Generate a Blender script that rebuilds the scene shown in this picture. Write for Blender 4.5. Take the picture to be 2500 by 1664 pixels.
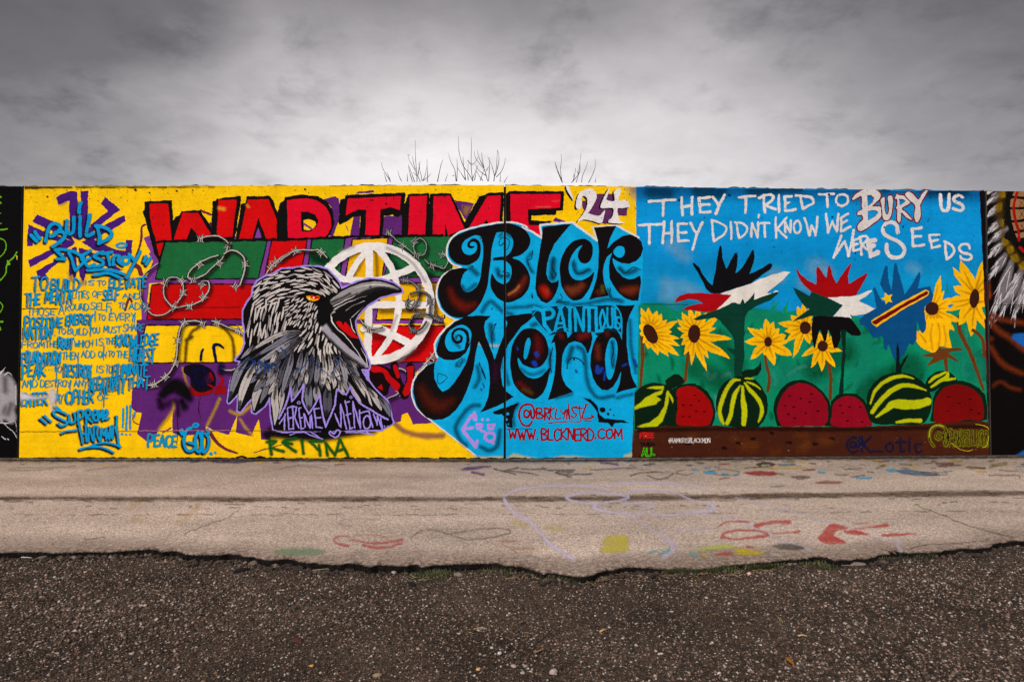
import bpy, bmesh, math, random
import numpy as np
from mathutils import Vector

R = math.radians
scene = bpy.context.scene
COL = scene.collection
for o in list(bpy.data.objects):
    bpy.data.objects.remove(o)

# ------------------------------------------------------------------ camera
SW, SH = 2500.0, 1664.0          # size of the photograph, used to survey the place
FPX = 1667.0                     # 24 mm lens on 36 mm
CAM_H = 1.45
PITCH = R(1.5)
cam_data = bpy.data.cameras.new('camera')
cam_data.sensor_width = 36.0
cam_data.lens = FPX / SW * 36.0
cam_data.clip_start = 0.05
cam_data.clip_end = 4000
cam = bpy.data.objects.new('camera', cam_data)
COL.objects.link(cam)
cam.location = (0, 0, CAM_H)
cam.rotation_euler = (R(90) + PITCH, 0, 0)
scene.camera = cam

# ------------------------------------------------------------------ sky and sun
SUN_EL, SUN_ROT = R(38), R(203)   # behind the photographer, to the left
world = bpy.data.worlds.new('World')
scene.world = world
world.use_nodes = True
wn, wl = world.node_tree.nodes, world.node_tree.links
wn.clear()
w_out = wn.new('ShaderNodeOutputWorld')
w_bg = wn.new('ShaderNodeBackground')
w_bg.inputs['Strength'].default_value = 0.1
wl.new(w_bg.outputs[0], w_out.inputs[0])
sky = wn.new('ShaderNodeTexSky')
sky.sky_type = 'NISHITA'
sky.sun_disc = False
sky.sun_elevation = SUN_EL
sky.sun_rotation = SUN_ROT
tc = wn.new('ShaderNodeTexCoord')
nrm = wn.new('ShaderNodeVectorMath'); nrm.operation = 'NORMALIZE'
wl.new(tc.outputs['Generated'], nrm.inputs[0])
sep = wn.new('ShaderNodeSeparateXYZ')
wl.new(nrm.outputs[0], sep.inputs[0])

def wmath(op, a, b=None, clamp=False):
    m = wn.new('ShaderNodeMath'); m.operation = op; m.use_clamp = clamp
    for i, v in enumerate((a, b)):
        if v is None: continue
        if isinstance(v, (int, float)): m.inputs[i].default_value = v
        else: wl.new(v, m.inputs[i])
    return m.outputs[0]

zc = wmath('MAXIMUM', sep.outputs['Z'], 0.0)
den = wmath('ADD', zc, 0.22)
cx = wmath('DIVIDE', sep.outputs['X'], den)
cy = wmath('DIVIDE', sep.outputs['Y'], den)
comb = wn.new('ShaderNodeCombineXYZ')
wl.new(cx, comb.inputs[0]); wl.new(cy, comb.inputs[1]); comb.inputs[2].default_value = 1.7

def wnoise(scale, detail, rough, dist=0.0):
    n = wn.new('ShaderNodeTexNoise')
    n.inputs['Scale'].default_value = scale
    n.inputs['Detail'].default_value = detail
    n.inputs['Roughness'].default_value = rough
    n.inputs['Distortion'].default_value = dist
    wl.new(comb.outputs[0], n.inputs['Vector'])
    return n.outputs['Fac']

n_big = wnoise(0.85, 3.0, 0.5, 0.2)
n_mid = wnoise(2.3, 6.0, 0.55, 0.15)
n_fine = wnoise(7.0, 6.0, 0.6, 0.3)
# thin bright cloud low in the north, heavier cloud around it; brighter again towards the veiled sun
ax = wmath('DIVIDE', wmath('SUBTRACT', sep.outputs['X'], 0.00), 0.94)
az = wmath('DIVIDE', wmath('SUBTRACT', sep.outputs['Z'], 0.08), 0.52)
rr2 = wmath('SQRT', wmath('ADD', wmath('MULTIPLY', ax, ax), wmath('MULTIPLY', az, az)))
rr2 = wmath('ADD', rr2, wmath('MULTIPLY', wmath('LESS_THAN', sep.outputs['Y'], 0.0), 5.0))
glow = wn.new('ShaderNodeMapRange'); glow.interpolation_type = 'SMOOTHSTEP'
for k_, v_ in zip(('From Min', 'From Max', 'To Min', 'To Max'), (1.18, 0.12, 0.0, 1.0)): glow.inputs[k_].default_value = v_
wl.new(rr2, glow.inputs['Value'])
s1 = wmath('MULTIPLY', glow.outputs[0], 0.98)
s2 = wmath('MULTIPLY', wmath('SUBTRACT', n_big, 0.5), 0.42)
s3 = wmath('MULTIPLY', wmath('SUBTRACT', n_mid, 0.5), 0.30)
s4 = wmath('MULTIPLY', wmath('SUBTRACT', n_fine, 0.5), 0.20)
puff = wn.new('ShaderNodeMapRange'); puff.interpolation_type = 'SMOOTHSTEP'
for k_, v_ in zip(('From Min', 'From Max', 'To Min', 'To Max'), (0.50, 0.74, 0.0, -0.15)): puff.inputs[k_].default_value = v_
wl.new(wnoise(4.2, 6.0, 0.62, 0.15), puff.inputs['Value'])
sunv = wn.new('ShaderNodeVectorMath'); sunv.operation = 'DOT_PRODUCT'
wl.new(nrm.outputs[0], sunv.inputs[0])
sunv.inputs[1].default_value = (math.sin(SUN_ROT) * math.cos(SUN_EL), math.cos(SUN_ROT) * math.cos(SUN_EL), math.sin(SUN_EL))
back = wmath('MULTIPLY', wmath('MAXIMUM', wmath('ADD', wmath('MULTIPLY', sunv.outputs['Value'], 0.75), 0.10), 0.0), 1.15)
tone = wmath('ADD', wmath('ADD', wmath('ADD', s1, s2), wmath('ADD', s3, s4)), 0.13)
def cloud_bank(az_, el_, rad, depth):
    d_ = wn.new('ShaderNodeVectorMath'); d_.operation = 'DOT_PRODUCT'
    wl.new(nrm.outputs[0], d_.inputs[0])
    d_.inputs[1].default_value = (math.sin(R(az_)) * math.cos(R(el_)), math.cos(R(az_)) * math.cos(R(el_)), math.sin(R(el_)))
    m_ = wn.new('ShaderNodeMapRange'); m_.interpolation_type = 'SMOOTHSTEP'
    for k_, v_ in zip(('From Min', 'From Max', 'To Min', 'To Max'), (math.cos(R(rad)), 1.0, 0.0, -depth)): m_.inputs[k_].default_value = v_
    wl.new(wmath('ADD', d_.outputs['Value'], wmath('MULTIPLY', wmath('SUBTRACT', n_mid, 0.5), 0.10)), m_.inputs['Value'])
    return m_.outputs[0]
for bank in ((-36, 18, 15, 0.19), (-34, 30, 18, 0.04), (38, 27, 22, 0.22), (2, 33, 12, 0.05), (-6, 44, 24, 0.05)):
    tone = wmath('ADD', tone, cloud_bank(*bank))
tone = wmath('ADD', wmath('ADD', tone, puff.outputs[0]), back)
tone = wmath('DIVIDE', tone, 1.6)
ramp = wn.new('ShaderNodeValToRGB')
els = ramp.color_ramp.elements
els[0].position = 0.0; els[0].color = (0.052, 0.048, 0.050, 1)
els[1].position = 1.0; els[1].color = (0.80, 0.78, 0.78, 1)
for p_, c_ in ((0.16, (0.092, 0.086, 0.089)), (0.31, (0.187, 0.176, 0.181)), (0.47, (0.338, 0.320, 0.324)), (0.625, (0.48, 0.460, 0.464))):
    e = els.new(p_); e.color = (*c_, 1)
wl.new(tone, ramp.inputs[0])
cl = wn.new('ShaderNodeVectorMath'); cl.operation = 'SCALE'
cl.inputs['Scale'].default_value = 10.0
wl.new(ramp.outputs[0], cl.inputs[0])
wmix = wn.new('ShaderNodeMix'); wmix.data_type = 'RGBA'
wmix.inputs[0].default_value = 0.97
wl.new(sky.outputs[0], wmix.inputs[6]); wl.new(cl.outputs[0], wmix.inputs[7])
wl.new(wmix.outputs[2], w_bg.inputs['Color'])

sd = bpy.data.lights.new('sun', 'SUN')
sd.energy = 1.5
sd.angle = R(25)
sd.color = (1.0, 0.96, 0.90)
sun = bpy.data.objects.new('sun', sd)
COL.objects.link(sun)
sun_dir = Vector((math.sin(SUN_ROT) * math.cos(SUN_EL), math.cos(SUN_ROT) * math.cos(SUN_EL), math.sin(SUN_EL)))
sun.rotation_euler = (-sun_dir).to_track_quat('-Z', 'Y').to_euler()
sun.location = (-6, -12, 14)

vs = scene.view_settings
scene.display_settings.display_device = 'sRGB'
vs.view_transform = 'Standard'
vs.look = 'None'
vs.gamma = 1.0
vs.use_curve_mapping = False
vs.exposure = 0.9
scene.cycles.transparent_max_bounces = 40
scene.cycles.max_bounces = 6
scene.cycles.use_denoising = True

# ------------------------------------------------------------------ survey: photograph point -> ray -> surface
CP, SP = math.cos(PITCH), math.sin(PITCH)
def ray(px, py):
    u = (np.asarray(px, float) - SW / 2) / FPX
    v = (SH / 2 - np.asarray(py, float)) / FPX
    return u, CP - v * SP, SP + v * CP
def on_ground(px, py, z=0.0):
    dx, dy, dz = ray(px, py)
    t = (z - CAM_H) / dz
    return dx * t, dy * t, np.full_like(np.asarray(t, float), z)
def project(p):
    x, y, z = p[0], p[1], p[2] - CAM_H
    d = y * CP + z * SP
    h = -y * SP + z * CP
    return SW / 2 + FPX * x / d, SH / 2 - FPX * h / d
def at_depth(px, py, Y):
    dx, dy, dz = ray(px, py)
    t = Y / dy
    return Vector((float(dx * t), Y, float(CAM_H + dz * t)))

WALL_H = 4.0
def gpt(px, py):
    x, y, z = on_ground(px, py)
    return Vector((float(x), float(y), 0.0))
J1, J2, J3 = gpt(43.6, 1118.7), gpt(1232.5, 1120.3), gpt(2418, 1112)
J0 = J1 + (J1 - J2).normalized() * 7.0
J4 = J3 + (J3 - J2).normalized() * 7.0
JOINTS = [J0, J1, J2, J3, J4]
GAP = 0.013
class Panel: pass
PANELS = []
for k in range(4):
    p = Panel()
    a, b = JOINTS[k], JOINTS[k + 1]
    p.d = (b - a).normalized()
    p.n = Vector((p.d.y, -p.d.x, 0)).normalized()
    if p.n.y > 0: p.n = -p.n
    p.a = a + p.d * GAP
    p.b = b - p.d * GAP
    q = []
    for base in (p.a + p.d * 0.004, p.b - p.d * 0.004):
        for z in (0.012, WALL_H - 0.012):
            q.append(project((base.x, base.y, z)))
    p.quad = [q[1], q[3], q[2], q[0]]       # top-left, top-right, bottom-right, bottom-left
    p.count = 0
    PANELS.append(p)
def to_wall(p, px, py, off):
    dx, dy, dz = ray(px, py)
    o = p.a + p.n * off
    t = (o.x * p.n.x + o.y * p.n.y) / (dx * p.n.x + dy * p.n.y)
    return dx * t, dy * t, CAM_H + dz * t

# ------------------------------------------------------------------ materials
def srgb(r, g, b, k=1.12):
    out = []
    for c in (r, g, b):
        c = c / 255.0
        l = c / 12.92 if c <= 0.04045 else ((c + 0.055) / 1.055) ** 2.4
        out.append(min(max(l / k, 0.002), 0.88))
    return tuple(out)
MATS = {}
class NT:
    def __init__(s, name):
        s.m = bpy.data.materials.new(name); s.m.use_nodes = True
        s.n, s.l = s.m.node_tree.nodes, s.m.node_tree.links
        s.n.clear()
        s.out = s.n.new('ShaderNodeOutputMaterial')
        s.b = s.n.new('ShaderNodeBsdfPrincipled')
        s.l.new(s.b.outputs[0], s.out.inputs[0])
        s.geo = s.n.new('ShaderNodeNewGeometry')
    def noise(s, scale, detail=4, rough=0.55, dist=0.0, vec=None):
        n = s.n.new('ShaderNodeTexNoise')
        n.inputs['Scale'].default_value = scale; n.inputs['Detail'].default_value = detail
        n.inputs['Roughness'].default_value = rough; n.inputs['Distortion'].default_value = dist
        s.l.new(vec if vec is not None else s.geo.outputs['Position'], n.inputs['Vector'])
        return n.outputs['Fac']
    def vor(s, scale, feature='F1', out='Distance', vec=None, rnd=1.0):
        n = s.n.new('ShaderNodeTexVoronoi'); n.feature = feature
        n.inputs['Scale'].default_value = scale
        n.inputs['Randomness'].default_value = rnd
        s.l.new(vec if vec is not None else s.geo.outputs['Position'], n.inputs['Vector'])
        return n.outputs[out]
    def stretch(s, sx, sy, sz):
        v = s.n.new('ShaderNodeVectorMath'); v.operation = 'MULTIPLY'
        v.inputs[1].default_value = (sx, sy, sz)
        s.l.new(s.geo.outputs['Position'], v.inputs[0])
        return v.outputs[0]
    def math(s, op, a, b=None, c=None, clamp=False):
        m = s.n.new('ShaderNodeMath'); m.operation = op; m.use_clamp = clamp
        for i, v in enumerate((a, b, c)):
            if v is None: continue
            if isinstance(v, (int, float)): m.inputs[i].default_value = v
            else: s.l.new(v, m.inputs[i])
        return m.outputs[0]
    def mr(s, v, a, b, c, d, smooth=False):
        m = s.n.new('ShaderNodeMapRange'); m.clamp = True
        if smooth: m.interpolation_type = 'SMOOTHSTEP'
        for i, x in zip(('From Min', 'From Max', 'To Min', 'To Max'), (a, b, c, d)):
            m.inputs[i].default_value = x
        s.l.new(v, m.inputs['Value'])
        return m.outputs[0]
    def mix(s, fac, a, b, mode='MIX'):
        m = s.n.new('ShaderNodeMix'); m.data_type = 'RGBA'; m.blend_type = mode
        for i, v in ((0, fac), (6, a), (7, b)):
            if isinstance(v, (int, float)): m.inputs[i].default_value = v
            elif isinstance(v, tuple): m.inputs[i].default_value = (v[0], v[1], v[2], 1)
            else: s.l.new(v, m.inputs[i])
        return m.outputs[2]
    def grey(s, v):
        c = s.n.new('ShaderNodeCombineColor')
        for i in range(3): s.l.new(v, c.inputs[i])
        return c.outputs[0]
    def attr(s, name, out='Fac'):
        a = s.n.new('ShaderNodeAttribute'); a.attribute_name = name
        return a.outputs[out]
    def bump(s, h, strength, dist):
        b = s.n.new('ShaderNodeBump')
        b.inputs['Strength'].default_value = strength; b.inputs['Distance'].default_value = dist
        s.l.new(h, b.inputs['Height']); s.l.new(b.outputs[0], s.b.inputs['Normal'])

def wall_bump(t):
    h = t.math('ADD', t.math('MULTIPLY', t.noise(55, 5, 0.65), 0.7), t.math('MULTIPLY', t.noise(9, 4, 0.6), 0.9))
    pit = t.mr(t.vor(26), 0.05, 0.16, -0.8, 0.0)
    board = t.math('MULTIPLY', t.noise(14, 3, 0.5, vec=t.stretch(0.05, 0.05, 1.0)), 0.9)
    h = t.math('ADD', t.math('ADD', h, pit), board)
    t.bump(h, 0.55, 0.012)

def paint_mat(rgb, soft=False, ground=False, gain=1.0):
    key = (tuple(round(c, 4) for c in rgb), soft, ground, gain)
    if key in MATS: return MATS[key]
    t = NT(('chalk_paint' if ground else 'spray_paint') + ('_faded' if soft else ''))
    if ground:
        mott = t.math('ADD', t.mr(t.noise(160, 3, 0.7), 0.3, 0.7, 0.72, 1.25), 0.0)
    else:
        a = t.math('MULTIPLY', t.mr(t.noise(2.2, 5, 0.6), 0.25, 0.75, 0.86, 1.10), t.mr(t.noise(16, 5, 0.7), 0.28, 0.62, 0.90, 1.04))
        b = t.mr(t.noise(110, 3, 0.75), 0.3, 0.7, 0.80, 1.18)
        streak = t.mr(t.noise(6, 4, 0.6, vec=t.stretch(1.0, 1.0, 0.12)), 0.3, 0.72, 0.92, 1.06)
        mott = t.math('MULTIPLY', t.math('MULTIPLY', a, b), streak)
    t.l.new(t.mix(1.0, rgb, t.grey(mott), 'MULTIPLY'), t.b.inputs['Base Color'])
    t.b.inputs['Roughness'].default_value = 0.8 if not ground else 0.9
    t.b.inputs['Specular IOR Level'].default_value = 0.04
    if soft:
        cov = t.attr('cov')
        sp = t.noise(220 if not ground else 130, 2, 0.8)
        edge = t.math('MULTIPLY', t.math('MULTIPLY', cov, t.math('SUBTRACT', 1.0, cov)), 4.0)
        al = t.math('ADD', cov, t.math('MULTIPLY', t.math('SUBTRACT', sp, 0.5), t.math('MULTIPLY', edge, 1.6)))
        if ground:
            wear = t.math('MULTIPLY', t.mr(t.noise(70, 4, 0.8), 0.38, 0.60, 0.30, 1.0), t.mr(t.noise(5, 4, 0.65), 0.30, 0.55, 0.60, 1.0))
            al = t.math('MULTIPLY', al, wear)
        al = t.math('MULTIPLY', al, gain, clamp=True)
        t.l.new(al, t.b.inputs['Alpha'])
    if not ground:
        wall_bump(t)
    else:
        t.bump(t.noise(170, 3, 0.7), 0.5, 0.006)
    MATS[key] = t.m
    return t.m

def plain_mat(name, rgb, var=0.25, scale=30, rough=0.85, bump=0.4, bdist=0.01, rgb2=None):
    t = NT(name)
    n = t.noise(scale, 5, 0.65)
    if rgb2 is None:
        t.l.new(t.mix(1.0, rgb, t.grey(t.mr(n, 0.25, 0.75, 1 - var, 1 + var)), 'MULTIPLY'), t.b.inputs['Base Color'])
    else:
        t.l.new(t.mix(t.mr(n, 0.35, 0.65, 0, 1), rgb, rgb2), t.b.inputs['Base Color'])
    t.b.inputs['Roughness'].default_value = rough
    t.b.inputs['Specular IOR Level'].default_value = 0.2
    if bump: t.bump(t.noise(scale * 2.5, 4, 0.7), bump, bdist)
    return t.m

# ------------------------------------------------------------------ objects
def tag(o, label=None, cat=None, group=None, kind=None):
    if label: o['label'] = label
    if cat: o['category'] = cat
    if group: o['group'] = group
    if kind: o['kind'] = kind
    return o
def mesh_obj(name, verts, faces, mat, parent=None, smooth=False):
    me = bpy.data.meshes.new(name)
    me.from_pydata([tuple(v) for v in verts], [], [tuple(f) for f in faces])
    me.materials.append(mat)
    if smooth:
        me.polygons.foreach_set('use_smooth', [True] * len(me.polygons))
    me.update()
    o = bpy.data.objects.new(name, me)
    COL.objects.link(o)
    if parent: o.parent = parent
    return o
def np_mesh(name, V, loops, starts, totals, mat, parent=None, cov=None):
    me = bpy.data.meshes.new(name)
    me.vertices.add(len(V)); me.vertices.foreach_set('co', np.ascontiguousarray(V, np.float32).ravel())
    me.loops.add(len(loops)); me.loops.foreach_set('vertex_index', np.ascontiguousarray(loops, np.int32))
    me.polygons.add(len(starts))
    me.polygons.foreach_set('loop_start', np.ascontiguousarray(starts, np.int32))
    if cov is not None:
        at = me.attributes.new('cov', 'FLOAT', 'POINT')
        at.data.foreach_set('value', np.ascontiguousarray(cov, np.float32))
    me.materials.append(mat)
    me.update(calc_edges=True)
    o = bpy.data.objects.new(name, me)
    COL.objects.link(o)
    if parent: o.parent = parent
    return o

# ------------------------------------------------------------------ drawn shapes as distance fields
FR = {'A': (0, 430, 4.355), 'B': (0, 780, 4.355), 'C': (320, 430, 4.355), 'D': (320, 780, 4.355),
      'E': (680, 430, 4.355), 'F': (680, 780, 4.355), 'G': (1000, 430, 4.355), 'H': (1000, 780, 4.355),
      'I': (1300, 430, 4.355), 'J': (1300, 780, 4.355), 'K': (1680, 430, 4.355), 'L': (1680, 780, 4.355),
      'M': (2100, 430, 4.355), 'N': (2100, 780, 4.355), 'R': (550, 620, 3.409), 'Q': (2040, 430, 8.2545),
      'U': (0, 1090, 2.7318), 'V': (800, 1090, 2.7318), 'X': (1650, 1090, 2.7318), 'T': (900, 320, 3.9267),
      'S': (0, 0, 1.0)}
def P(fr, s):
    ox, oy, k = FR[fr]
    if isinstance(s, str):
        a = np.array([[float(c) for c in q.split(',')] for q in s.split()])
    else:
        a = np.array(s, float)
    return a / k + np.array([ox, oy])
def crom(p, closed, n=6):
    p = np.asarray(p, float)
    m = len(p)
    if m < 3: return p
    out = []
    for i in range(m if closed else m - 1):
        if closed:
            a, b, c, d = p[(i - 1) % m], p[i], p[(i + 1) % m], p[(i + 2) % m]
        else:
            a, b, c, d = p[max(i - 1, 0)], p[i], p[i + 1], p[min(i + 2, m - 1)]
        for j in range(n):
            t = j / n
            out.append(0.5 * ((2 * b) + (c - a) * t + (2 * a - 5 * b + 4 * c - d) * t * t + (3 * b - a - 3 * c + d) * t ** 3))
    if not closed: out.append(p[-1])
    return np.array(out)

class Poly:
    def __init__(s, fr, pts, smooth=False, n=5):
        s.p = P(fr, pts)
        if smooth: s.p = crom(s.p, True, n)
        s.pad = 0.0
    def bbox(s): return s.p.min(0), s.p.max(0)
    def ev(s, X, Y):
        d = np.full(X.shape, 1e9); ins = np.zeros(X.shape, bool)
        p = s.p; q = np.roll(p, -1, 0)
        for (x0, y0), (x1, y1) in zip(p, q):
            ex, ey = x1 - x0, y1 - y0
            l2 = ex * ex + ey * ey + 1e-12
            t = np.clip(((X - x0) * ex + (Y - y0) * ey) / l2, 0, 1)
            dd = (X - x0 - t * ex) ** 2 + (Y - y0 - t * ey) ** 2
            d = np.minimum(d, dd)
            c = ((y0 > Y) != (y1 > Y))
            if abs(ey) > 1e-9:
                ins ^= c & (X < ex * (Y - y0) / ey + x0)
        d = np.sqrt(d)
        return np.where(ins, -d, d)
class St:
    """a brush stroke: a line with a width that may vary along it"""
    def __init__(s, fr, pts, w, smooth=True, closed=False, n=6):
        p = P(fr, pts)
        k = FR[fr][2]
        if np.isscalar(w): ws = np.full(len(p), float(w))
        else:
            w = np.asarray(w, float)
            ws = np.interp(np.linspace(0, 1, len(p)), np.linspace(0, 1, len(w)), w)
        r = ws / k / 2
        a = np.column_stack([p, r])
        if smooth and len(p) > 2: a = crom(a, closed, n)
        if closed: a = np.vstack([a, a[:1]])
        s.a = a
        s.pad = float(r.max())
    def bbox(s): return s.a[:, :2].min(0) - s.pad, s.a[:, :2].max(0) + s.pad
    def ev(s, X, Y):
        d = np.full(X.shape, 1e9)
        a = s.a
        if len(a) == 1:
            return np.hypot(X - a[0, 0], Y - a[0, 1]) - a[0, 2]
        for (x0, y0, r0), (x1, y1, r1) in zip(a[:-1], a[1:]):
            ex, ey = x1 - x0, y1 - y0
            l2 = ex * ex + ey * ey + 1e-12
            t = np.clip(((X - x0) * ex + (Y - y0) * ey) / l2, 0, 1)
            dd = np.hypot(X - x0 - t * ex, Y - y0 - t * ey) - (r0 + (r1 - r0) * t)
            d = np.minimum(d, dd)
        return d
def Ell(fr, x, y, rx, ry=None, rot=0.0, n=28):
    ry = rx if ry is None else ry
    c, s = math.cos(R(rot)), math.sin(R(rot))
    pts = []
    for i in range(n):
        t = 2 * math.pi * i / n
        u, v = rx * math.cos(t), ry * math.sin(t)
        pts.append((x + u * c - v * s, y + u * s + v * c))
    return Poly(fr, pts)
def Ring(fr, x, y, rx, ry, w, n=28, a0=0, a1=360):
    pts = [(x + rx * math.cos(R(a0 + (a1 - a0) * i / n)), y + ry * math.sin(R(a0 + (a1 - a0) * i / n))) for i in range(n + 1)]
    return St(fr, pts, w, smooth=False)

def wobble(X, Y, amp, seed):
    if not amp: return X, Y
    a, b = seed * 1.7, seed * 2.3
    dx = np.sin(X * 0.21 + Y * 0.13 + a) + np.sin(X * 0.53 - Y * 0.47 + b) * 0.6 + np.sin(Y * 0.9 + X * .3 + a * 2) * 0.4
    dy = np.sin(Y * 0.19 - X * 0.16 + b) + np.sin(Y * 0.57 + X * 0.41 + a) * 0.6 + np.sin(X * 0.95 - Y * .2 + b * 2) * 0.4
    return X + dx * amp, Y + dy * amp

def field(shapes, x0, y0, nx, ny, res, minus, wob, seed, margin):
    F = np.full((ny, nx), 1e3)
    gx = x0 + np.arange(nx) * res; gy = y0 + np.arange(ny) * res
    for which, lst in ((0, shapes), (1, minus)):
        for sh in lst:
            lo, hi = sh.bbox()
            i0 = max(int((lo[0] - margin - x0) / res) - 1, 0); i1 = min(int((hi[0] + margin - x0) / res) + 3, nx)
            j0 = max(int((lo[1] - margin - y0) / res) - 1, 0); j1 = min(int((hi[1] + margin - y0) / res) + 3, ny)
            if i1 <= i0 or j1 <= j0: continue
            X, Y = np.meshgrid(gx[i0:i1], gy[j0:j1])
            X, Y = wobble(X, Y, wob, seed)
            v = sh.ev(X, Y)
            if which == 0: F[j0:j1, i0:i1] = np.minimum(F[j0:j1, i0:i1], v)
            else: F[j0:j1, i0:i1] = np.maximum(F[j0:j1, i0:i1], -v)
    return F

def quad_sdf(quad, X, Y):
    d = np.full(X.shape, -1e9)
    for i in range(4):
        (x0, y0), (x1, y1) = quad[i], quad[(i + 1) % 4]
        l = math.hypot(x1 - x0, y1 - y0)
        d = np.maximum(d, ((X - x0) * (y1 - y0) - (Y - y0) * (x1 - x0)) / l)
    return d

CASES = {1: [(0, 'b', 'l')], 2: [(1, 'r', 'b')], 4: [(2, 't', 'r')], 8: [(3, 'l', 't')],
         3: [(0, 1, 'r', 'l')], 6: [(1, 2, 't', 'b')], 12: [(2, 3, 'l', 'r')], 9: [(3, 0, 'b', 't')],
         5: [(0, 'b', 'l'), (2, 't', 'r')], 10: [(1, 'r', 'b'), (3, 'l', 't')],
         7: [(0, 1, 2, 't', 'l')], 11: [(0, 1, 'r', 't', 3)], 13: [(0, 'b', 'r', 2, 3)], 14: [(1, 2, 3, 'l', 'b')]}
def contour_mesh(F, x0, y0, res):
    """filled region F<0 as polygons (runs of whole cells merged row by row)"""
    ny, nx = F.shape
    ins = F < 0
    c0, c1, c2, c3 = ins[:-1, :-1], ins[:-1, 1:], ins[1:, 1:], ins[1:, :-1]
    code = c0 * 1 + c1 * 2 + c2 * 4 + c3 * 8
    PX, LP, ST_, TOT = [], [], [], []
    nv = nl = 0
    def put(polys):                                   # polys: (m, k, 2)
        nonlocal nv, nl
        m, k = polys.shape[:2]
        if not m: return
        PX.append(polys.reshape(-1, 2)); LP.append(np.arange(m * k) + nv)
        ST_.append(nl + np.arange(m) * k); TOT.append(np.full(m, k))
        nv += m * k; nl += m * k
    full = code == 15
    runs = []
    for j in range(ny - 1):
        row = full[j]
        if not row.any(): continue
        d = np.diff(np.concatenate(([0], row.view(np.int8), [0])))
        for a, b in zip(np.where(d == 1)[0], np.where(d == -1)[0]):
            runs.append((a, j, b))
    if runs:
        r = np.array(runs, float)
        xa, ya, xb = x0 + r[:, 0] * res, y0 + r[:, 1] * res, x0 + r[:, 2] * res
        put(np.stack([np.stack([xa, ya], 1), np.stack([xa, ya + res], 1), np.stack([xb, ya + res], 1), np.stack([xb, ya], 1)], 1))
    def tt(a, b): return a / (a - b + 1e-12)
    for c, polys in CASES.items():
        J, I = np.where(code == c)
        if not len(J): continue
        f0, f1, f2, f3 = F[J, I], F[J, I + 1], F[J + 1, I + 1], F[J + 1, I]
        X, Y = x0 + I * res, y0 + J * res
        pt = {0: (X, Y), 1: (X + res, Y), 2: (X + res, Y + res), 3: (X, Y + res),
              'b': (X + res * np.clip(tt(f0, f1), 0, 1), Y), 'r': (X + res, Y + res * np.clip(tt(f1, f2), 0, 1)),
              't': (X + res * np.clip(tt(f3, f2), 0, 1), Y + res), 'l': (X, Y + res * np.clip(tt(f0, f3), 0, 1))}
        for poly in polys:
            put(np.stack([np.stack(pt[v], 1) for v in poly][::-1], 1))
    if not PX: return None
    return np.vstack(PX), np.concatenate(LP), np.concatenate(ST_), np.concatenate(TOT)

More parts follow.
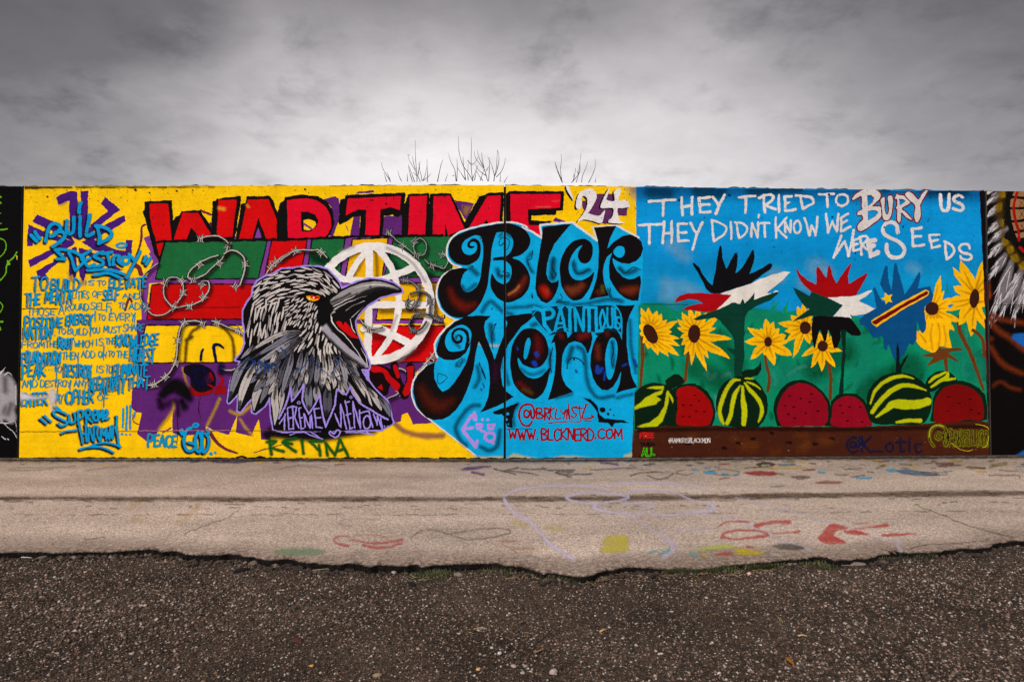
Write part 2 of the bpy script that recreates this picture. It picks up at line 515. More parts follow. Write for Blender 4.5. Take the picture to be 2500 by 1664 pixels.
SEED = [0]
MANY = set('meadow_brush spray_shade doodle_line paint_splat paint_spill name_stroke brush_line paint_drip spray_mist painted_patch dry_brush spray_line spray_tag rim_grime soil_smudge petal_shade melon_stripe wire_highlight splash_streak feather_light beak_light net_line painted_bead painted_rock painted_scrawl painted_mark chalk_patch chalk_drawing paint_scribble painted_dot base_wear feather_shade worn_paint letter_sheen painted_edge form_line word_stroke block_fill letter_fill flower_stem hand_palm paint_splash painted_shape painted_name chalk_mark pavement_crack spray_scribble spray_blot head_feather eye_iris painted_ring brush_line grass_blade'.split())
STEP = 0.00003
def paint(name, rgb, shapes, minus=(), soft=0.0, parent=None, label=None, res=None, wob=0.45, gain=1.0, stuff=False,
          only=None, ground=None):
    """lay one coat of paint on whichever wall panels it reaches (or on the pavement); returns {panel: object}"""
    SEED[0] += 1
    shapes = list(shapes) if isinstance(shapes, (list, tuple)) else [shapes]
    minus = list(minus)
    if res is None: res = 1.25 if not soft else 2.6
    margin = 3 + soft * 1.2
    lo = np.min([s.bbox()[0] for s in shapes], 0) - margin
    hi = np.max([s.bbox()[1] for s in shapes], 0) + margin
    out = {}
    targets = [('g', None)] if ground else [(k, p) for k, p in enumerate(PANELS)]
    for k, p in targets:
        if only is not None and k not in only: continue
        l, h = lo.copy(), hi.copy()
        if p is not None:
            qx = [c[0] for c in p.quad]; qy = [c[1] for c in p.quad]
            l = np.maximum(l, [max(min(qx), -420) - 2, min(qy) - 2]); h = np.minimum(h, [min(max(qx), 2920) + 2, max(qy) + 2])
        if h[0] - l[0] < 1 or h[1] - l[1] < 1: continue
        nx = int((h[0] - l[0]) / res) + 2; ny = int((h[1] - l[1]) / res) + 2
        F = field(shapes, l[0], l[1], nx, ny, res, minus, wob, SEED[0] % 97, margin)
        if p is not None:
            X, Y = np.meshgrid(l[0] + np.arange(nx) * res, l[1] + np.arange(ny) * res)
            qd = quad_sdf(p.quad, X, Y)
        par = None
        if parent is not None: par = parent.get(k) if isinstance(parent, dict) else parent
        if par is None: par = PAVEMENT if ground else p.obj
        if p is not None:
            p.count += 1; off = 0.0006 + p.count * STEP
        else:
            GROUND_N[0] += 1; off = 0.0012 + GROUND_N[0] * 0.00003
        mat = paint_mat(rgb, bool(soft), bool(ground), gain)
        if not soft:
            if p is not None: F = np.maximum(F, qd)
            r = contour_mesh(F, l[0], l[1], res)
            if r is None: continue
            V2, LP, ST_, TOT = r
            cov = None
        else:
            A = np.clip((soft - F) / (2 * soft), 0, 1); A = A * A * (3 - 2 * A)
            if p is not None: A = np.where(qd < 0.8, A, 0.0)
            use = A > 0.015
            cell = use[:-1, :-1] | use[1:, :-1] | use[:-1, 1:] | use[1:, 1:]
            if p is not None:
                okc = qd < 0.4
                cell &= okc[:-1, :-1] & okc[1:, :-1] & okc[:-1, 1:] & okc[1:, 1:]
            J, I = np.where(cell)
            if not len(J): continue
            idx = np.full((ny, nx), -1)
            q = np.stack([J * nx + I, (J + 1) * nx + I, (J + 1) * nx + I + 1, J * nx + I + 1], 1)
            un, inv = np.unique(q.ravel(), return_inverse=True)
            V2 = np.stack([l[0] + (un % nx) * res, l[1] + (un // nx) * res], 1)
            cov = A.ravel()[un]
            LP = inv; ST_ = np.arange(len(J)) * 4; TOT = None
        if ground:
            x, y, z = on_ground(V2[:, 0], V2[:, 1], off)
        else:
            x, y, z = to_wall(p, V2[:, 0], V2[:, 1], off)
        o = np_mesh(name, np.stack([x, y, z], 1), LP, ST_, TOT, mat, par, cov)
        if label: o['label'] = label
        if stuff or (len(shapes) > 1 and name in MANY): o['kind'] = 'stuff'
        out[k] = o
    return out
GROUND_N = [0]

# single-stroke hand lettering
GL = {'A': ["0,1 .5,0 1,1", ".2,.62 .82,.6"], 'B': ["0,1 .05,0 .75,.08 .8,.3 .1,.47", ".1,.47 .95,.65 .85,.92 0,1"],
      'C': ["1,.12 .6,0 .15,.2 0,.55 .2,.9 .6,1 1,.88"], 'D': ["0,1 .03,0 .65,.1 1,.48 .7,.9 0,1"],
      'E': ["1,0 .05,.03 0,1 1,.97", "0,.5 .8,.48"], 'F': ["1,0 .05,.03 0,1.1", "0,.5 .8,.46"],
      'G': ["1,.12 .5,0 .05,.35 .1,.85 .6,1 .95,.8 .95,.55 .5,.55"], 'H': ["0,0 .02,1", "1,-.03 .97,1", "0,.52 1,.48"],
      'I': [".5,0 .5,1"], 'J': [".8,0 .8,.85 .4,1 0,.8"], 'K': ["0,0 .03,1", "1,0 .05,.52 1,1.03"], 'L': ["0,0 0,1 1,.97"],
      'M': ["0,1 .12,0 .5,.7 .88,0 1,1"], 'N': ["0,1 .05,0 .92,1 1,-.03"], 'O': [".5,0 .1,.2 0,.6 .3,1 .75,.92 1,.5 .8,.1 .5,0"],
      'P': ["0,1 .03,0 .8,.05 .95,.3 .6,.52 .03,.55"], 'R': ["0,1 .03,0 .8,.05 .9,.28 .1,.5", ".2,.5 1,1"],
      'S': ["1,.08 .4,0 .05,.25 .5,.48 .95,.72 .6,1 0,.92"], 'T': ["-.05,.02 1.05,-.02", ".5,0 .5,1.05"],
      'U': ["0,0 .05,.8 .45,1 .9,.8 1,0"], 'V': ["0,0 .5,1 1,0"], 'W': ["0,0 .25,1 .5,.35 .75,1 1,0"], 'X': ["0,0 1,1", "1,0 0,1"],
      'Y': ["0,0 .5,.48", "1,0 .5,.48 .35,1.15"], '.': [".4,.95 .5,1"], "'": [".5,0 .4,.2"], '_': ["0,1.02 1,1.02"],
      '@': [".68,.42 .4,.32 .25,.55 .4,.72 .65,.62 .7,.35 .72,.7 .95,.6 1,.3 .65,.0 .25,.1 0,.5 .2,.95 .6,1.05 .85,.95"],
      'i': [".5,.3 .5,1", ".5,.0 .5,.08"], 'o': [".5,.4 .15,.6 .3,.97 .75,.95 .85,.6 .5,.4"], 'c': [".9,.45 .4,.42 .2,.7 .5,1 .9,.92"],
      't': ["0,.35 1,.32", ".5,.05 .45,.95 .9,.95"], '8': [".9,.05 .3,.0 .2,.25 .8,.6 .7,1 .3,.95 .3,.6 .9,.05"], '-': ["0,.5 1,.5"]}
GWID = {'I': .35, '.': .3, "'": .3, 'i': .35, 'M': 1.2, 'W': 1.2, '@': 1.35, 'E': .85, 'L': .8}
RN = random.Random(7)
def word_shapes(fr, text, x0, y0, x1, y1, w, dy=0.0, slant=0.0, jit=0.05, smooth=False):
    wid = [GWID.get(c, 1.0) for c in text]
    gap = 0.22
    tot = sum(wid) + gap * (len(text) - 1)
    u = 0.0; sh = []
    for c, cw in zip(text, wid):
        a, b = u / tot, (u + cw) / tot
        u += cw + gap
        yo = dy * (a + b) / 2
        j1, j2 = RN.uniform(-jit, jit), RN.uniform(-jit, jit)
        for s in GL.get(c, []):
            pts = []
            for q in s.split():
                gx, gy = [float(v) for v in q.split(',')]
                X = x0 + (x1 - x0) * (a + (b - a) * gx) + slant * (0.5 - gy) * (y1 - y0)
                Y = y0 + (y1 - y0) * (gy * (1 + j1) + j2) + yo
                pts.append((X + RN.uniform(-1, 1) * w * .08, Y + RN.uniform(-1, 1) * w * .08))
            round_ = c in 'COSGDBPRUJ@oc8'
            sh.append(St(fr, pts, w, smooth=round_ or smooth, n=4))
    return sh
def shift(shapes, dx, dy, grow=0.0):
    out = []
    for s in shapes:
        if isinstance(s, St):
            n = St.__new__(St); n.a = s.a + np.array([dx, dy, grow]); n.pad = s.pad + grow
        else:
            n = Poly.__new__(Poly); n.p = s.p + np.array([dx, dy]); n.pad = s.pad
        out.append(n)
    return out

# colours of the paints (as seen in the photograph)
YEL = srgb(252, 200, 0); BLU = srgb(0, 150, 208); CYA = srgb(0, 166, 222); SKY = srgb(0, 148, 218)
PUR = srgb(92, 36, 112); PUR2 = srgb(70, 26, 120); VIO = srgb(128, 58, 146); RED = srgb(212, 0, 12); CRI = srgb(224, 4, 40); GRN = srgb(28, 104, 56)
BLK = srgb(16, 13, 14); WHT = srgb(232, 226, 226); LAV = srgb(160, 138, 226); GRY = srgb(150, 146, 154)
FEA = srgb(204, 194, 190); TEA = srgb(4, 136, 98); TE2 = srgb(0, 166, 132); SOI = srgb(70, 30, 17); DGR = srgb(4, 46, 32)
MEL = srgb(2, 32, 16); LIM = srgb(186, 192, 8); FLE = srgb(156, 0, 8); FL2 = srgb(160, 4, 44); PET = srgb(248, 186, 0); DSK = srgb(58, 26, 16)
STM = srgb(104, 56, 18); DBL = srgb(0, 84, 142); NAV = srgb(20, 38, 100); MAR = srgb(150, 6, 22); TAN = srgb(172, 122, 50)
SHD = srgb(30, 24, 14)

# ------------------------------------------------------------------ ground
rng = np.random.default_rng(11)
GZ = -0.058
def ground_h(x, y):
    return GZ + 0.012 * np.sin(x * 1.3 + 0.6 * y) * np.sin(y * 1.9 - 0.4 * x + 1) + 0.006 * np.sin(x * 4.1 - y * 2.2) + 0.004 * np.sin(y * 7.3 + x * 3)
xs = np.concatenate([[-1500, -300, -60, -20], np.arange(-10, 10.01, 0.14), [20, 60, 300, 1500]])
ys = np.concatenate([[-1500, -200, -30, -6], np.arange(-1, 6.6, 0.14), [9, 12, 20, 60, 300, 1500]])
gx, gy = np.meshgrid(xs, ys)
gz = np.where((np.abs(gx) < 10.1) & (gy > -1.1) & (gy < 6.6), ground_h(gx, gy), GZ)
gz = np.where(gy > 6.6, GZ - 0.02, gz)
nxg, nyg = len(xs), len(ys)
gv = np.stack([gx.ravel(), gy.ravel(), gz.ravel()], 1)
gf = [(j * nxg + i, j * nxg + i + 1, (j + 1) * nxg + i + 1, (j + 1) * nxg + i) for j in range(nyg - 1) for i in range(nxg - 1)]
t = NT('gravel_soil')
c1 = t.mix(t.mr(t.noise(1.6, 5, 0.6), 0.35, 0.65, 0, 1), srgb(56, 45, 37), srgb(88, 72, 60))
sp = t.vor(95, 'F1', 'Color')
spx = t.n.new('ShaderNodeSeparateColor'); t.l.new(sp, spx.inputs[0])
tone_ = t.mr(spx.outputs[0], 0.0, 1.0, 0.45, 1.7)
t.l.new(t.mix(1.0, c1, t.grey(tone_), 'MULTIPLY'), t.b.inputs['Base Color'])
t.b.inputs['Roughness'].default_value = 0.95; t.b.inputs['Specular IOR Level'].default_value = 0.15
t.bump(t.math('ADD', t.vor(95), t.math('MULTIPLY', t.noise(40, 5, 0.7), 0.8)), 0.9, 0.012)
ground = mesh_obj('ground', gv, gf, t.m, smooth=True)
tag(ground, 'dark brown gravel ground in front of the worn pavement', kind='structure')

# ------------------------------------------------------------------ pavement with a broken near edge
edge = np.vstack([
    P('U', "0,698 150,695 300,692 430,691 560,690 700,687 800,683 950,677 1010,672 1045,674 1080,692 1130,690 1170,686 1200,696 1230,712 1350,712 1500,711 1560,714 1620,718 1700,728 1750,744 1780,748 1850,743 1900,742 1960,744 2020,752 2050,762 2150,760 2190,762"),
    P('V', "30,768 150,770 300,775 450,777 590,778 625,795 670,788 700,778 800,771 900,768 1050,767 1150,768 1185,781 1240,782 1300,787 1360,800 1410,818 1440,832 1500,834 1600,846 1700,850 1770,845 1810,828 1860,812 1950,795 2020,792 2080,790 2140,796 2200,802 2280,812"),
    P('X', "10,800 110,803 200,800 280,790 400,776 500,768 600,760 700,752 750,747 790,738 850,728 950,725 1010,726 1060,750 1110,742 1180,748 1240,742 1300,732 1350,712 1395,702 1410,680 1425,678 1430,702 1480,707 1560,700 1600,692 1650,690 1700,692 1780,680 1860,676 1930,668 2010,660 2080,655 2100,632 2150,622 2190,628 2240,622 2290,620 2330,624")])
ex_, ey_, _ = on_ground(edge[:, 0], edge[:, 1])
o_ = np.argsort(ex_); ex_, ey_ = ex_[o_], ey_[o_]
px_ = np.concatenate([np.arange(-30, ex_[0] - 0.05, 0.05), np.arange(ex_[0], ex_[-1], 0.012), np.arange(ex_[-1] + 0.05, 30, 0.05)])
yl = ey_[0] + 0.12 * np.sin((px_ - ex_[0]) * 1.1) + 0.05 * np.sin((px_ - ex_[0]) * 3.7)
yr = ey_[-1] + 0.12 * np.sin((px_ - ex_[-1]) * 1.2) + 0.05 * np.sin((px_ - ex_[-1]) * 3.1)
py_ = np.where(px_ < ex_[0], yl, np.where(px_ > ex_[-1], yr, np.interp(px_, ex_, ey_)))
fz = 0.007 * np.sin(px_ * 19 + 2 * np.sin(px_ * 7)) + 0.003 * np.sin(px_ * 53 + 1) + 0.0012 * rng.standard_normal(len(px_))
cut = np.cumsum(rng.random(len(px_)) < .13)
chunk = rng.normal(0, .013, cut.max() + 1)[cut]
chunk = np.convolve(np.pad(chunk, 1, 'edge'), np.ones(3) / 3, 'valid')
py_ = py_ + fz + chunk
def wall_y(x):
    x = np.asarray(x, float)
    jx = [j.x for j in JOINTS]; jy = [j.y for j in JOINTS]
    s0 = (jy[1] - jy[0]) / (jx[1] - jx[0]); s1 = (jy[4] - jy[3]) / (jx[4] - jx[3])
    y = np.interp(x, jx, jy)
    y = np.where(x < jx[0], jy[0] + s0 * (x - jx[0]), y)
    return np.where(x > jx[4], jy[4] + s1 * (x - jx[4]), y)
n_ = len(px_)
rows = []
under = np.stack([px_, py_ + 0.05 + 0.01 * np.sin(px_ * 17), np.full(n_, -0.16)], 1)
foot = np.stack([px_, py_ + 0.030 + 0.012 * np.sin(px_ * 23 + 1) + 0.003 * rng.standard_normal(n_), np.full(n_, -0.10)], 1)
lip = np.stack([px_, py_, -0.014 + 0.0015 * rng.standard_normal(n_)], 1)
i1 = np.stack([px_, py_ + 0.035 + 0.012 * np.sin(px_ * 11), -0.004 + 0.0015 * rng.standard_normal(n_)], 1)
i2 = np.stack([px_, py_ + 0.16 + 0.16 * np.exp(-((px_ - 1.1) / 1.3) ** 2) + 0.05 * np.sin(px_ * 5), np.zeros(n_)], 1)
i3 = np.stack([px_, py_ + 0.42, np.zeros(n_)], 1)
far = np.stack([px_, wall_y(px_) + 0.05, np.zeros(n_)], 1)
rows = [under, foot, lip, i1, i2, i3, far]
pv = np.vstack(rows)
pf = [(r * n_ + i, r * n_ + i + 1, (r + 1) * n_ + i + 1, (r + 1) * n_ + i) for r in range(len(rows) - 1) for i in range(n_ - 1)]
t = NT('worn_asphalt')
base = t.mix(t.mr(t.noise(0.55, 4, 0.6), 0.3, 0.7, 0, 1), srgb(180, 160, 144), srgb(204, 182, 166))
vc = t.vor(105, 'F1', 'Color'); sc_ = t.n.new('ShaderNodeSeparateColor'); t.l.new(vc, sc_.inputs[0])
sp1 = t.mr(sc_.outputs[0], 0, 1, 0.50, 1.45)
sp2 = t.math('MULTIPLY', t.mr(t.noise(52, 4, 0.9), 0.3, 0.7, 0.52, 1.52), t.mr(t.noise(24, 4, 0.7), 0.3, 0.7, 0.86, 1.12))
blot = t.mr(t.noise(1.5, 7, 0.72, vec=t.stretch(0.4, 1.0, 1.0)), 0.32, 0.66, 0.74, 1.10)
psep = t.n.new('ShaderNodeSeparateXYZ'); t.l.new(t.geo.outputs['Position'], psep.inputs[0])
grime_in = t.math('ADD', psep.outputs['Y'], t.mr(t.noise(1.1, 5, 0.65, vec=t.stretch(0.5, 1, 1)), 0.25, 0.75, -0.9, 0.9))
blot = t.math('MULTIPLY', blot, t.mr(grime_in, 7.6, 9.7, 1.04, 0.74))
low = t.mr(t.noise(14, 5, 0.7), 0.30, 0.42, 0.80, 1.0)
colr = t.mix(1.0, base, t.grey(t.math('MULTIPLY', t.math('MULTIPLY', sp1, sp2), t.math('MULTIPLY', blot, low))), 'MULTIPLY')
red = t.mr(sc_.outputs[1], 0.93, 0.95, 0, 0.5)
colr = t.mix(red, colr, srgb(150, 96, 78))
wr = t.math('MULTIPLY', t.attr('worn'), t.mr(t.noise(26, 5, 0.75), 0.36, 0.60, 0.25, 1.0))
colr = t.mix(wr, colr, t.mix(1.0, srgb(104, 84, 72), t.grey(t.mr(sc_.outputs[2], 0, 1, 0.35, 1.7)), 'MULTIPLY'))
# broken edge face: bare tar
sepz = t.n.new('ShaderNodeSeparateXYZ'); t.l.new(t.geo.outputs['Position'], sepz.inputs[0])
tar = t.mr(t.math('ADD', sepz.outputs['Z'], t.mr(t.noise(60, 3, 0.7), 0.3, 0.7, -0.005, 0.005)), -0.017, -0.007, 1, 0)
colr = t.mix(tar, colr, t.mix(t.mr(t.noise(70, 4, 0.7), 0.5, 0.7, 0, 1), srgb(14, 11, 10), srgb(58, 46, 40)))
t.l.new(colr, t.b.inputs['Base Color'])
t.b.inputs['Roughness'].default_value = 0.9; t.b.inputs['Specular IOR Level'].default_value = 0.2
t.bump(t.math('ADD', t.vor(105), t.math('MULTIPLY', t.noise(70, 4, 0.7), 0.7)), 0.6, 0.006)
PAVEMENT = mesh_obj('pavement', pv, pf, t.m)
at_ = PAVEMENT.data.attributes.new('worn', 'FLOAT', 'POINT')
at_.data.foreach_set('value', np.repeat(np.array([1, 1, 1, .95, .6, 0, 0], np.float32), n_))
tag(PAVEMENT, 'worn asphalt pavement with chalk drawings along the painted wall', kind='structure')

# ------------------------------------------------------------------ concrete wall panels
t = NT('old_concrete')
cc = t.mix(t.mr(t.noise(3, 6, 0.65), 0.3, 0.7, 0, 1), srgb(40, 36, 33), srgb(74, 68, 62))
t.l.new(t.mix(1.0, cc, t.grey(t.mr(t.noise(60, 4, 0.7), 0.3, 0.7, 0.8, 1.15)), 'MULTIPLY'), t.b.inputs['Base Color'])
t.b.inputs['Roughness'].default_value = 0.9
wall_bump(t)
M_CONC = t.m
M_JOINT = plain_mat('joint_filler_dark', srgb(20, 17, 16), 0.3, 20)
WLAB = ['black painted concrete wall panel with green scrawl and a white splash, left end of wall',
        'yellow concrete wall panel painted with a screaming raven and blue handwritten text',
        'concrete wall panel painted with sunflowers and watermelons under white lettering',
        'dark concrete wall panel painted with white feathers, right end of wall']
for k, p in enumerate(PANELS):
    L = (p.b - p.a).length
    c = 0.007
    us = np.concatenate([[0, c], np.linspace(c, L - c, 140)[1:-1], [L - c, L]])
    V, Fc = [], []
    prof = []
    for u in us:
        d0 = c if (u < c / 2 or u > L - c / 2) else 0.0
        top = WALL_H + 0.008 * math.sin(u * 5.1 + k) + 0.007 * math.sin(u * 17) * math.sin(u * 2.3) + random.Random(int(u * 977) + k).uniform(-.014, .006)
        for (w, z) in ((d0, -0.15), (d0, top - 0.014), (d0 + 0.014, top), (0.38, top), (0.38, -0.15)):
            q = p.a + p.d * u - p.n * w
            V.append((q.x, q.y, z))
    m = len(us)
    for i in range(m - 1):
        for j in range(4):
            Fc.append((i * 5 + j, (i + 1) * 5 + j, (i + 1) * 5 + j + 1, i * 5 + j + 1))
    Fc.append(tuple(range(5))); Fc.append(tuple(reversed([(m - 1) * 5 + j for j in range(5)])))
    p.obj = mesh_obj('concrete_wall', V, Fc, M_CONC)
    tag(p.obj, WLAB[k], 'wall', 'concrete wall panels in one long row', 'thing')
# filler deep in the joints between the panels
for k in (1, 2, 3):
    a = PANELS[k - 1].b; b = PANELS[k].a
    n = PANELS[k].n
    q = [a - n * 0.03, b - n * 0.03, b - n * 0.2, a - n * 0.2]
    V = [(v.x, v.y, z) for z in (-0.1, WALL_H - 0.03) for v in q]
    mesh_obj('joint_filler', V, [(0, 1, 5, 4), (1, 2, 6, 5), (2, 3, 7, 6), (3, 0, 4, 7), (4, 5, 6, 7), (3, 2, 1, 0)], M_JOINT, PANELS[k].obj)

# ================================================================== the mural
BIGL = "S"
# ---- ground colours of each panel
paint('painted_field', srgb(8, 7, 8), Poly('S', "-420,380 60,380 60,1140 -420,1140"), only=[0], res=3, wob=0)
paint('painted_field', YEL, Poly('S', "30,400 1250,400 1250,1117 1100,1119 900,1118 700,1118.5 560,1118 400,1117 250,1117.5 120,1116 30,1117"), only=[1], res=1.6)
paint('painted_field', YEL, Poly('S', "1220,400 1554,400 1556,470 1555,590 1220,590"), only=[2], res=1.6)
paint('painted_field', SKY, Poly('S', "1553,400 2450,400 2450,860 1553,860"), only=[2], res=1.6)
# sky is a little deeper blue towards its top
paint('spray_shade', srgb(0, 96, 160), St('S', "1570,452 1800,448 2100,454 2400,456", 60), soft=26, only=[2], gain=.75)
paint('spray_shade', srgb(10, 158, 220), [St('S', "1560,690 1700,700 1900,670 2100,690 2395,680", 100)], soft=60, only=[2], gain=.85)
for x, y, w in ((1610, 475, 30), (1730, 470, 44), (1860, 465, 40), (1925, 462, 26), (2140, 458, 30), (2290, 462, 46), (2330, 470, 30)):
    paint('grime', srgb(6, 40, 62), St('S', [(x - 20, y - 6), (x + 22, y - 4)], w), soft=12, only=[2], gain=.5)
for x, y, w in ((1640, 600, 30), (1663, 622, 22), (1630, 720, 40), (1665, 700, 30), (1625, 690, 26), (1690, 710, 26), (1990, 650, 40), (2010, 660, 26), (1890, 668, 30), (1960, 690, 26), (1980, 700, 20), (2225, 652, 20)):
    paint('spray_mist', srgb(120, 190, 226), St('S', [(x, y), (x + 12, y + 6)], w), soft=14, only=[2], gain=.38)

# ---- left panel: burst of violet strokes behind the title
burst = [Poly('A', s) for s in (
    "590,228 650,190 760,158 825,165 830,680 775,650 742,600 735,262 625,302", "858,160 940,158 925,640 850,680",
    "1115,218 1280,355 1010,560 960,640 930,600 960,520 1150,370 1070,295", "1325,410 1340,480 1180,575 1060,640 960,700 900,690 1080,535",
    "395,405 640,510 700,560 800,700 760,690 500,560 340,480", "300,515 420,565 560,620 800,705 760,752 600,690 470,650 345,640 350,740 285,745",
    "295,895 560,770 720,690 790,700 760,745 620,800 320,975", "380,1010 600,890 740,790 800,745 815,770 700,870 560,960 480,1040 525,1100 420,1120",
    "735,830 815,750 815,1060 790,1100 770,1050 735,1060", "840,755 925,800 905,1060 885,1130 845,1060",
    "865,700 960,660 1210,770 1330,800 1340,680 1410,680 1395,890 1210,830 1000,790", "850,750 1000,820 1230,950 1310,1000 1240,1010 1000,900")]
paint('painted_burst', PUR2, burst, wob=.7, label='violet starburst of broken arms')
paint('spray_mist', PUR2, [St('A', "750,1040 760,1100", 40), St('A', "880,1080 880,1140", 36), St('A', "640,300 700,270", 20)], soft=7, gain=.5)
# purple ground under the colour blocks
paint('painted_ground', VIO, [Poly('C', "135,655 190,632 290,900 330,640 1742,640 1742,1600 120,1600 105,1400 130,1130 200,1000 235,900 190,830"),
                             Poly('E', "-100,640 1330,640 1330,700 1760,1060 1760,1568 -100,1568")], only=[1], res=1.6)
paint('painted_ground', PUR, Poly('D', "30,720 150,640 60,560 60,0 1742,0 1742,1190 1500,1180 1470,1275 1385,1272 1360,1050 1300,1185 1280,1242 1110,1195 1135,1005 1040,1225 855,1168 800,1130 785,1200 545,1240 440,1200 440,960 255,1235 205,1290 160,1290 60,1212 80,1140 110,1005 60,990 10,940 0,900 10,760"), only=[1], res=1.6)
paint('painted_ground', PUR, Poly('F', "-60,400 1560,400 1560,460 1440,580 1410,700 1440,880 1600,1050 1660,1095 1430,1112 1375,990 1310,1010 1300,1085 1225,1092 900,1180 -60,1180"), only=[1], res=1.6)
paint('painted_patch', PUR, [Poly('E', "480,245 600,215 640,240 652,300 640,480 580,640 540,640 590,500 560,330"), Poly('E', "700,490 790,430 865,425 865,645 765,645"),
                            Poly('E', "1110,430 1325,412 1332,645 1100,645"), Poly('E', "815,188 850,165 1010,150 1020,175"), Poly('G', "480,255 690,290 600,470 520,350"),
                            Poly('I', "215,480 240,435 345,475 345,500"), Poly('C', "850,480 860,540 800,520")], only=None)
paint('painted_patch', srgb(96, 44, 92), Poly('I', "690,185 855,190 860,300 1010,340 1000,420 850,420 780,510 740,500 580,400 530,340 525,265 640,260"))
paint('painted_patch', YEL, [Poly('E', "705,490 795,428 762,628"), Poly('C', "80,800 130,655 205,810 150,840"), Poly('C', "60,930 110,900 150,950 150,1010 110,1045 60,1000"), Poly('D', "0,940 30,985 110,985 110,1020 80,1110 20,1080")], only=[1])
paint('dry_brush', TAN, [Poly('G', "560,310 660,320 610,420 570,400"), ], soft=5, gain=.6)
paint('dry_brush', srgb(150, 92, 70), [St('F', "1240,1105 1330,1180 1480,1220 1742,1228", 44), St('H', "20,1215 200,1240 350,1230", 50)], soft=6, gain=.75, only=[1])
paint('dry_brush', srgb(206, 156, 14), [St('D', "550,510 575,620 610,720", 18), St('D', "940,840 880,980 810,1120", 26), St('D', "1050,970 1150,1000 1290,900", [20, 40, 30]),
                                       St('D', "1160,1060 1220,1150 1290,1225", 20), St('D', "450,880 440,970 300,1160", 24)], soft=4, gain=.75, only=[1])
paint('brush_line', srgb(112, 34, 52), [St('A', "1545,518 1508,545 1505,640 1480,760 1450,840", 24), St('A', "1440,950 1480,980 1500,1040", 50), St('C', "740,365 850,412", 24),
                                     St('D', "850,1210 900,1290 1000,1370 1130,1420", [40, 34, 20]), St('D', "1310,1410 1450,1370 1600,1330", 12),
                                     St('D', "340,1200 420,1150", 16), St('B', "1410,1010 1420,1080 1480,1120", 12), St('A', "1330,1420 1370,1300 1400,1330", 26)], only=[1])

# ---- colour blocks
def block(fr, s, rgb, lw=18):
    b = paint('painted_block', BLK, [Poly(fr, s), St(fr, s, lw * 1.6, smooth=False, closed=True)], wob=.5)
    paint('block_fill', rgb, Poly(fr, s), parent=b)
    return b
block('C', "360,702 1440,682 1347,1082 268,1088", GRN)
paint('brush_line', YEL, St('C', "330,1142 205,1152 185,1340", 26, smooth=False), only=[1])
block('C', "225,1165 320,1150 1760,1160 1760,1510 175,1515 205,1350", srgb(196, 0, 8))
block('D', "165,66 1760,70 1760,440 60,455", YEL)
block('E', "-68,690 295,684 238,1000 -138,1062", RED)
block('E', "362,676 700,668 650,1040 310,1040", GRN)
block('E', "792,678 1160,662 1090,1100 712,1100", srgb(238, 178, 0))
block('E', "1235,655 1870,636 1830,1062 1130,1072", GRN)
block('E', "1105,1150 1700,1138 1760,1500 1045,1522", srgb(240, 180, 0))
block('E', "760,1160 1020,1160 930,1522 700,1522", srgb(240, 180, 0))
block('F', "1000,72 1760,72 1720,440 985,450", RED)
paint('spray_shade', srgb(90, 4, 10), [St('F', "1260,420 1500,330 1640,80", 60), St('F', "1010,190 1120,200", 40), St('F', "1070,330 1200,190 1330,280", 40)], soft=9, gain=.7, only=[1])
paint('spray_shade', srgb(6, 40, 24), [St('E', "560,985 640,900", 50), St('E', "1280,1010 1180,880 1120,780", 60), St('E', "1300,1040 1450,1020 1620,1060", 70), St('E', "380,860 480,900", 90)], soft=9, gain=.75, only=[1])
paint('spray_shade', srgb(120, 80, 4), [St('E', "800,1060 860,960 920,840", 30), St('E', "1040,820 1050,1070", 26), St('E', "1090,1440 1600,1430", 40), St('E', "1660,1160 1680,1480", 40)], soft=6, gain=.7, only=[1])

# ---- red block letters
def red_letter(fr, shadow, fills, holes=(), extra=(), label=None):
    b = paint('painted_letter', BLK, [Poly(fr, s) for s in shadow], [Poly(fr, h) for h in extra], wob=.6, label=label)
    paint('letter_fill', CRI if fr in 'EGI' else RED, [Poly(fr, s) for s in fills], [Poly(fr, h) for h in holes], parent=b, wob=.4)
    return b
red_letter('C', ["140,270 435,255 447,480 475,425 515,418 540,370 735,362 855,545 858,400 868,270 900,262 905,240 1150,210 1172,218 1120,580 1090,690 700,688 600,690 370,700 300,930 240,800 160,500 125,375 145,362"],
           ["195,290 395,290 430,670 440,690 350,690 300,862 255,650 215,520 200,400", "545,390 715,390 862,642 730,652 640,545 590,672 455,674 490,560", "930,255 1125,250 1075,645 915,652 912,600"], label='letter W in red with black outline')
red_letter('C', ["1170,295 1215,290 1230,215 1475,210 1510,260 1590,470 1588,280 1650,235 1660,672 1440,690 1110,680"],
           ["1240,250 1460,245 1632,662 1440,667 1350,440 1290,662 1148,667"], label='letter A in red with black outline')
paint('painted_patch', VIO, Poly('C', "1312,655 1352,545 1390,655"))
red_letter('E', ["20,280 60,275 65,230 150,205 270,195 420,215 520,275 580,380 592,500 550,620 500,660 -20,682 -20,420"],
           ["90,255 280,235 400,255 500,320 555,430 560,540 520,620 480,655 100,667"], ["235,375 310,380 390,410 425,470 400,540 340,590 245,590"], label='letter R in red with black outline')
paint('painted_patch', YEL, Poly('E', "265,465 330,460 385,480 400,515 370,555 320,577 270,572"))
paint('brush_line', VIO, St('E', "275,510 350,560", 24))
red_letter('E', ["660,245 705,240 715,200 1340,175 1355,190 1345,260 1310,405 1260,440 1210,410 1120,425 1105,642 860,642 870,425 800,430 740,470 655,522 635,490 650,300"],
           ["735,240 1305,212 1287,362 1190,330 1085,352 1070,627 920,632 935,360 840,355 715,417"], label='letter T in red with black outline')
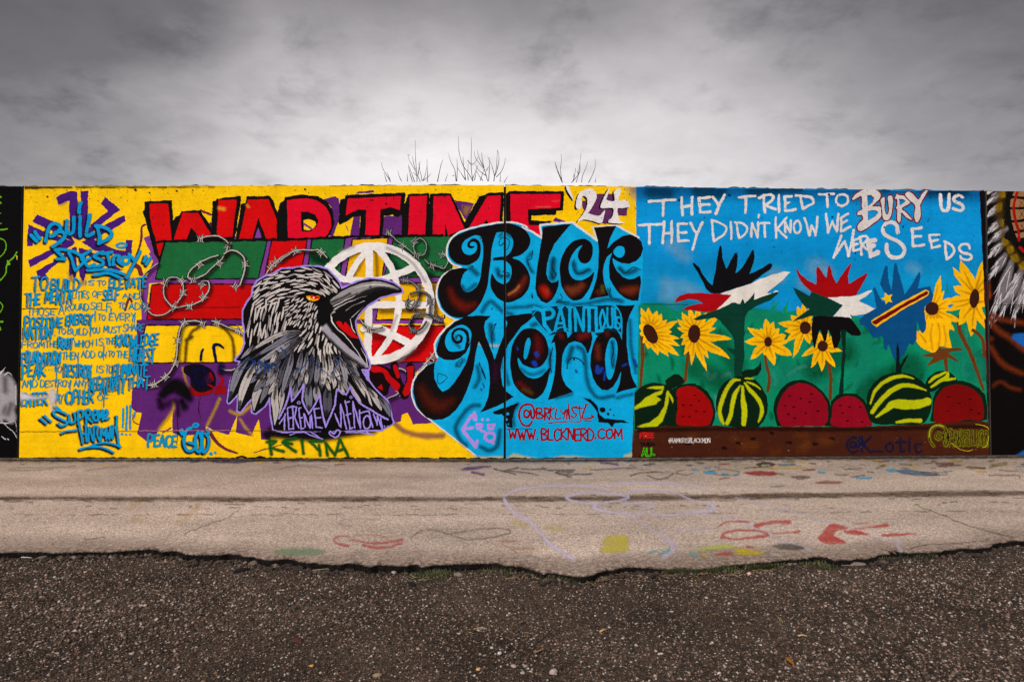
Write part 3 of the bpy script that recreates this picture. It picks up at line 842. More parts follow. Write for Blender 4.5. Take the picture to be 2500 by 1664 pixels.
red_letter('E', ["1310,300 1350,285 1375,190 1600,180 1622,640 1310,640"], ["1395,215 1577,208 1560,627 1378,632"], label='letter I in red with black outline')
red_letter('G', ["220,185 435,180 470,240 585,490 740,220 830,180 985,168 1003,180 990,520 960,560 430,645 170,642"],
           ["255,215 430,210 580,552 430,622 410,642 380,500 372,632 245,632", "830,210 970,205 955,495 840,520 820,460 790,500 635,545"], label='letter M in red with black outline')
red_letter('G', ["1015,200 1058,158 1640,160 1635,360 1562,372 1555,410 1300,420 1295,470 1520,480 1420,540 1390,640 1020,560"],
           ["1070,190 1605,190 1600,337 1255,352 1265,522 1400,522 1388,645 1075,520"], label='letter E in red with black outline')
paint('worn_paint', srgb(255, 176, 50), [St('C', "935,340 990,350", 30), St('C', "1230,310 1250,325", 20)], soft=4, gain=.7)
paint('worn_paint', srgb(244, 120, 110), [St('G', "1340,330 1500,325", 8), St('G', "1520,265 1590,262", 6)], soft=2, gain=.5)
paint('letter_bar', BLK, [St('C', "275,700 360,692 1090,682 1440,676 1760,668", 26, smooth=False), St('E', "-20,682 500,655 870,640 1742,628", 26, smooth=False)], only=[1], wob=.8)

# ---- '24
fr = 'I'
d24 = {"'": ["355,110 385,98 402,150 442,262 390,190"],
       '2': ["465,335 470,250 500,180 560,142 620,135 668,165 682,220 650,300 600,378 592,396 700,420 742,390 772,360 762,420 732,502 640,477 550,460 478,487 540,400 580,320 582,250 550,212 520,235 525,300 500,347"],
       '4': ["820,122 800,200 790,250 870,260 868,160 940,140 915,260 990,248 1032,300 1032,330 960,340 905,345 910,420 930,470 975,500 810,495 850,430 860,345 760,340 722,330 740,270 770,200"]}
for ch, pl in d24.items():
    sh = [Poly(fr, s, True) for s in pl]
    hol = []
    b = paint('painted_numeral', BLK, shift(sh, -4.2, 2.6) + shift(sh, -2, 1.3), wob=.5, label="white figure %s with black drop edge" % ch)
    paint('letter_fill', WHT, sh, parent=b, wob=.4)
paint('painted_patch', srgb(96, 44, 92), Poly('I', "795,215 800,225 785,250 790,255"))

# ---- peace globe
gl = [St('E', [(1010 + 605 * math.cos(R(a)), 1352 + 605 * math.sin(R(a))) for a in range(-180, 181, 6)], 88, smooth=False),
      St('E', "962,740 965,1100 955,1568 950,1900", 78), St('E', "950,790 850,900 750,1070", [70, 64, 70]), St('E', "1050,770 1150,890 1230,1050 1278,1300 1250,1550 1170,1740 1070,1880 990,1990", [74, 66, 66, 70, 70, 66, 56]),
      St('E', "545,965 610,1045 700,1095 880,1105 1080,1095 1250,1045 1480,955", [70, 76, 70, 60, 56, 72, 74]), St('E', "930,1370 1200,1365 1600,1370", 76),
      St('E', "900,1625 1060,1625 1200,1680 1350,1755 1425,1800", [60, 90, 80, 84, 80])]
paint('spray_shade', srgb(20, 14, 12), shift(gl[:1], 4, 4) + shift(gl[5:], 2, 4), soft=6, gain=.55, only=[1])
globe = paint('painted_globe', srgb(234, 228, 226), gl, only=[1], wob=.6, label='white globe drawn with meridians like a peace sign')
paint('spray_shade', srgb(150, 140, 138), [St('E', "1150,760 1400,900 1560,1120", 16), St('E', "650,800 800,740", 16), St('E', "1260,1480 1200,1640", 14), St('F', "1280,440 1450,300", 20)], soft=5, gain=.6, parent=globe, only=[1])

# ---- barbed wire
def barb(fr, x, y, a, s=36):
    out_d, out_l = [], []
    s *= .9
    c, sn = math.cos(R(a)), math.sin(R(a))
    def pt(u, v): return (x + u * c - v * sn, y + u * sn + v * c)
    for k in (-.5, 0, .5):
        l = [pt(k * s - 3, -s * .72), pt(k * s + 4, s * .72)]
        out_d.append(St(fr, l, s * .42, smooth=False)); out_l.append(St(fr, l, s * .2, smooth=False))
    for (u, v, u2, v2) in ((-.5, -.5, -1.1, -1.35), (.5, .5, 1.2, 1.2), (.5, -.5, .9, -1.5), (-.5, .5, -1.3, .9)):
        l = [pt(u * s, v * s), pt(u2 * s, v2 * s)]
        out_d.append(St(fr, l, [s * .42, s * .14], smooth=False)); out_l.append(St(fr, l, [s * .2, s * .06], smooth=False))
    return out_d, out_l
def wire(fr, path, barbs=(), w=24, light=srgb(186, 178, 172), dark=srgb(20, 15, 14), shade=True, s=42):
    w = w * 1.15
    st = St(fr, path, w)
    bd, bl = [], []
    for b in barbs:
        d, l = barb(fr, *b, s=s); bd += d; bl += l
    if shade:
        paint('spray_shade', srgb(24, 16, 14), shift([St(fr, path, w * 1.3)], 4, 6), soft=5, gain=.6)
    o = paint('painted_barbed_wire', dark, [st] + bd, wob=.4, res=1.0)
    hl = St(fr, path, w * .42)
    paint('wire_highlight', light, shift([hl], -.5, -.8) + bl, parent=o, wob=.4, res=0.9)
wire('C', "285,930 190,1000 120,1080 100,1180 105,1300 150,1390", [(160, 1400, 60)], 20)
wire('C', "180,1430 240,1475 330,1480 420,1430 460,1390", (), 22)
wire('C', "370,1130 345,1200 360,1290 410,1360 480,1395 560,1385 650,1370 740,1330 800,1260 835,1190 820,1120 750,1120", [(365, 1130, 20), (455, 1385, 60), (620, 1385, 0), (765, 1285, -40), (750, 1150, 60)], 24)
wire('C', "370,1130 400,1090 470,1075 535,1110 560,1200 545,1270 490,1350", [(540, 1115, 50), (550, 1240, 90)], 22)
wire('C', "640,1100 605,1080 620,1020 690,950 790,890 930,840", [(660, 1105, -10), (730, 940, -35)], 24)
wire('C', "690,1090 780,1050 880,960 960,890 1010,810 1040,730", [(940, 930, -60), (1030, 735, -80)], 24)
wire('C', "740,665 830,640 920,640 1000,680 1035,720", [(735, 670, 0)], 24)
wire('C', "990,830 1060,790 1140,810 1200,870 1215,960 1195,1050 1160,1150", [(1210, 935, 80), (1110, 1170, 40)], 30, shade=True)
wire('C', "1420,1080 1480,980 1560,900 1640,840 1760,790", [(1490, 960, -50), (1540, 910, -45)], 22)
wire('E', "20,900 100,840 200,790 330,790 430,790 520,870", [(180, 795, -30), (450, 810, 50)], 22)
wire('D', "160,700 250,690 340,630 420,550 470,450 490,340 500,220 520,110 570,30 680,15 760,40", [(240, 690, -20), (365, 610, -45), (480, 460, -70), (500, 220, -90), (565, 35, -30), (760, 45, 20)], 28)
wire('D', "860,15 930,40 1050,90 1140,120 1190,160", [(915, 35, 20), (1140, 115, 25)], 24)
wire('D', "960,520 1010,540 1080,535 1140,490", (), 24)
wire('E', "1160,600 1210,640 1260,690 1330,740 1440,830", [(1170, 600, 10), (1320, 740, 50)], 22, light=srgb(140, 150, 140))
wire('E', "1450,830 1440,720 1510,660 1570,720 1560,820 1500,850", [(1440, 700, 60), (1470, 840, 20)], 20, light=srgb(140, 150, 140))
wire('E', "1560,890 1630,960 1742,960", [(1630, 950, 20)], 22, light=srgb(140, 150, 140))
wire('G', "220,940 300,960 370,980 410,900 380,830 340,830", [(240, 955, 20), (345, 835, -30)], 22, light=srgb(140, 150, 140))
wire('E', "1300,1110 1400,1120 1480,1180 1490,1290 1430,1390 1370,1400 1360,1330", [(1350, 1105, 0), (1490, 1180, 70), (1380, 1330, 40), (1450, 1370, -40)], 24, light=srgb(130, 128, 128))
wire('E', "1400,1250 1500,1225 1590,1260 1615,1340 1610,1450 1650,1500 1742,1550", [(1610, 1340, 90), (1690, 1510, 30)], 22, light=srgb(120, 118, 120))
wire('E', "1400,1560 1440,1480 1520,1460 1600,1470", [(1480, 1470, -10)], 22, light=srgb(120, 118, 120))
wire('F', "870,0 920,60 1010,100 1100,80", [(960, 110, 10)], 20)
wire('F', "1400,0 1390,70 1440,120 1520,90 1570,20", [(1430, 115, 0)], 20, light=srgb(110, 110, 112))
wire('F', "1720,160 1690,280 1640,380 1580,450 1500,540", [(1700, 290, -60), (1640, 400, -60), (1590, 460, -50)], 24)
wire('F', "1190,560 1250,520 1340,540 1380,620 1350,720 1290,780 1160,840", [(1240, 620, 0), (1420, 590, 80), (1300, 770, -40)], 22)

# ---- dark scribble letters low on the left panel
sc = paint('painted_scribble', srgb(20, 10, 14), [Poly('D', "560,510 600,480 700,470 790,490 880,560 900,680 860,740 760,770 690,760 640,700 620,610 560,560", True)], only=[1], label='dark blotch of letters half covered with black and red')
paint('letter_fill', srgb(150, 4, 14), [Poly('D', "625,710 690,760 760,775 870,740 840,790 740,812 640,795", True), Poly('D', "780,600 850,560 880,640 820,680 900,720 960,640 900,560 950,570 990,640 960,720 890,740 800,690"), Poly('D', "880,760 1010,690 1010,790 880,795")], parent=sc, only=[1])
paint('spray_scribble', srgb(12, 14, 50), [St('D', "650,560 740,520 800,600 720,680 680,600", 60), St('D', "760,700 840,640", 50), St('D', "960,500 960,560", 70)], soft=6, gain=.8, only=[1])
paint('spray_blot', srgb(10, 4, 10), [St('D', "330,800 400,730 480,700 560,760 620,840", [80, 120, 140, 130, 60]), St('D', "540,860 570,930", 60), St('D', "300,850 320,920", 40), St('D', "500,880 500,1010", 18)], soft=10, gain=1.0, only=[1])
paint('spray_blot', srgb(40, 8, 46), [St('D', "320,930 400,890 460,860", 60)], soft=9, gain=.7, only=[1])
paint('paint_drip', srgb(40, 6, 30), [St('D', "490,900 495,1200 485,1330", 7), St('D', "735,820 720,950 740,1050", 5), St('D', "720,820 715,1000", 4)], only=[1])
paint('spray_line', srgb(56, 36, 6), [St('D', "575,440 590,260 640,140 720,80", 28), St('D', "960,70 1050,160 1090,280 1090,440", 26), St('D', "590,220 640,180", 40)], soft=4, gain=.8, only=[1])
paint('spray_tag', srgb(10, 22, 50), [St('D', "740,430 750,350 765,320", 26), St('D', "900,440 885,340 880,280 930,265 980,300", [30, 34, 40, 36, 20])], only=[1])
yt = paint('painted_scribble', srgb(22, 6, 10), [Poly('F', "960,500 1060,480 1180,520 1230,600 1180,700 1150,800 1060,780 970,660", True), St('F', "1230,500 1260,640 1340,800", 90), St('F', "1400,500 1400,640 1350,780", 90)], only=[1], label='red and black letters behind barbed wire')
paint('letter_fill', srgb(190, 4, 16), [Poly('F', "970,500 1060,495 1150,540 1200,610 1290,690 1250,760 1200,700 1150,640 1100,560 1000,560", True), St('F', "1240,500 1270,600", 44), Poly('F', "1365,500 1440,490 1430,650 1390,790 1340,815 1320,770 1370,640"), Poly('F', "1050,720 1100,680 1110,750")], parent=yt, only=[1])

# ---- the raven
body = Poly('R', "965,290 950,240 900,180 850,130 780,108 700,103 600,113 560,122 470,125 415,160 330,190 270,225 235,280 225,350 185,400 150,470 150,560 165,640 160,690 166,742 150,790 130,830 85,880 130,890 100,940 50,1050 20,1230 32,1240 110,1155 105,1305 125,1312 180,1240 235,1180 225,1315 250,1325 330,1262 372,1180 382,1340 402,1458 480,1475 820,1462 1300,1462 1395,1402 1352,1230 1250,1130 1195,1060 1140,985 1130,955 1190,958 1200,930 1190,880 1145,780 1112,700 1080,620 1080,555 1110,500 1180,425 1290,358 1400,330 1475,316 1460,285 1400,243 1300,213 1200,206 1100,232 1020,268")
bo = St('R', body.p * 3.409 - np.array([550, 620]) * 3.409, 26, smooth=False, closed=True)
paint('spray_shade', srgb(14, 10, 16), [St('R', "340,1500 500,1490 800,1500 1000,1480 1240,1470", [50, 90, 110, 80, 30]), St('R', "380,1470 360,1520", 50)], soft=9, gain=1.0, only=[1])
raven = paint('painted_raven', LAV, [body, bo], only=[1], wob=.5, label='grey and black raven with open beak and orange eye, lavender rim')
paint('raven_body', srgb(13, 11, 12), body, parent=raven, only=[1], wob=.3)
RV = random.Random(5)
def plume(region, ctrl, n, L, W, minus=None, jitter=.12, prof=(.45, 1, .9, .25), tries=9000, seed=1):
    """strokes that follow a combed direction field without touching each other"""
    rr = random.Random(seed)
    pg = Poly('R', region, True)
    lo, hi = pg.bbox()
    xs_ = np.array([rr.uniform(lo[0], hi[0]) for _ in range(tries)]); ys_ = np.array([rr.uniform(lo[1], hi[1]) for _ in range(tries)])
    ok = pg.ev(xs_, ys_) < -.5
    for m in (minus or []): ok &= m.ev(xs_, ys_) > 1.0
    c = np.array(ctrl, float); cp = c[:, :2] / 3.409 + np.array([550, 620]); cd = c[:, 2:]
    acc, res_ = [], []
    for x, y in zip(xs_[ok], ys_[ok]):
        w = 1 / ((cp[:, 0] - x) ** 2 + (cp[:, 1] - y) ** 2 + 30)
        d = (cd * w[:, None]).sum(0); l = math.hypot(*d) or 1; d = d / l
        a = math.atan2(d[1], d[0]) + rr.gauss(0, jitter); d = (math.cos(a), math.sin(a))
        bad = False
        for (x2, y2, d2) in acc:
            ux, uy = x - x2, y - y2
            al = ux * d2[0] + uy * d2[1]; ac = -ux * d2[1] + uy * d2[0]
            if (al / (L * 1.02)) ** 2 + (ac / (W * 1.32)) ** 2 < 1: bad = True; break
        if bad: continue
        acc.append((x, y, d))
        ll = L * rr.uniform(.8, 1.1) / 2
        k = rr.uniform(-.16, .16) * ll
        res_.append((x, y, d, ll, k, rr.random()))
        if len(acc) >= n: break
    out = []
    for (x, y, d, ll, k, u) in res_:
        pts = [(x - d[0] * ll, y - d[1] * ll), (x - d[0] * ll * .3 - d[1] * k, y - d[1] * ll * .3 + d[0] * k),
               (x + d[0] * ll * .35 - d[1] * k, y + d[1] * ll * .35 + d[0] * k), (x + d[0] * ll, y + d[1] * ll)]
        out.append((u, St('S', pts, [W * p for p in prof], n=3)))
    return out
eye_zone = Ell('R', 735, 370, 95, 45)
crown = plume("240,340 265,250 330,205 420,150 560,132 700,118 790,122 880,190 940,270 930,300 860,330 790,330 680,320 590,350 480,380 380,430 250,440",
              [(280, 330, -.6, .8), (330, 250, -.8, .5), (450, 200, -.95, .25), (450, 320, -.95, .35), (600, 170, -1, .05), (620, 280, -1, .1), (720, 200, -1, -.05), (800, 260, -.65, -.7), (870, 200, -.6, -.75), (900, 280, -.6, -.75), (760, 310, -.8, -.5)],
              230, 26, 4.2, [eye_zone], seed=3)
cheek = plume("235,450 330,430 420,400 470,470 500,560 500,640 420,690 300,700 190,720 180,620 200,520", [(250, 500, -.3, 1), (300, 600, -.12, 1), (400, 480, -.15, 1), (420, 620, -.1, 1), (220, 650, -.2, 1), (470, 560, -.3, 1)], 90, 38, 4.5, seed=4)
face = plume("480,390 600,365 690,400 760,410 770,470 760,600 640,610 540,590 500,500", [(520, 420, -.95, .4), (560, 500, -.9, .55), (640, 430, -.8, .6), (620, 560, -.5, .9), (720, 470, -.5, .9), (740, 560, -.3, 1), (560, 570, -.5, .9)], 110, 15, 3.6, [eye_zone], seed=5)
neck = plume("620,660 780,600 830,680 900,720 960,800 900,860 760,850 640,800 560,760", [(700, 680, -.6, .8), (780, 720, -.25, 1), (850, 760, .1, 1), (920, 800, .35, .9), (650, 740, -.7, .7), (760, 820, -.1, 1)], 60, 32, 5.2, seed=6)
paint('head_feather', FEA, [s for u, s in crown + cheek + face + neck if u < .82], parent=raven, only=[1], res=.85, wob=.25, stuff=True)
paint('head_feather', srgb(146, 140, 142), [s for u, s in crown + cheek + face + neck if u >= .82], parent=raven, only=[1], res=.85, wob=.25, stuff=True)
# long breast and wing feathers
spk = [("620,640 480,660 330,730 180,830", 34), ("625,655 520,690 390,770 200,880", 40), ("610,690 500,760 360,850 200,960", 44), ("630,700 540,790 400,900 260,1030", 46),
       ("200,860 120,960 70,1080 35,1210", 60), ("250,900 190,1020 140,1150 118,1290", 60), ("330,960 290,1080 250,1190 238,1300", 60), ("400,960 370,1060 330,1150 290,1240", 50),
       ("440,900 420,1010 390,1100 370,1170", 46), ("520,850 480,960 440,1080 400,1160", 46), ("560,800 540,920 500,1050 470,1180", 44), ("430,1060 410,1200 420,1300 410,1420", 56),
       ("480,1080 470,1180 450,1280 430,1380", 44), ("640,800 620,900 600,980 560,1080", 40), ("680,820 670,920 640,1010 620,1090", 40), ("720,840 720,940 700,1040 690,1110", 44),
       ("770,850 770,950 760,1030 750,1100", 40), ("810,840 830,940 820,1040 800,1120", 40), ("860,840 880,920 880,1010 870,1080", 40), ("900,840 930,920 950,1000 940,1090", 40),
       ("950,850 980,930 1000,1020 1000,1100", 42), ("980,840 1040,940 1080,1040 1110,1120", 40), ("1020,930 1090,1020 1150,1100 1200,1200", 46), ("1060,1000 1130,1100 1180,1180 1220,1260", 44),
       ("1000,1040 1040,1120 1100,1210 1140,1250", 48), ("700,1080 690,1160 690,1240 700,1290", 70), ("760,1090 760,1150 770,1200 770,1240", 60), ("860,1090 850,1180 850,1270 840,1340", 70),
       ("590,1080 580,1140 570,1180 560,1210", 50), ("960,1060 960,1120 980,1170 1000,1200", 44), ("1180,1110 1240,1180 1280,1250 1300,1300", 50), ("1280,1190 1320,1240 1350,1290 1370,1350", 50),
       ("230,760 200,800 170,830 130,870", 30), ("560,960 540,1020 520,1070 500,1130", 34), ("790,980 800,1040 800,1080 800,1130", 30), ("900,990 900,1040 910,1080 900,1120", 34), ("330,860 300,940 270,1000 240,1050", 40)]
lt, md, dk, qu, qd = [], [], [], [], []
for i, (s, w) in enumerate(spk):
    w *= 1.22
    st = St('R', s, [w * .25, w * .85, w, w * .8, w * .12])
    (lt, md, lt, dk, md)[i % 5].append(st)
    a = P('R', s)
    qu.append(St('S', a, [.8, 1.0, .6]))
    for j in range(1 if i % 2 else 0):
        m = a + np.array([RV.uniform(-1, 1) * w / 12, 0])
        qd.append(St('S', m[1:], [w * .06, w * .02]))
for i in range(46):                                             # shorter feathers over the breast and shoulder
    x = RV.uniform(300, 1080); y = RV.uniform(800, 1050)
    a = (x - 720) / 520.0 + RV.uniform(-.12, .12); l = RV.uniform(85, 140)
    pts = [(x, y), (x + l * .35 * a, y + l * .35), (x + l * .75 * a, y + l * .7), (x + l * 1.1 * a, y + l)]
    spk.append((' '.join('%.0f,%.0f' % p for p in pts), RV.uniform(24, 36)))
inside = Poly('S', body.p)
batches = [[] for _ in range(6)]
for i, (s_, w) in enumerate(spk):
    batches[i % 6].append((s_, w * 1.08))
FCOL = [srgb(176, 168, 166), srgb(112, 112, 126), srgb(146, 142, 148), srgb(78, 77, 88), srgb(124, 122, 134), srgb(186, 178, 174)]
for bi, lst in enumerate(batches):
    sts = [St('R', s_, [w * .25, w * .9, w, w * .78, w * .1]) for s_, w in lst]
    paint('feather_edge', srgb(12, 10, 12), [St('S', s.a[:, :2], 2 * (s.a[:, 2] + 1.7), n=1, smooth=False) for s in sts], parent=raven, only=[1], stuff=True, res=1)
    paint('breast_feather', FCOL[bi], sts, parent=raven, only=[1], wob=.25, stuff=True, res=1)
    paint('feather_shade', srgb(34, 31, 37), [St('S', s.a[int(len(s.a) * .0):int(len(s.a) * .4), :2], 2 * s.a[:, 2].max() * .35, smooth=False) for s in sts] + [St('S', s.a[int(len(s.a) * .82):, :2], 2 * s.a[:, 2].max() * .4, smooth=False) for s in sts[::2]], soft=3, gain=.75, parent=raven, only=[1], res=1.6, stuff=True)
    paint('feather_light', tuple(min(c * 1.5, .8) for c in FCOL[bi]), [St('S', s.a[int(len(s.a) * .3):int(len(s.a) * .8), :2] + np.array([s.a[:, 2].max() * .35, 0]), 1.6, smooth=False) for s in sts], soft=1.2, gain=.7, parent=raven, only=[1], res=1.2, stuff=True)
    paint('feather_quill', srgb(24, 20, 22), [St('S', s.a[2::5, :2], [.5, 1.1, .5], smooth=False) for s in sts], parent=raven, only=[1], res=.8, stuff=True)
# beak
bk = paint('beak', srgb(18, 15, 16), [Poly('R', "850,380 960,300 1050,255 1150,225 1250,213 1340,225 1420,262 1470,308 1400,326 1290,352 1180,420 1110,495 1078,555 1085,620 960,560 870,520"),
                                     Poly('R', "800,640 850,540 930,560 1085,620 1112,700 1145,780 1192,885 1198,940 1185,955 1130,945 1010,860 880,740")], parent=raven, only=[1], wob=.3)
paint('beak_light', srgb(148, 143, 144), [Poly('R', "872,390 960,318 1060,268 1150,240 1250,228 1340,240 1420,275 1452,298 1380,292 1290,275 1200,300 1110,350 1000,395 900,430", True)], parent=raven, only=[1])
paint('beak_shade', srgb(30, 27, 30), [St('R', "900,440 1010,400 1110,355 1200,310 1300,285 1440,300", [20, 40, 46, 40, 26, 10]), St('R', "1205,265 1222,318", 10), St('R', "880,400 960,370 1040,330", 12), St('R', "900,420 980,385 1100,330", 8)], soft=4, parent=raven, only=[1], res=1.6)
paint('beak_light', srgb(214, 206, 204), [St('R', "880,470 960,430 1060,385 1180,345", [3, 6, 4, 2]), St('R', "890,440 980,395 1080,345", [6, 7, 3]), St('R', "870,500 900,470 960,440", [8, 5, 2]), St('R', "1060,285 1180,260 1300,255 1400,275", [2, 7, 7, 2]), St('R', "880,530 880,500 910,480", 8), St('R', "1000,470 1060,430 1160,390", 3),
                                          St('R', "885,525 890,560 930,620 1000,680 1090,800 1160,910", [10, 12, 9, 7, 6, 4]), St('R', "1040,540 1050,590 1070,640 1085,660", [4, 8, 8, 3]), St('R', "1050,530 1090,490 1150,440", [5, 4, 2]), St('R', "1130,780 1170,860 1185,930", [3, 6, 6])], parent=raven, only=[1], res=.9)
paint('beak_light', srgb(160, 154, 166), [Poly('R', "805,600 838,560 862,600 900,650 1010,760 1110,850 1180,915 1188,945 1130,930 1010,845 890,735 815,660", True)], parent=raven, only=[1])
paint('beak_shade', srgb(40, 36, 42), [St('R', "810,650 900,740 1020,845 1150,935", 16), St('R', "850,580 900,650", 8)], soft=4, parent=raven, only=[1], res=1.6)
paint('tongue', srgb(206, 0, 12), Poly('R', "922,563 945,556 970,572 982,600 996,562 1018,580 1062,650 1112,706 1050,690 985,640 940,600"), parent=raven, only=[1])
ey = paint('eye', srgb(10, 8, 8), Ell('R', 735, 368, 70, 36, 8), parent=raven, only=[1])
paint('eye_iris', srgb(246, 164, 10), Poly('R', "675,350 720,344 790,350 778,380 740,394 700,388 682,372"), parent=raven, only=[1])
paint('eye_iris', srgb(206, 10, 10), Poly('R', "702,346 792,350 778,372 740,378 712,366"), parent=raven, only=[1])
paint('eye_iris', srgb(250, 236, 200), [Ell('R', 737, 362, 7), Ell('R', 700, 370, 9, 6)], parent=raven, only=[1])
paint('raven_body', srgb(13, 11, 12), [Poly('R', "780,400 850,385 900,450 870,520 860,560 800,600 770,560 775,480", True)], soft=3, parent=raven, only=[1], res=1.6)
# blue scrawl across the breast
paint('spray_tag', srgb(22, 58, 120), [St('R', "100,930 140,900 200,870 230,900 190,940 130,960", 8), St('R', "245,880 255,990 280,880 300,960", 10), St('R', "330,880 320,980 350,900 360,960 390,900 380,970", 9), St('R', "440,870 420,960", 7), St('R', "500,790 500,860", 9), St('R', "580,960 640,950 690,880 740,860 740,900 850,1000 900,1030 950,1010", 7), St('R', "920,860 945,850 950,880 880,1000", 7), St('R', "460,780 480,800", 14)], only=[1], res=1, gain=1)
# signature in peaked lavender letters at the foot of the raven
sig = paint('painted_name', srgb(10, 8, 10), Poly('F', "10,1180 40,1000 100,840 130,720 160,860 220,770 270,690 280,860 320,1000 380,910 445,800 470,990 500,1130 560,1000 600,900 620,730 680,800 740,790 760,710 800,800 860,900 930,950 920,740 990,960 1080,1010 1190,1070 1210,1110 1100,1160 500,1190"), only=[1], label='artist name in thin lavender letters on black')
L_ = lambda s, w=15: St('F', s, w, smooth=False)
paint('name_stroke', LAV, [L_("0,1050 60,940 100,840 130,720 140,870 200,800 270,690 250,860 320,1000 370,930 440,800 460,960 500,1140 560,1000 600,900 620,740 720,800 760,710 800,800 880,900 990,960 1050,1000 1160,1060", 18),
                           L_("10,1105 70,1020"), L_("70,1000 60,1170"), L_("95,935 110,1165 150,1160"), L_("95,935 150,920"), L_("105,1050 140,1040"), L_("160,1160 150,920 190,930 170,1030 215,1150"), L_("215,940 240,1160 270,1155"), L_("215,940 240,935"), L_("225,1040 250,1040"),
                           L_("285,1140 270,1000 335,1150 340,1030"), L_("360,1150 350,1010"), L_("380,950 400,1140 460,1150"), L_("380,950 430,940"), L_("390,1040 450,1040"), L_("600,1000 650,1130"), L_("665,1140 660,900 690,1000 720,1160"), L_("710,860 760,1160 790,1150"), L_("720,1010 770,1000"), L_("710,880 750,870"),
                           L_("810,1150 790,870 870,1150 860,960"), L_("870,990 960,970 1000,1140"), Ring('F', 940, 1090, 40, 70, 15), L_("1010,1000 1050,1120 1050,1020 1105,1170 1085,1040"), Ell('F', 1125, 1135, 9), Ell('F', 1160, 1132, 9), Ring('F', 215, 880, 14, 12, 9), Ring('F', 770, 825, 10, 12, 8)], parent=sig, only=[1], res=.9)
paint('name_stroke', LAV, [L_("120,1225 180,1200 280,1195 340,1225 470,1270", 12), L_("340,1190 440,1255", 10), L_("720,1200 860,1195 1010,1225", 12), L_("930,1190 1000,1225", 12), Poly('F', "910,530 965,545 970,640 1000,700 930,630")], parent=sig, only=[1], res=1)
paint('painted_heart', LAV, St('F', "600,1250 545,1215 550,1185 590,1210 620,1175 655,1185 640,1230 605,1250", 14), only=[1], res=1)
paint('spray_tag', srgb(14, 86, 24), [St('D', "1470,1280 1490,1430", 30), St('D', "1440,1300 1540,1290 1480,1350 1620,1400", 26), St('D', "1742,1260 1610,1300 1742,1390", 24)] +
      [St('F', s, 28, smooth=False) for s in ("180,1260 40,1300 180,1400", "40,1300 140,1320", "245,1280 265,1420", "480,1290 330,1290 440,1400", "430,1330 440,1440", "500,1310 520,1440 500,1310 600,1440", "600,1440 650,1270 740,1450", "610,1400 700,1370")], soft=3.2, only=[1], res=1.4, gain=1.1)

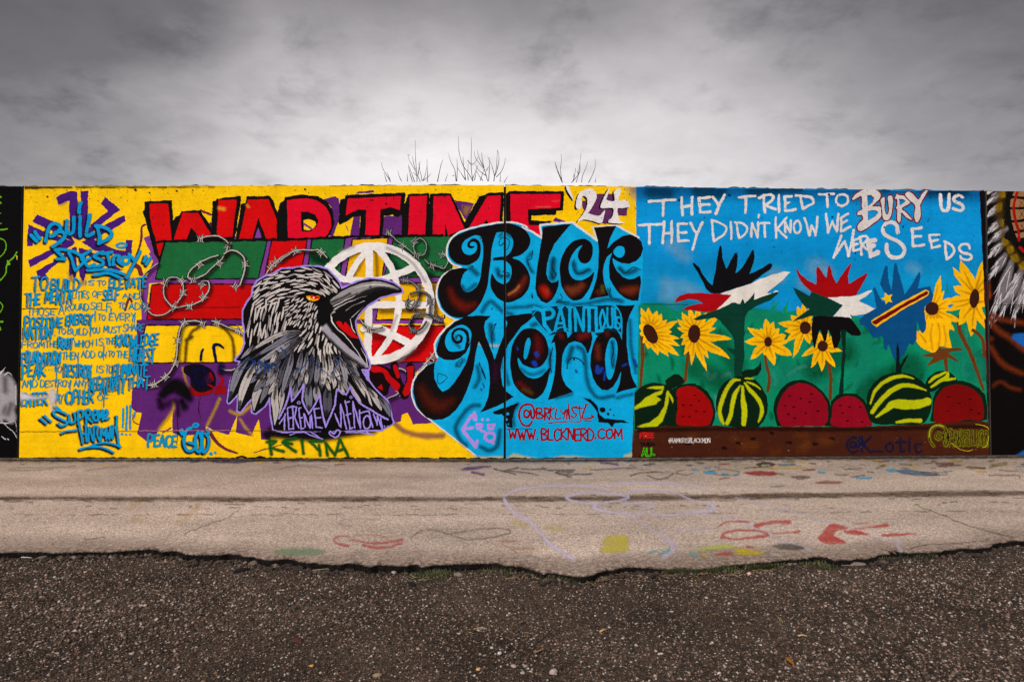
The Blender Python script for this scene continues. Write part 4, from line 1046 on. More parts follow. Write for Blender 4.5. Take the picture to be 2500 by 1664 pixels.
# ---- blue handwriting down the left
def blue(text, fr, x0, y0, x1, y1, bold=False, dy=0, w=None, slant=.06):
    w = w or (15 if bold else 10.5)
    if bold: y0, y1 = y0 - 10, y1 + 12
    sh = word_shapes(fr, text, x0, y0, x1, y1, w, dy, slant, .09)
    if bold:
        b = paint('painted_word', srgb(14, 26, 40), shift(sh, -1.9, 1.9, .2), soft=1.6, res=1.2, gain=.95, only=[1])
        paint('word_stroke', BLU, sh, parent=b, only=[1], res=.9)
    else:
        paint('painted_word', srgb(20, 140, 178), sh, only=[1], res=.9)
for w in [("TO", 'A', 340, 1090, 510, 1215, 1), ("BUILD", 'A', 545, 1105, 850, 1190, 1), ("IS", 'A', 900, 1108, 1000, 1160, 0), ("TO", 'A', 1030, 1110, 1125, 1160, 0), ("ELEVATE", 'A', 1165, 1095, 1560, 1175, 1, -14),
          ("THE", 'A', 270, 1250, 425, 1345, 1), ("MENTA", 'A', 485, 1225, 765, 1335, 1), ("LITIES", 'A', 770, 1220, 945, 1300, 0), ("OF", 'A', 980, 1225, 1080, 1285, 0), ("SELF", 'A', 1100, 1215, 1270, 1300, 1), ("AND", 'A', 1305, 1245, 1485, 1300, 0),
          ("THOSE", 'A', 285, 1400, 580, 1475, 0), ("A", 'A', 625, 1370, 680, 1480, 0), ("ROUND", 'A', 695, 1360, 940, 1425, 0), ("SELF", 'A', 960, 1345, 1180, 1420, 0), ("TO", 'A', 1255, 1345, 1335, 1400, 0), ("ADD", 'A', 1370, 1350, 1555, 1415, 0),
          ("POSITIVE", 'B', 265, -15, 660, 62, 1), ("ENERGY", 'B', 705, -42, 985, 35, 1), ("TO", 'B', 1040, -55, 1115, 5, 0), ("EVERY", 'B', 1160, -70, 1440, 5, 0),
          ("NATION", 'B', 250, 85, 545, 185, 1), ("..", 'B', 550, 100, 590, 160, 0), ("TO", 'B', 610, 95, 695, 150, 0), ("BUILD", 'B', 720, 90, 925, 160, 0), ("YOU", 'B', 945, 80, 1055, 140, 0), ("MUST", 'B', 1100, 70, 1280, 135, 0), ("SHARE", 'B', 1310, 48, 1530, 118, 0),
          ("FROM", 'B', 230, 232, 470, 298, 0), ("THE", 'B', 482, 228, 605, 292, 0), ("ROOT", 'B', 622, 200, 775, 285, 1), ("WHICH", 'B', 790, 222, 980, 290, 0), ("IS", 'B', 1015, 200, 1100, 268, 0), ("THE", 'B', 1120, 196, 1220, 262, 0), ("KNOWLEDGE", 'B', 1235, 168, 1685, 265, 1),
          ("FOUNDATION", 'B', 228, 350, 640, 455, 1), ("THEN", 'B', 660, 345, 830, 420, 0), ("ADD", 'B', 862, 335, 1005, 408, 0), ("ON", 'B', 1045, 338, 1125, 402, 0), ("TO", 'B', 1148, 335, 1212, 395, 0), ("THE", 'B', 1238, 335, 1358, 405, 0), ("HIGHEST", 'B', 1385, 315, 1640, 440, 1),
          ("PEAK", 'B', 238, 485, 485, 600, 1), ("...", 'B', 470, 480, 560, 535, 0), ("TO", 'B', 560, 488, 655, 555, 0), ("DESTROY", 'B', 680, 485, 970, 590, 1), ("IS", 'B', 1018, 490, 1100, 560, 0), ("TO", 'B', 1120, 488, 1190, 560, 0), ("ELIMINATE", 'B', 1205, 485, 1565, 582, 1),
          ("AND", 'B', 232, 640, 392, 715, 0), ("DESTROY", 'B', 430, 645, 752, 715, 0), ("ANY", 'B', 785, 648, 930, 715, 0), ("NEGATIVITY", 'B', 950, 625, 1330, 748, 1), ("THAT", 'B', 1352, 625, 1590, 715, 1),
          ("ENTER", 'B', 232, 790, 505, 892, 1), ("MY", 'B', 590, 790, 668, 880, 0), ("CIPHER", 'B', 702, 765, 995, 880, 1), ("OF", 'B', 1035, 795, 1155, 862, 0)]:
    blue(w[0], *w[1:6], bold=bool(w[6]), dy=(w[7] if len(w) > 7 else 0))
# long drips of the thin letters
drip = []
for x, y, l in ((620, 1120, 90), (1210, 1090, 70), (1010, 1430, 120), (1180, 1400, 70), (1430, 1480, 80), (860, 1350, 60)):
    drip.append(St('A', [(x, y), (x - 6, y + l)], [12, 8]))
for x, y, l in ((600, 500, 170), (610, 690, 180), (745, 640, 110), (965, 540, 160), (1100, 280, 150), (1100, 860, 70), (830, 400, 70), (960, 60, 120), (1310, 640, 150), (320, 640, 110), (1460, 480, 130), (560, 20, 130), (1260, 470, 110), (1560, 640, 110), (1380, 240, 120), (440, 160, 120)):
    drip.append(St('B', [(x, y), (x - 4, y + l)], [13, 8]))
paint('paint_drip', srgb(16, 140, 184), drip, only=[1], res=1)
def blue_big(name, fr, strokes, w, label):
    sh = [St(fr, s, w) for s in strokes]
    b = paint('painted_word', srgb(14, 24, 42), shift(sh, -3.4, 3.6, .8), soft=2.4, res=1.3, only=[1], label=label)
    paint('word_stroke', BLU, sh, parent=b, only=[1])
blue_big('BUILD', 'A', ["485,690 520,545 590,500 645,550 575,625 540,640", "590,600 660,590 690,640 620,710 560,745", "710,470 712,580 745,610 780,580 785,440", "852,430 850,640", "862,280 845,330 842,385", "955,410 920,620 990,610", "1030,530 1060,640 1050,710", "1020,530 1110,545 1185,600 1160,660 1050,712", "330,630 390,690", "370,590 420,660"], 37, 'title word BUILD in fat blue strokes')
blue_big('DESTROY', 'A', ["600,880 690,880", "585,780 750,790 880,860 880,920 800,1000", "600,790 680,870", "735,815 770,900 795,990", "960,790 870,855 890,900 960,870", "900,905 940,960 1000,935", "1095,800 1000,850 1085,895 1090,940 1000,960", "1080,825 1190,808", "1140,820 1170,945", "1205,940 1215,855 1270,850 1255,900 1310,940", "1375,830 1420,885", "1490,800 1440,900 1350,1080", "930,1002 1150,992 1320,1042", "1000,1052 1150,1030 1260,1070", "1550,850 1530,905", "1600,868 1555,935"], 31, 'title word DESTROY in fat blue strokes')
hal = [Ring('A', 1290, 735, 55, 22, 22), Ring('A', 1335, 895, 36, 38, 30)]
paint('painted_ring', BLU, hal, only=[1])
blue_big('SUPREME', 'B', ["700,1000 600,960 570,1000 660,1060 720,1090 660,1130 620,1105", "735,1010 745,1090 800,1080 790,990", "840,1120 830,980 880,970 880,1030 840,1050", "920,1100 910,970 950,960 955,1010 920,1030 980,1085", "990,1030 1040,990 1010,960 985,1010 1010,1070 1050,1050", "1042,1072 1046,965 1066,1040 1086,958 1096,1066", "1112,1022 1146,992 1128,958 1104,990 1116,1052 1156,1040", "640,960 590,920"], 23, 'word SUPREME in fat blue strokes')
blue_big('HARMONY', 'B', ["845,1130 880,1310", "910,1120 920,1290", "860,1220 910,1210", "940,1290 950,1140 985,1280", "1000,1290 1000,1140 1040,1140 1030,1200 1060,1280", "1070,1280 1080,1150 1105,1230 1130,1150 1130,1270", "1140,1205 1128,1240 1150,1250 1156,1215 1140,1203", "1165,1270 1172,1130 1196,1260 1206,1120", "1230,1140 1245,1210", "1240,1020 1245,1200 1270,1350", "950,1350 1080,1305 1200,1320 1280,1345", "850,1375 960,1350 1100,1360 1205,1405", "655,1205 720,1180 815,1170", "430,1050 490,1100", "470,1020 540,1080"], 21, 'word HARMONY in fat blue strokes')
paint('painted_mark', BLU, [St('B', "1308,945 1300,1140", 18), St('B', "1348,915 1338,1170", 18), St('B', "1382,910 1378,1165", 18), Ell('B', 1295, 1215, 14), Ell('B', 1335, 1220, 11), Ell('B', 1380, 1218, 11), St('D', "40,985 25,1040", 18)], only=[1], res=1)
blue("PEACE", 'D', 180, 1220, 478, 1340, False, 8, 24)
blue_big('GOD', 'D', ["640,1150 595,1170 560,1290 590,1380 650,1390 690,1330 610,1300", "715,1185 685,1260 690,1370 730,1400 750,1310 735,1210", "755,1195 765,1400 815,1360 825,1260 790,1210", "520,1180 545,1215", "540,1170 560,1200", "812,1165 825,1205"], 29, 'word GOD in fat blue strokes')
paint('painted_ring', BLU, [Ring('D', 688, 1122, 30, 17, 20), Ell('D', 845, 1422, 18), Ell('D', 890, 1412, 16)], only=[1])
# white splash reaching in from the next panel
paint('paint_splash', srgb(206, 202, 208), [St('B', "180,800 260,820 400,830 520,820", [90, 60, 20, 26]), St('B', "550,770 560,830 545,900", [60, 70, 20]), St('B', "540,880 548,960", 12), St('B', "575,900 580,930", 10)], soft=5, gain=.9, only=[1])

# ---- cyan ground behind the curly black lettering
cy_pts = np.vstack([P('G', "1010,490 900,500 700,540 520,600 430,680 395,770 400,850 450,930 545,970 440,1000 350,1060 300,1150 285,1250 310,1370 370,1460 470,1520 545,1530"),
                    P('H', "480,15 400,80 330,150 270,250 270,330 295,400 290,440 180,485 90,570 40,650 20,760 50,890 110,980 200,1050 350,1165 550,1320 700,1440 745,1485 1005,1485"),
                    P('J', "1050,1480 1085,760 1115,720 1130,0"),
                    P('I', "1132,1380 1150,1330 1170,1100 1175,740 1130,650 900,527 640,545 692,688 422,490 80,518 98,655 0,590"),
                    P('G', "1250,540 1150,500")])
cyan = paint('painted_ground', CYA, Poly('S', cy_pts), only=[1, 2], res=1.4, wob=.3, label='cyan ground of the curly black lettering')
paint('painted_ground', CYA, Poly('J', "-320,-200 1120,-200 1115,720 1085,760 1052,1476 -320,1476"), only=[2], res=1.6)
paint('rim_line', srgb(224, 220, 222), [St('G', "1250,540 1150,500 1010,490 900,500 700,540 520,600 430,680 395,770 400,850 450,930 545,970 440,1000 350,1060 300,1150 285,1250 310,1370 370,1460 470,1520 545,1530", 18),
                           St('H', "480,15 400,80 330,150 270,250 270,330 295,400", 18), St('H', "180,485 90,570 40,650 20,760 50,890 110,980 200,1050 350,1165 550,1320 700,1440", 15),
                           St('I', "1128,652 900,527 640,545 692,688 422,490 80,518 98,655 0,590 -110,545", 20, smooth=False)], only=[1, 2])
paint('base_wear', srgb(206, 190, 120), [St('G', "700,1745 780,1795 1000,1800", 10)], soft=3, only=[1])
paint('base_wear', srgb(214, 200, 130), [St('S', "1240,1117 1256,1111 1272,1114 1290,1117 1310,1117", [3, 8, 7, 4, 2]), St('S', "1345,1118 1380,1115 1420,1117 1450,1119", [2, 6, 5, 2]), St('S', "1528,1114 1542,1108 1545,1118", 8), St('S', "1150,1118 1228,1117", 7)], soft=3, only=[1, 2], gain=.75)

# reliefs in the cyan: soft dark shading and thin doodles
DCY = srgb(4, 46, 70)
paint('spray_shade', DCY, [St('G', "770,1440 860,1330 980,1430 1090,1470", 34), St('G', "1020,1400 1200,1390 1340,1380 1470,1420", 26), St('G', "960,640 1010,600 1080,640", 22), St('G', "930,990 960,1060 1050,1060", 40), St('G', "1290,820 1250,900 1310,1020", 24), St('G', "650,980 720,1040", 44),
                           St('G', "1530,880 1510,1080", 40), St('G', "560,1170 600,1220 700,1150", 30), St('H', "740,910 640,930 530,1060 490,1160 540,1280 600,1330", 40), St('H', "760,1350 850,1390 930,1340 960,1180", 40), St('H', "720,500 740,620 690,720", 30), St('H', "860,60 880,220", 50),
                           St('H', "1010,300 1000,480 1050,680", 34), St('H', "1490,340 1490,560", 24), St('H', "1180,520 1300,585 1430,540", 20), St('H', "1150,900 1100,1000 1110,1130", 30), St('H', "530,290 470,220 500,180", 22), St('H', "580,430 500,490", 24),
                           St('I', "220,900 210,1080", 60), St('I', "440,930 480,1030 600,1000", 44), St('I', "930,980 990,1030 1100,1000", 44), St('I', "280,1330 420,1370 600,1350 800,1310 950,1330", 34), St('I', "800,1210 840,1290", 30),
                           St('J', "420,300 380,440", 50), St('J', "480,290 550,360 580,640 640,780 720,830 860,810", 34), St('J', "850,240 860,500", 36), St('J', "190,330 190,520", 22), St('J', "1040,10 1050,300 1100,560", 26), St('J', "250,830 420,790", 24), St('J', "900,830 1060,790", 24), St('J', "0,60 80,40 150,110", 40), St('J', "690,120 760,90", 16)],
      soft=6, gain=.62, only=[1, 2])
paint('painted_shape', srgb(14, 14, 18), [Poly('H', "880,975 1005,935 1165,878 1112,970 1090,1060 1098,1152 1035,1140 1020,1050 980,1005 900,1005"), Poly('J', "530,832 620,842 690,915 715,1010 770,1050 960,1065 1035,1103 940,1092 880,1100 848,1140 800,1095 700,1090 688,980 620,890"), Ell('J', 745, 958, 31), Ell('J', 805, 1000, 17), Ell('J', 830, 955, 10), Ell('J', 862, 1015, 9)], only=[1, 2], label='dark splash shapes with dots')
paint('painted_dot', CYA, [Ell('H', 1045, 1000, 14), Ell('H', 1030, 1060, 12), Ell('H', 1050, 1110, 9)], only=[2])
paint('doodle_line', srgb(10, 40, 60), [St('G', "1010,700 960,740 960,680 1010,650 1060,690 1050,760 1010,790", 9), St('G', "960,1000 940,1050 1040,1060 1050,1030 985,1010", 9), St('G', "1310,790 1290,880 1250,900 1300,1020", 10), St('G', "1530,870 1510,970 1560,1040 1520,1085 1515,1040", 9), St('G', "1300,1240 1310,1300 1290,1260", 8), St('G', "665,960 672,962", 16), St('G', "875,1400 870,1420 885,1405", 9),
                                       St('H', "870,90 920,40 890,120 870,200 885,310", 10), St('H', "730,470 770,520 800,600 810,630 790,600 740,450", 9), St('H', "300,570 310,680 400,610 300,570", 8), St('H', "490,470 560,410 540,500 490,480", 8), St('H', "1520,300 1500,420 1490,550", 10),
                                       St('I', "225,870 205,960 250,1040 215,1080 205,1040", 9), St('I', "445,890 430,980 490,1040 600,985", 9), St('I', "920,980 950,1010 990,1030 1070,970 1150,995", 10), St('I', "290,1245 320,1300 250,1340 400,1330", 8), St('I', "830,1190 825,1280 920,1310", 9),
                                       St('J', "370,520 380,440 440,400 520,440 550,480", 12), St('J', "840,240 865,330 840,420 850,500", 10), St('J', "200,340 180,440 205,560", 10), Ell('J', 443, 420, 12)], only=[1, 2], res=.9)

# ---- curly black letters
def curl(label, shapes, minus=(), only=(1, 2)):
    return paint('painted_letter', srgb(17, 12, 14), shapes, minus, only=list(only), wob=.3, label=label)
cB = curl('tall curly black letter B', [
    Poly('G', "1010,505 880,518 700,555 560,600 470,650 425,710 410,780 425,850 470,910 540,942 620,945 690,915 740,860 757,790 755,730 725,680 680,660 640,678 620,705 612,740 640,768 675,765 692,738 668,745 645,735 648,710 680,697 708,715 716,765 695,812 640,835 590,825 560,785 556,735 590,680 650,645 720,628 765,655 780,700 900,600 1010,590", True),
    Poly('G', "770,640 900,595 920,595 885,720 868,820 862,900 850,1000 830,1150 800,1250 760,1340 700,1420 620,1480 540,1505 450,1490 370,1430 320,1340 300,1240 310,1150 350,1070 420,1005 480,985 550,975 625,990 580,1030 552,1100 547,1160 575,1215 620,1230 680,1205 725,1150 750,1080 768,950 780,850 780,720", True),
    Poly('G', "900,600 1010,505 1100,510 1190,545 1255,600 1285,680 1270,750 1220,810 1160,845 1095,870 1170,900 1230,960 1270,1030 1282,1110 1265,1190 1220,1260 1150,1310 1060,1340 1000,1335 930,1290 880,1220 858,1150 860,1090 875,1035 900,1075 940,1120 990,1145 1040,1130 1075,1080 1085,1010 1070,950 1030,910 980,895 900,895 885,880 900,865 1010,850 1060,820 1092,760 1100,700 1085,640 1040,605 980,592", True)])
cl_ = curl('curly black letter l', [Poly('I', "105,540 260,522 412,505 330,600 235,720 180,840 155,930 148,1030 165,1100 205,1135 250,1120 278,1098 275,1170 250,1240 210,1310 150,1352 95,1330 50,1270 30,1190 35,1090 60,900 75,800 100,660")])
cc_ = curl('curly black letter c', [Poly('I', "520,665 580,675 625,715 642,770 635,850 600,910 550,930 505,910 485,860 490,800 530,733 470,770 420,840 395,900 385,960 395,1030 430,1085 490,1105 550,1095 610,1060 657,1018 640,1100 600,1200 540,1285 480,1320 420,1315 360,1260 310,1170 295,1080 290,980 305,880 350,780 420,700", True)])
ck_ = curl('curly black letter k', [Poly('I', "652,546 770,535 892,528 830,650 795,772 870,690 960,635 1040,618 1110,650 1160,700 1178,770 1152,850 1100,905 1030,930 950,925 890,900 852,870 855,920 900,1010 960,1070 1020,1095 1090,1085 1145,1055 1155,1130 1140,1220 1125,1322 1060,1325 990,1300 920,1245 850,1150 820,1080 810,980 825,880 850,810 790,860 760,940 750,1020 755,1100 790,1220 812,1270 700,1290 600,1312 640,1220 680,1100 700,950 705,800 695,680")],
            [Poly('I', "862,792 915,745 965,752 982,800 968,845 925,866 880,842", True)])
cN = curl('tall curly black letter N', [
    Poly('H', "600,-36 740,-44 862,-40 805,20 790,80 812,180 860,300 905,430 950,290 1010,140 1042,30 1003,-32 1180,-58 1362,-76 1270,10 1180,80 1110,180 1050,260 1010,350 985,430 970,520 975,620 990,700 1030,765 1108,820 1005,880 880,940 748,987 800,910 838,810 852,690 850,560 830,440 780,320 735,225 715,310 695,410 680,520 650,640 610,750 560,860 500,950 430,1020 350,1060 260,1065 180,1040 110,970 60,880 38,760 45,660 90,580 180,490 270,450 258,540 265,620 300,710 350,765 420,730 480,660 540,570 600,460 640,320 655,180 655,60"),
    Poly('H', "600,-36 480,22 390,95 335,165 300,250 282,335 310,390 370,425 460,432 540,405 600,350 640,270 662,160 700,-30"),
    ], [Poly('H', "378,230 400,150 470,85 560,55 630,90 657,160 640,240 600,300 520,335 430,335 390,290", True)])
paint('letter_curl', srgb(17, 12, 14), St('H', "600,300 622,210 600,130 545,98 490,110 455,155 462,205 500,240 545,225 548,180 515,165 498,190 505,210", [30, 34, 34, 30, 28, 26, 28, 34, 30, 22, 12, 8, 6]), parent=cN, only=[1])
ce_ = curl('curly black letter e', [Poly('H', "1270,90 1340,100 1420,160 1462,240 1477,330 1455,420 1400,490 1330,517 1260,500 1200,470 1150,402 1160,490 1200,560 1260,610 1330,625 1400,600 1450,550 1487,512 1480,600 1450,720 1400,800 1330,842 1250,820 1180,770 1120,700 1085,600 1070,480 1075,360 1100,250 1160,150 1210,105", True)], [Poly('H', "1270,193 1286,240 1270,330 1245,410 1222,422 1212,370 1225,280 1245,215", True)])
cr_ = curl('curly black letter r', [Poly('J', "193,257 230,170 280,110 320,105 360,130 375,197 430,130 500,90 570,85 620,120 637,190 625,270 600,350 583,362 560,300 520,250 450,230 390,250 345,310 320,380 310,480 308,560 325,640 360,700 435,768 330,800 163,857 200,740 230,600 245,480 248,330 235,235")])
cd_ = curl('tall curly black letter d', [Poly('J', "888,-157 985,-150 1087,-156 1030,-40 1010,30 1000,120 1003,280 1020,420 1050,580 1080,660 1117,718 1000,745 886,780 925,680 947,540 905,640 860,710 800,750 740,745 680,690 640,610 615,500 618,380 640,280 680,190 740,125 830,90 890,110 930,160 950,217 957,80 950,-40")], [Poly('J', "850,190 885,215 903,290 895,420 870,540 840,620 810,635 785,580 775,480 775,370 795,270 820,210", True)])
def sheen(par, rgb, sh, soft=9, gain=.85):
    paint('letter_sheen', rgb, sh, soft=soft, gain=gain, parent=par, only=[1, 2])
sheen(cB, srgb(104, 24, 14), [St('G', "430,1200 480,1320 590,1390 690,1360", [30, 70, 80, 30])], 11, .9)
sheen(cB, srgb(116, 34, 16), [St('G', "1060,1270 1150,1210 1230,1080", [30, 50, 30])], 9, .9)
sheen(cB, srgb(206, 130, 76), [St('G', "1050,1258 1130,1210 1170,1160", [10, 14, 6])], 3.5, .85)
sheen(cl_, srgb(176, 26, 14), [St('I', "120,1200 150,1250", 70)], 9, 1)
sheen(cl_, srgb(196, 70, 40), [St('I', "160,1210 160,1230", 20)], 5, .7)
sheen(cc_, srgb(112, 46, 24), [St('I', "370,1190 430,1220 530,1160", [40, 90, 50])], 9, .95)
sheen(ck_, srgb(96, 88, 20), [St('I', "745,1170 745,1230", 24)], 6, .9)
sheen(ck_, srgb(110, 40, 18), [St('I', "950,1210 1050,1215 1110,1190", [40, 90, 40]), St('I', "700,1230 710,1240", 20)], 9, .95)
sheen(cN, srgb(70, 22, 12), [St('H', "120,720 200,860 320,920 460,850", [60, 120, 120, 40])], 14, .95)
sheen(cN, srgb(44, 16, 40), [St('H', "915,480 910,640", 60)], 10, .8)
sheen(ce_, srgb(86, 16, 18), [St('H', "1350,180 1370,270 1360,400", [40, 90, 40]), St('H', "1170,680 1250,740", 50)], 9, .95)
sheen(ce_, srgb(96, 62, 20), [St('H', "1210,740 1300,780", 26)], 7, .8)
sheen(cr_, srgb(112, 22, 22), [St('J', "510,180 580,160", 60), St('J', "290,160 310,180", 30)], 8, .9)
sheen(cd_, srgb(96, 34, 18), [St('J', "690,280 700,400", 50), St('J', "790,140 800,160", 30)], 8, .9)
paint('paint_splat', srgb(24, 60, 168), [St('J', "40,360 50,375", 40), St('J', "15,460 30,480", 50), St('H', "1145,300 1150,320", 14), St('J', "690,500 700,550 740,520", [40, 60, 30]), St('J', "770,560 765,640", 22), St('J', "460,540 470,560", 16), St('J', "1080,430 1105,490 1150,490", 30), St('J', "1000,470 960,490", 20), St('H', "790,720 780,680", 10), St('H', "755,740 765,745", 12)], soft=2.4, res=1.4, only=[1, 2], gain=.9)
paint('paint_splat', srgb(20, 44, 108), [St('J', "1190,460 1215,520 1240,500", [14, 30, 16]), St('J', "1240,450 1235,500", 8), St('J', "1310,480 1305,530", 30), St('J', "1340,495 1400,480 1415,420", 16), St('J', "1380,450 1395,500", 14), St('J', "1440,430 1430,470", 8), St('J', "1550,470 1600,500", 7)], soft=2, res=1.3, only=[2], gain=1)

# PAINTLOUIS between the two words
pl = paint('painted_word', srgb(4, 40, 56), [Poly('I', "-10,1440 80,1400 260,1375 600,1372 850,1372 930,1440 945,1660 760,1640 690,1700 640,1650 600,1660 400,1660 360,1640 190,1690 120,1620 40,1520")], only=[2], soft=0, label='small cyan capitals between the two black words')
C_ = lambda s, w=26: St('I', s, w * 1.12, smooth=False)
paint('word_stroke', CYA, [C_("20,1400 110,1430 130,1580 190,1660", 36), St('I', "100,1420 190,1410 225,1450 200,1500 140,1515", 36), C_("240,1640 300,1400 350,1640", 26), C_("260,1560 335,1560", 22), C_("275,1395 320,1392", 20), C_("395,1395 400,1640", 30), C_("370,1392 430,1392", 18), C_("460,1640 450,1400 540,1640 545,1400", 26),
                           C_("600,1400 605,1640", 30), C_("560,1395 650,1392", 26), C_("675,1400 680,1650 740,1640", 30), St('I', "745,1420 715,1520 740,1620 775,1540 745,1420", 22), St('I', "795,1400 800,1580 830,1610 850,1580 845,1400", 22), C_("872,1420 885,1600", 24), C_("850,1415 890,1405", 18), St('I', "925,1500 895,1500 900,1550 935,1580 915,1620 890,1600", 20)], parent=pl, only=[2])
paint('word_outline', CYA, [St('I', "0,1480 80,1400 260,1378 600,1375", 8), St('I', "850,1372 910,1410 945,1500 950,1660", 12), St('J', "30,0 170,140 300,80 400,120", 12), St('J', "660,140 760,90 860,80 940,150", 12)], parent=pl, only=[2])

# names in dark red on the cyan
tg = []
for s, w in (("1290,1000 1240,960 1215,990 1225,1030 1265,1030 1290,960 1295,1040 1320,1040 1325,960 1290,905 1220,905 1175,960 1165,1040 1200,1110 1260,1130 1300,1080", 22), ("1350,940 1350,1045", 20), ("1350,940 1400,945 1400,985 1360,990 1420,1020 1400,1045 1350,1050", 18), ("1440,940 1435,1065", 18), ("1430,935 1480,950 1470,990 1440,1000 1490,1065", 18), ("1500,930 1490,1060", 16), ("1540,935 1490,990 1530,1060", 16), ("1565,950 1550,1050 1610,1040", 15), ("1600,960 1630,1000 1660,955 1640,1050", 15), ("1670,1060 1680,950 1700,1060 1690,890", 15)):
    tg.append(St('H', s, w))
for s, w in (("470,920 420,940 440,990 470,1010 440,1040 410,1020", 15), ("440,935 535,940", 14), ("495,910 515,1080", 14), ("560,900 590,895", 14), ("575,900 530,1045 645,1035 630,1020", 16), ("165,1100 330,1085 500,1082", 12), ("555,1077 625,1076", 12)):
    tg.append(St('J', s, w))
paint('painted_name', MAR, tg, only=[1, 2], res=.9, label='handle in dark red brush letters')
tw = word_shapes('H', "WWW.", 1055, 1165, 1370, 1270, 20) + word_shapes('J', "BLCKNERD", 95, 1160, 650, 1280, 20) + word_shapes('J', ".COM", 660, 1160, 955, 1262, 20)
paint('painted_name', MAR, tw, only=[2], res=.9, label='web address in dark red brush letters')
paint('painted_sign', srgb(178, 138, 224), [St('H', "690,990 700,1060 660,1020 600,1110 565,1160 600,1220 660,1290 700,1350 715,1310 720,1290", 34), St('H', "580,1160 670,1145", 30), St('H', "710,1115 735,1160 770,1115 720,1110", 28), Poly('H', "820,1110 915,1100 890,1175 830,1170"), St('H', "760,1180 810,1200 800,1260", 30), Ring('H', 855, 1245, 50, 48, 28), St('H', "880,1290 890,1310", 34), Ell('H', 775, 1062, 15), Ell('H', 830, 1062, 15)], [Ell('H', 862, 1138, 10)], only=[1], label='lavender arrow emblem')

# ================================================================== sunflower and melon picture
FLD = [Poly('S', np.vstack([P('I', "1125,1380 1200,1345 1330,1345 1450,1395 1530,1430 1640,1400 1742,1420"), P('K', "150,1420 600,1440 700,1405 850,1420 1000,1440 1200,1430 1500,1460 1742,1480"), P('M', "0,1500 100,1490 300,1560 600,1500 850,1440 1340,1380"), P('N', "1345,0 1360,700 1340,1120 700,1130 60,1140"), P('L', "900,1135 100,1140"), P('J', "1550,1150 1080,1170 1085,760 1118,718 1128,0")]))]
field_p = paint('painted_meadow', TEA, FLD, only=[2], res=1.6, label='green meadow band behind the flowers')
rr = random.Random(21)
brush = []; brush2 = []
for i in range(150):
    x = rr.uniform(1570, 2395); y = rr.uniform(775, 1030)
    a = rr.uniform(-1.9, -.6); l = rr.uniform(10, 34)
    (brush if i % 2 else brush2).append(St('S', [(x, y), (x + math.cos(a) * l * .5 + 2, y + math.sin(a) * l * .5), (x + math.cos(a) * l, y + math.sin(a) * l)], [3, rr.uniform(5, 12), 2]))
paint('meadow_brush', TE2, brush, soft=4.5, gain=.62, parent=field_p, only=[2])
paint('meadow_brush', srgb(0, 102, 64), brush2, soft=4.5, gain=.62, parent=field_p, only=[2])
paint('meadow_brush', srgb(90, 190, 176), [St('L', "900,560 930,640 920,690", 26), St('L', "1060,590 1160,520 1260,490", 30), St('L', "200,570 240,620 280,590", 60), St('L', "370,600 440,570", 40), St('L', "290,800 300,900 290,1020", 18), St('N', "1125,110 1128,200", 14), St('N', "1180,370 1215,430", 14), St('N', "200,100 240,130", 50)], soft=4, gain=.5, parent=field_p, only=[2])
paint('meadow_brush', srgb(0, 96, 70), [Poly('N', "1240,400 1290,370 1340,380 1340,640 1240,620 1130,560 1110,490 1140,450 1200,460", True), St('J', "1250,1460 1260,1300", 3)], parent=field_p, only=[2])
paint('grass_blade', srgb(16, 140, 92), [St('K', "900,1420 910,1320", [34, 12]), St('K', "900,1420 970,1325", [34, 10]), St('K', "1030,1430 1060,1330", [50, 14]), St('M', "830,1300 860,1220 850,1300", [20, 30, 10]), St('M', "930,1230 925,1120", [24, 8])], parent=field_p, only=[2])
# soil
paint('meadow_brush', srgb(20, 150, 120), [St('S', "1570,760 1650,748 1740,760", 22), St('S', "1800,768 1850,765 1900,768", 24), St('S', "1960,775 2060,785", 26), St('S', "2090,820 2120,860 2100,930", 50), St('S', "2320,830 2380,900", 70), St('S', "1590,960 1700,990", 50), St('S', "1880,900 2000,960", 60), St('S', "2260,980 2330,960", 40)], soft=16, gain=.5, parent=field_p, only=[2])
paint('meadow_brush', srgb(0, 86, 52), [St('S', "1600,800 1680,830", 50), St('S', "1760,830 1800,900", 40), St('S', "1990,900 2060,860", 60), St('S', "2130,960 2220,900", 70), St('S', "1700,900 1760,930", 50)], soft=18, gain=.5, parent=field_p, only=[2])
soil = paint('painted_soil', SOI, Poly('S', np.vstack([P('J', "1085,1170 1300,1150 1480,1110 1742,1118"), P('L', "0,1130 300,1122 500,1150 750,1150 900,1135 1300,1140 1742,1125"), P('N', "60,1135 700,1105 900,1070 1250,1060 1370,1100 1400,1446"), P('L', "1742,1462 1200,1470 0,1478"), P('J', "1742,1478 1300,1482 1052,1484")])), only=[2], res=1.6, label='brown soil band along the foot of the picture')
paint('soil_smudge', srgb(112, 56, 22), [St('L', s, w) for s, w in (("600,1330 700,1340", 120), ("1200,1370 1260,1330", 110), ("480,1260 520,1280", 60), ("1420,1280 1500,1290", 90), ("30,1230 80,1250", 60), ("900,1420 950,1400", 60), ("1150,1240 1250,1230", 60))], soft=14, gain=.55, parent=soil, only=[2])
paint('soil_smudge', srgb(30, 10, 6), [St('L', s, 22) for s in ("370,1362 400,1366", "520,1310 555,1312", "670,1262 710,1262", "1050,1304 1090,1306", "1335,1322 1370,1322", "1515,1260 1545,1262", "0,1320 20,1322", "-20,1320 0,1322", "880,1205 900,1210")], soft=2, parent=soil, only=[2])
paint('soil_smudge', srgb(30, 12, 8), [St('S', "1560,1050 1800,1046 2080,1048 2400,1040", 8)], soft=5, gain=.6, parent=soil, only=[2])

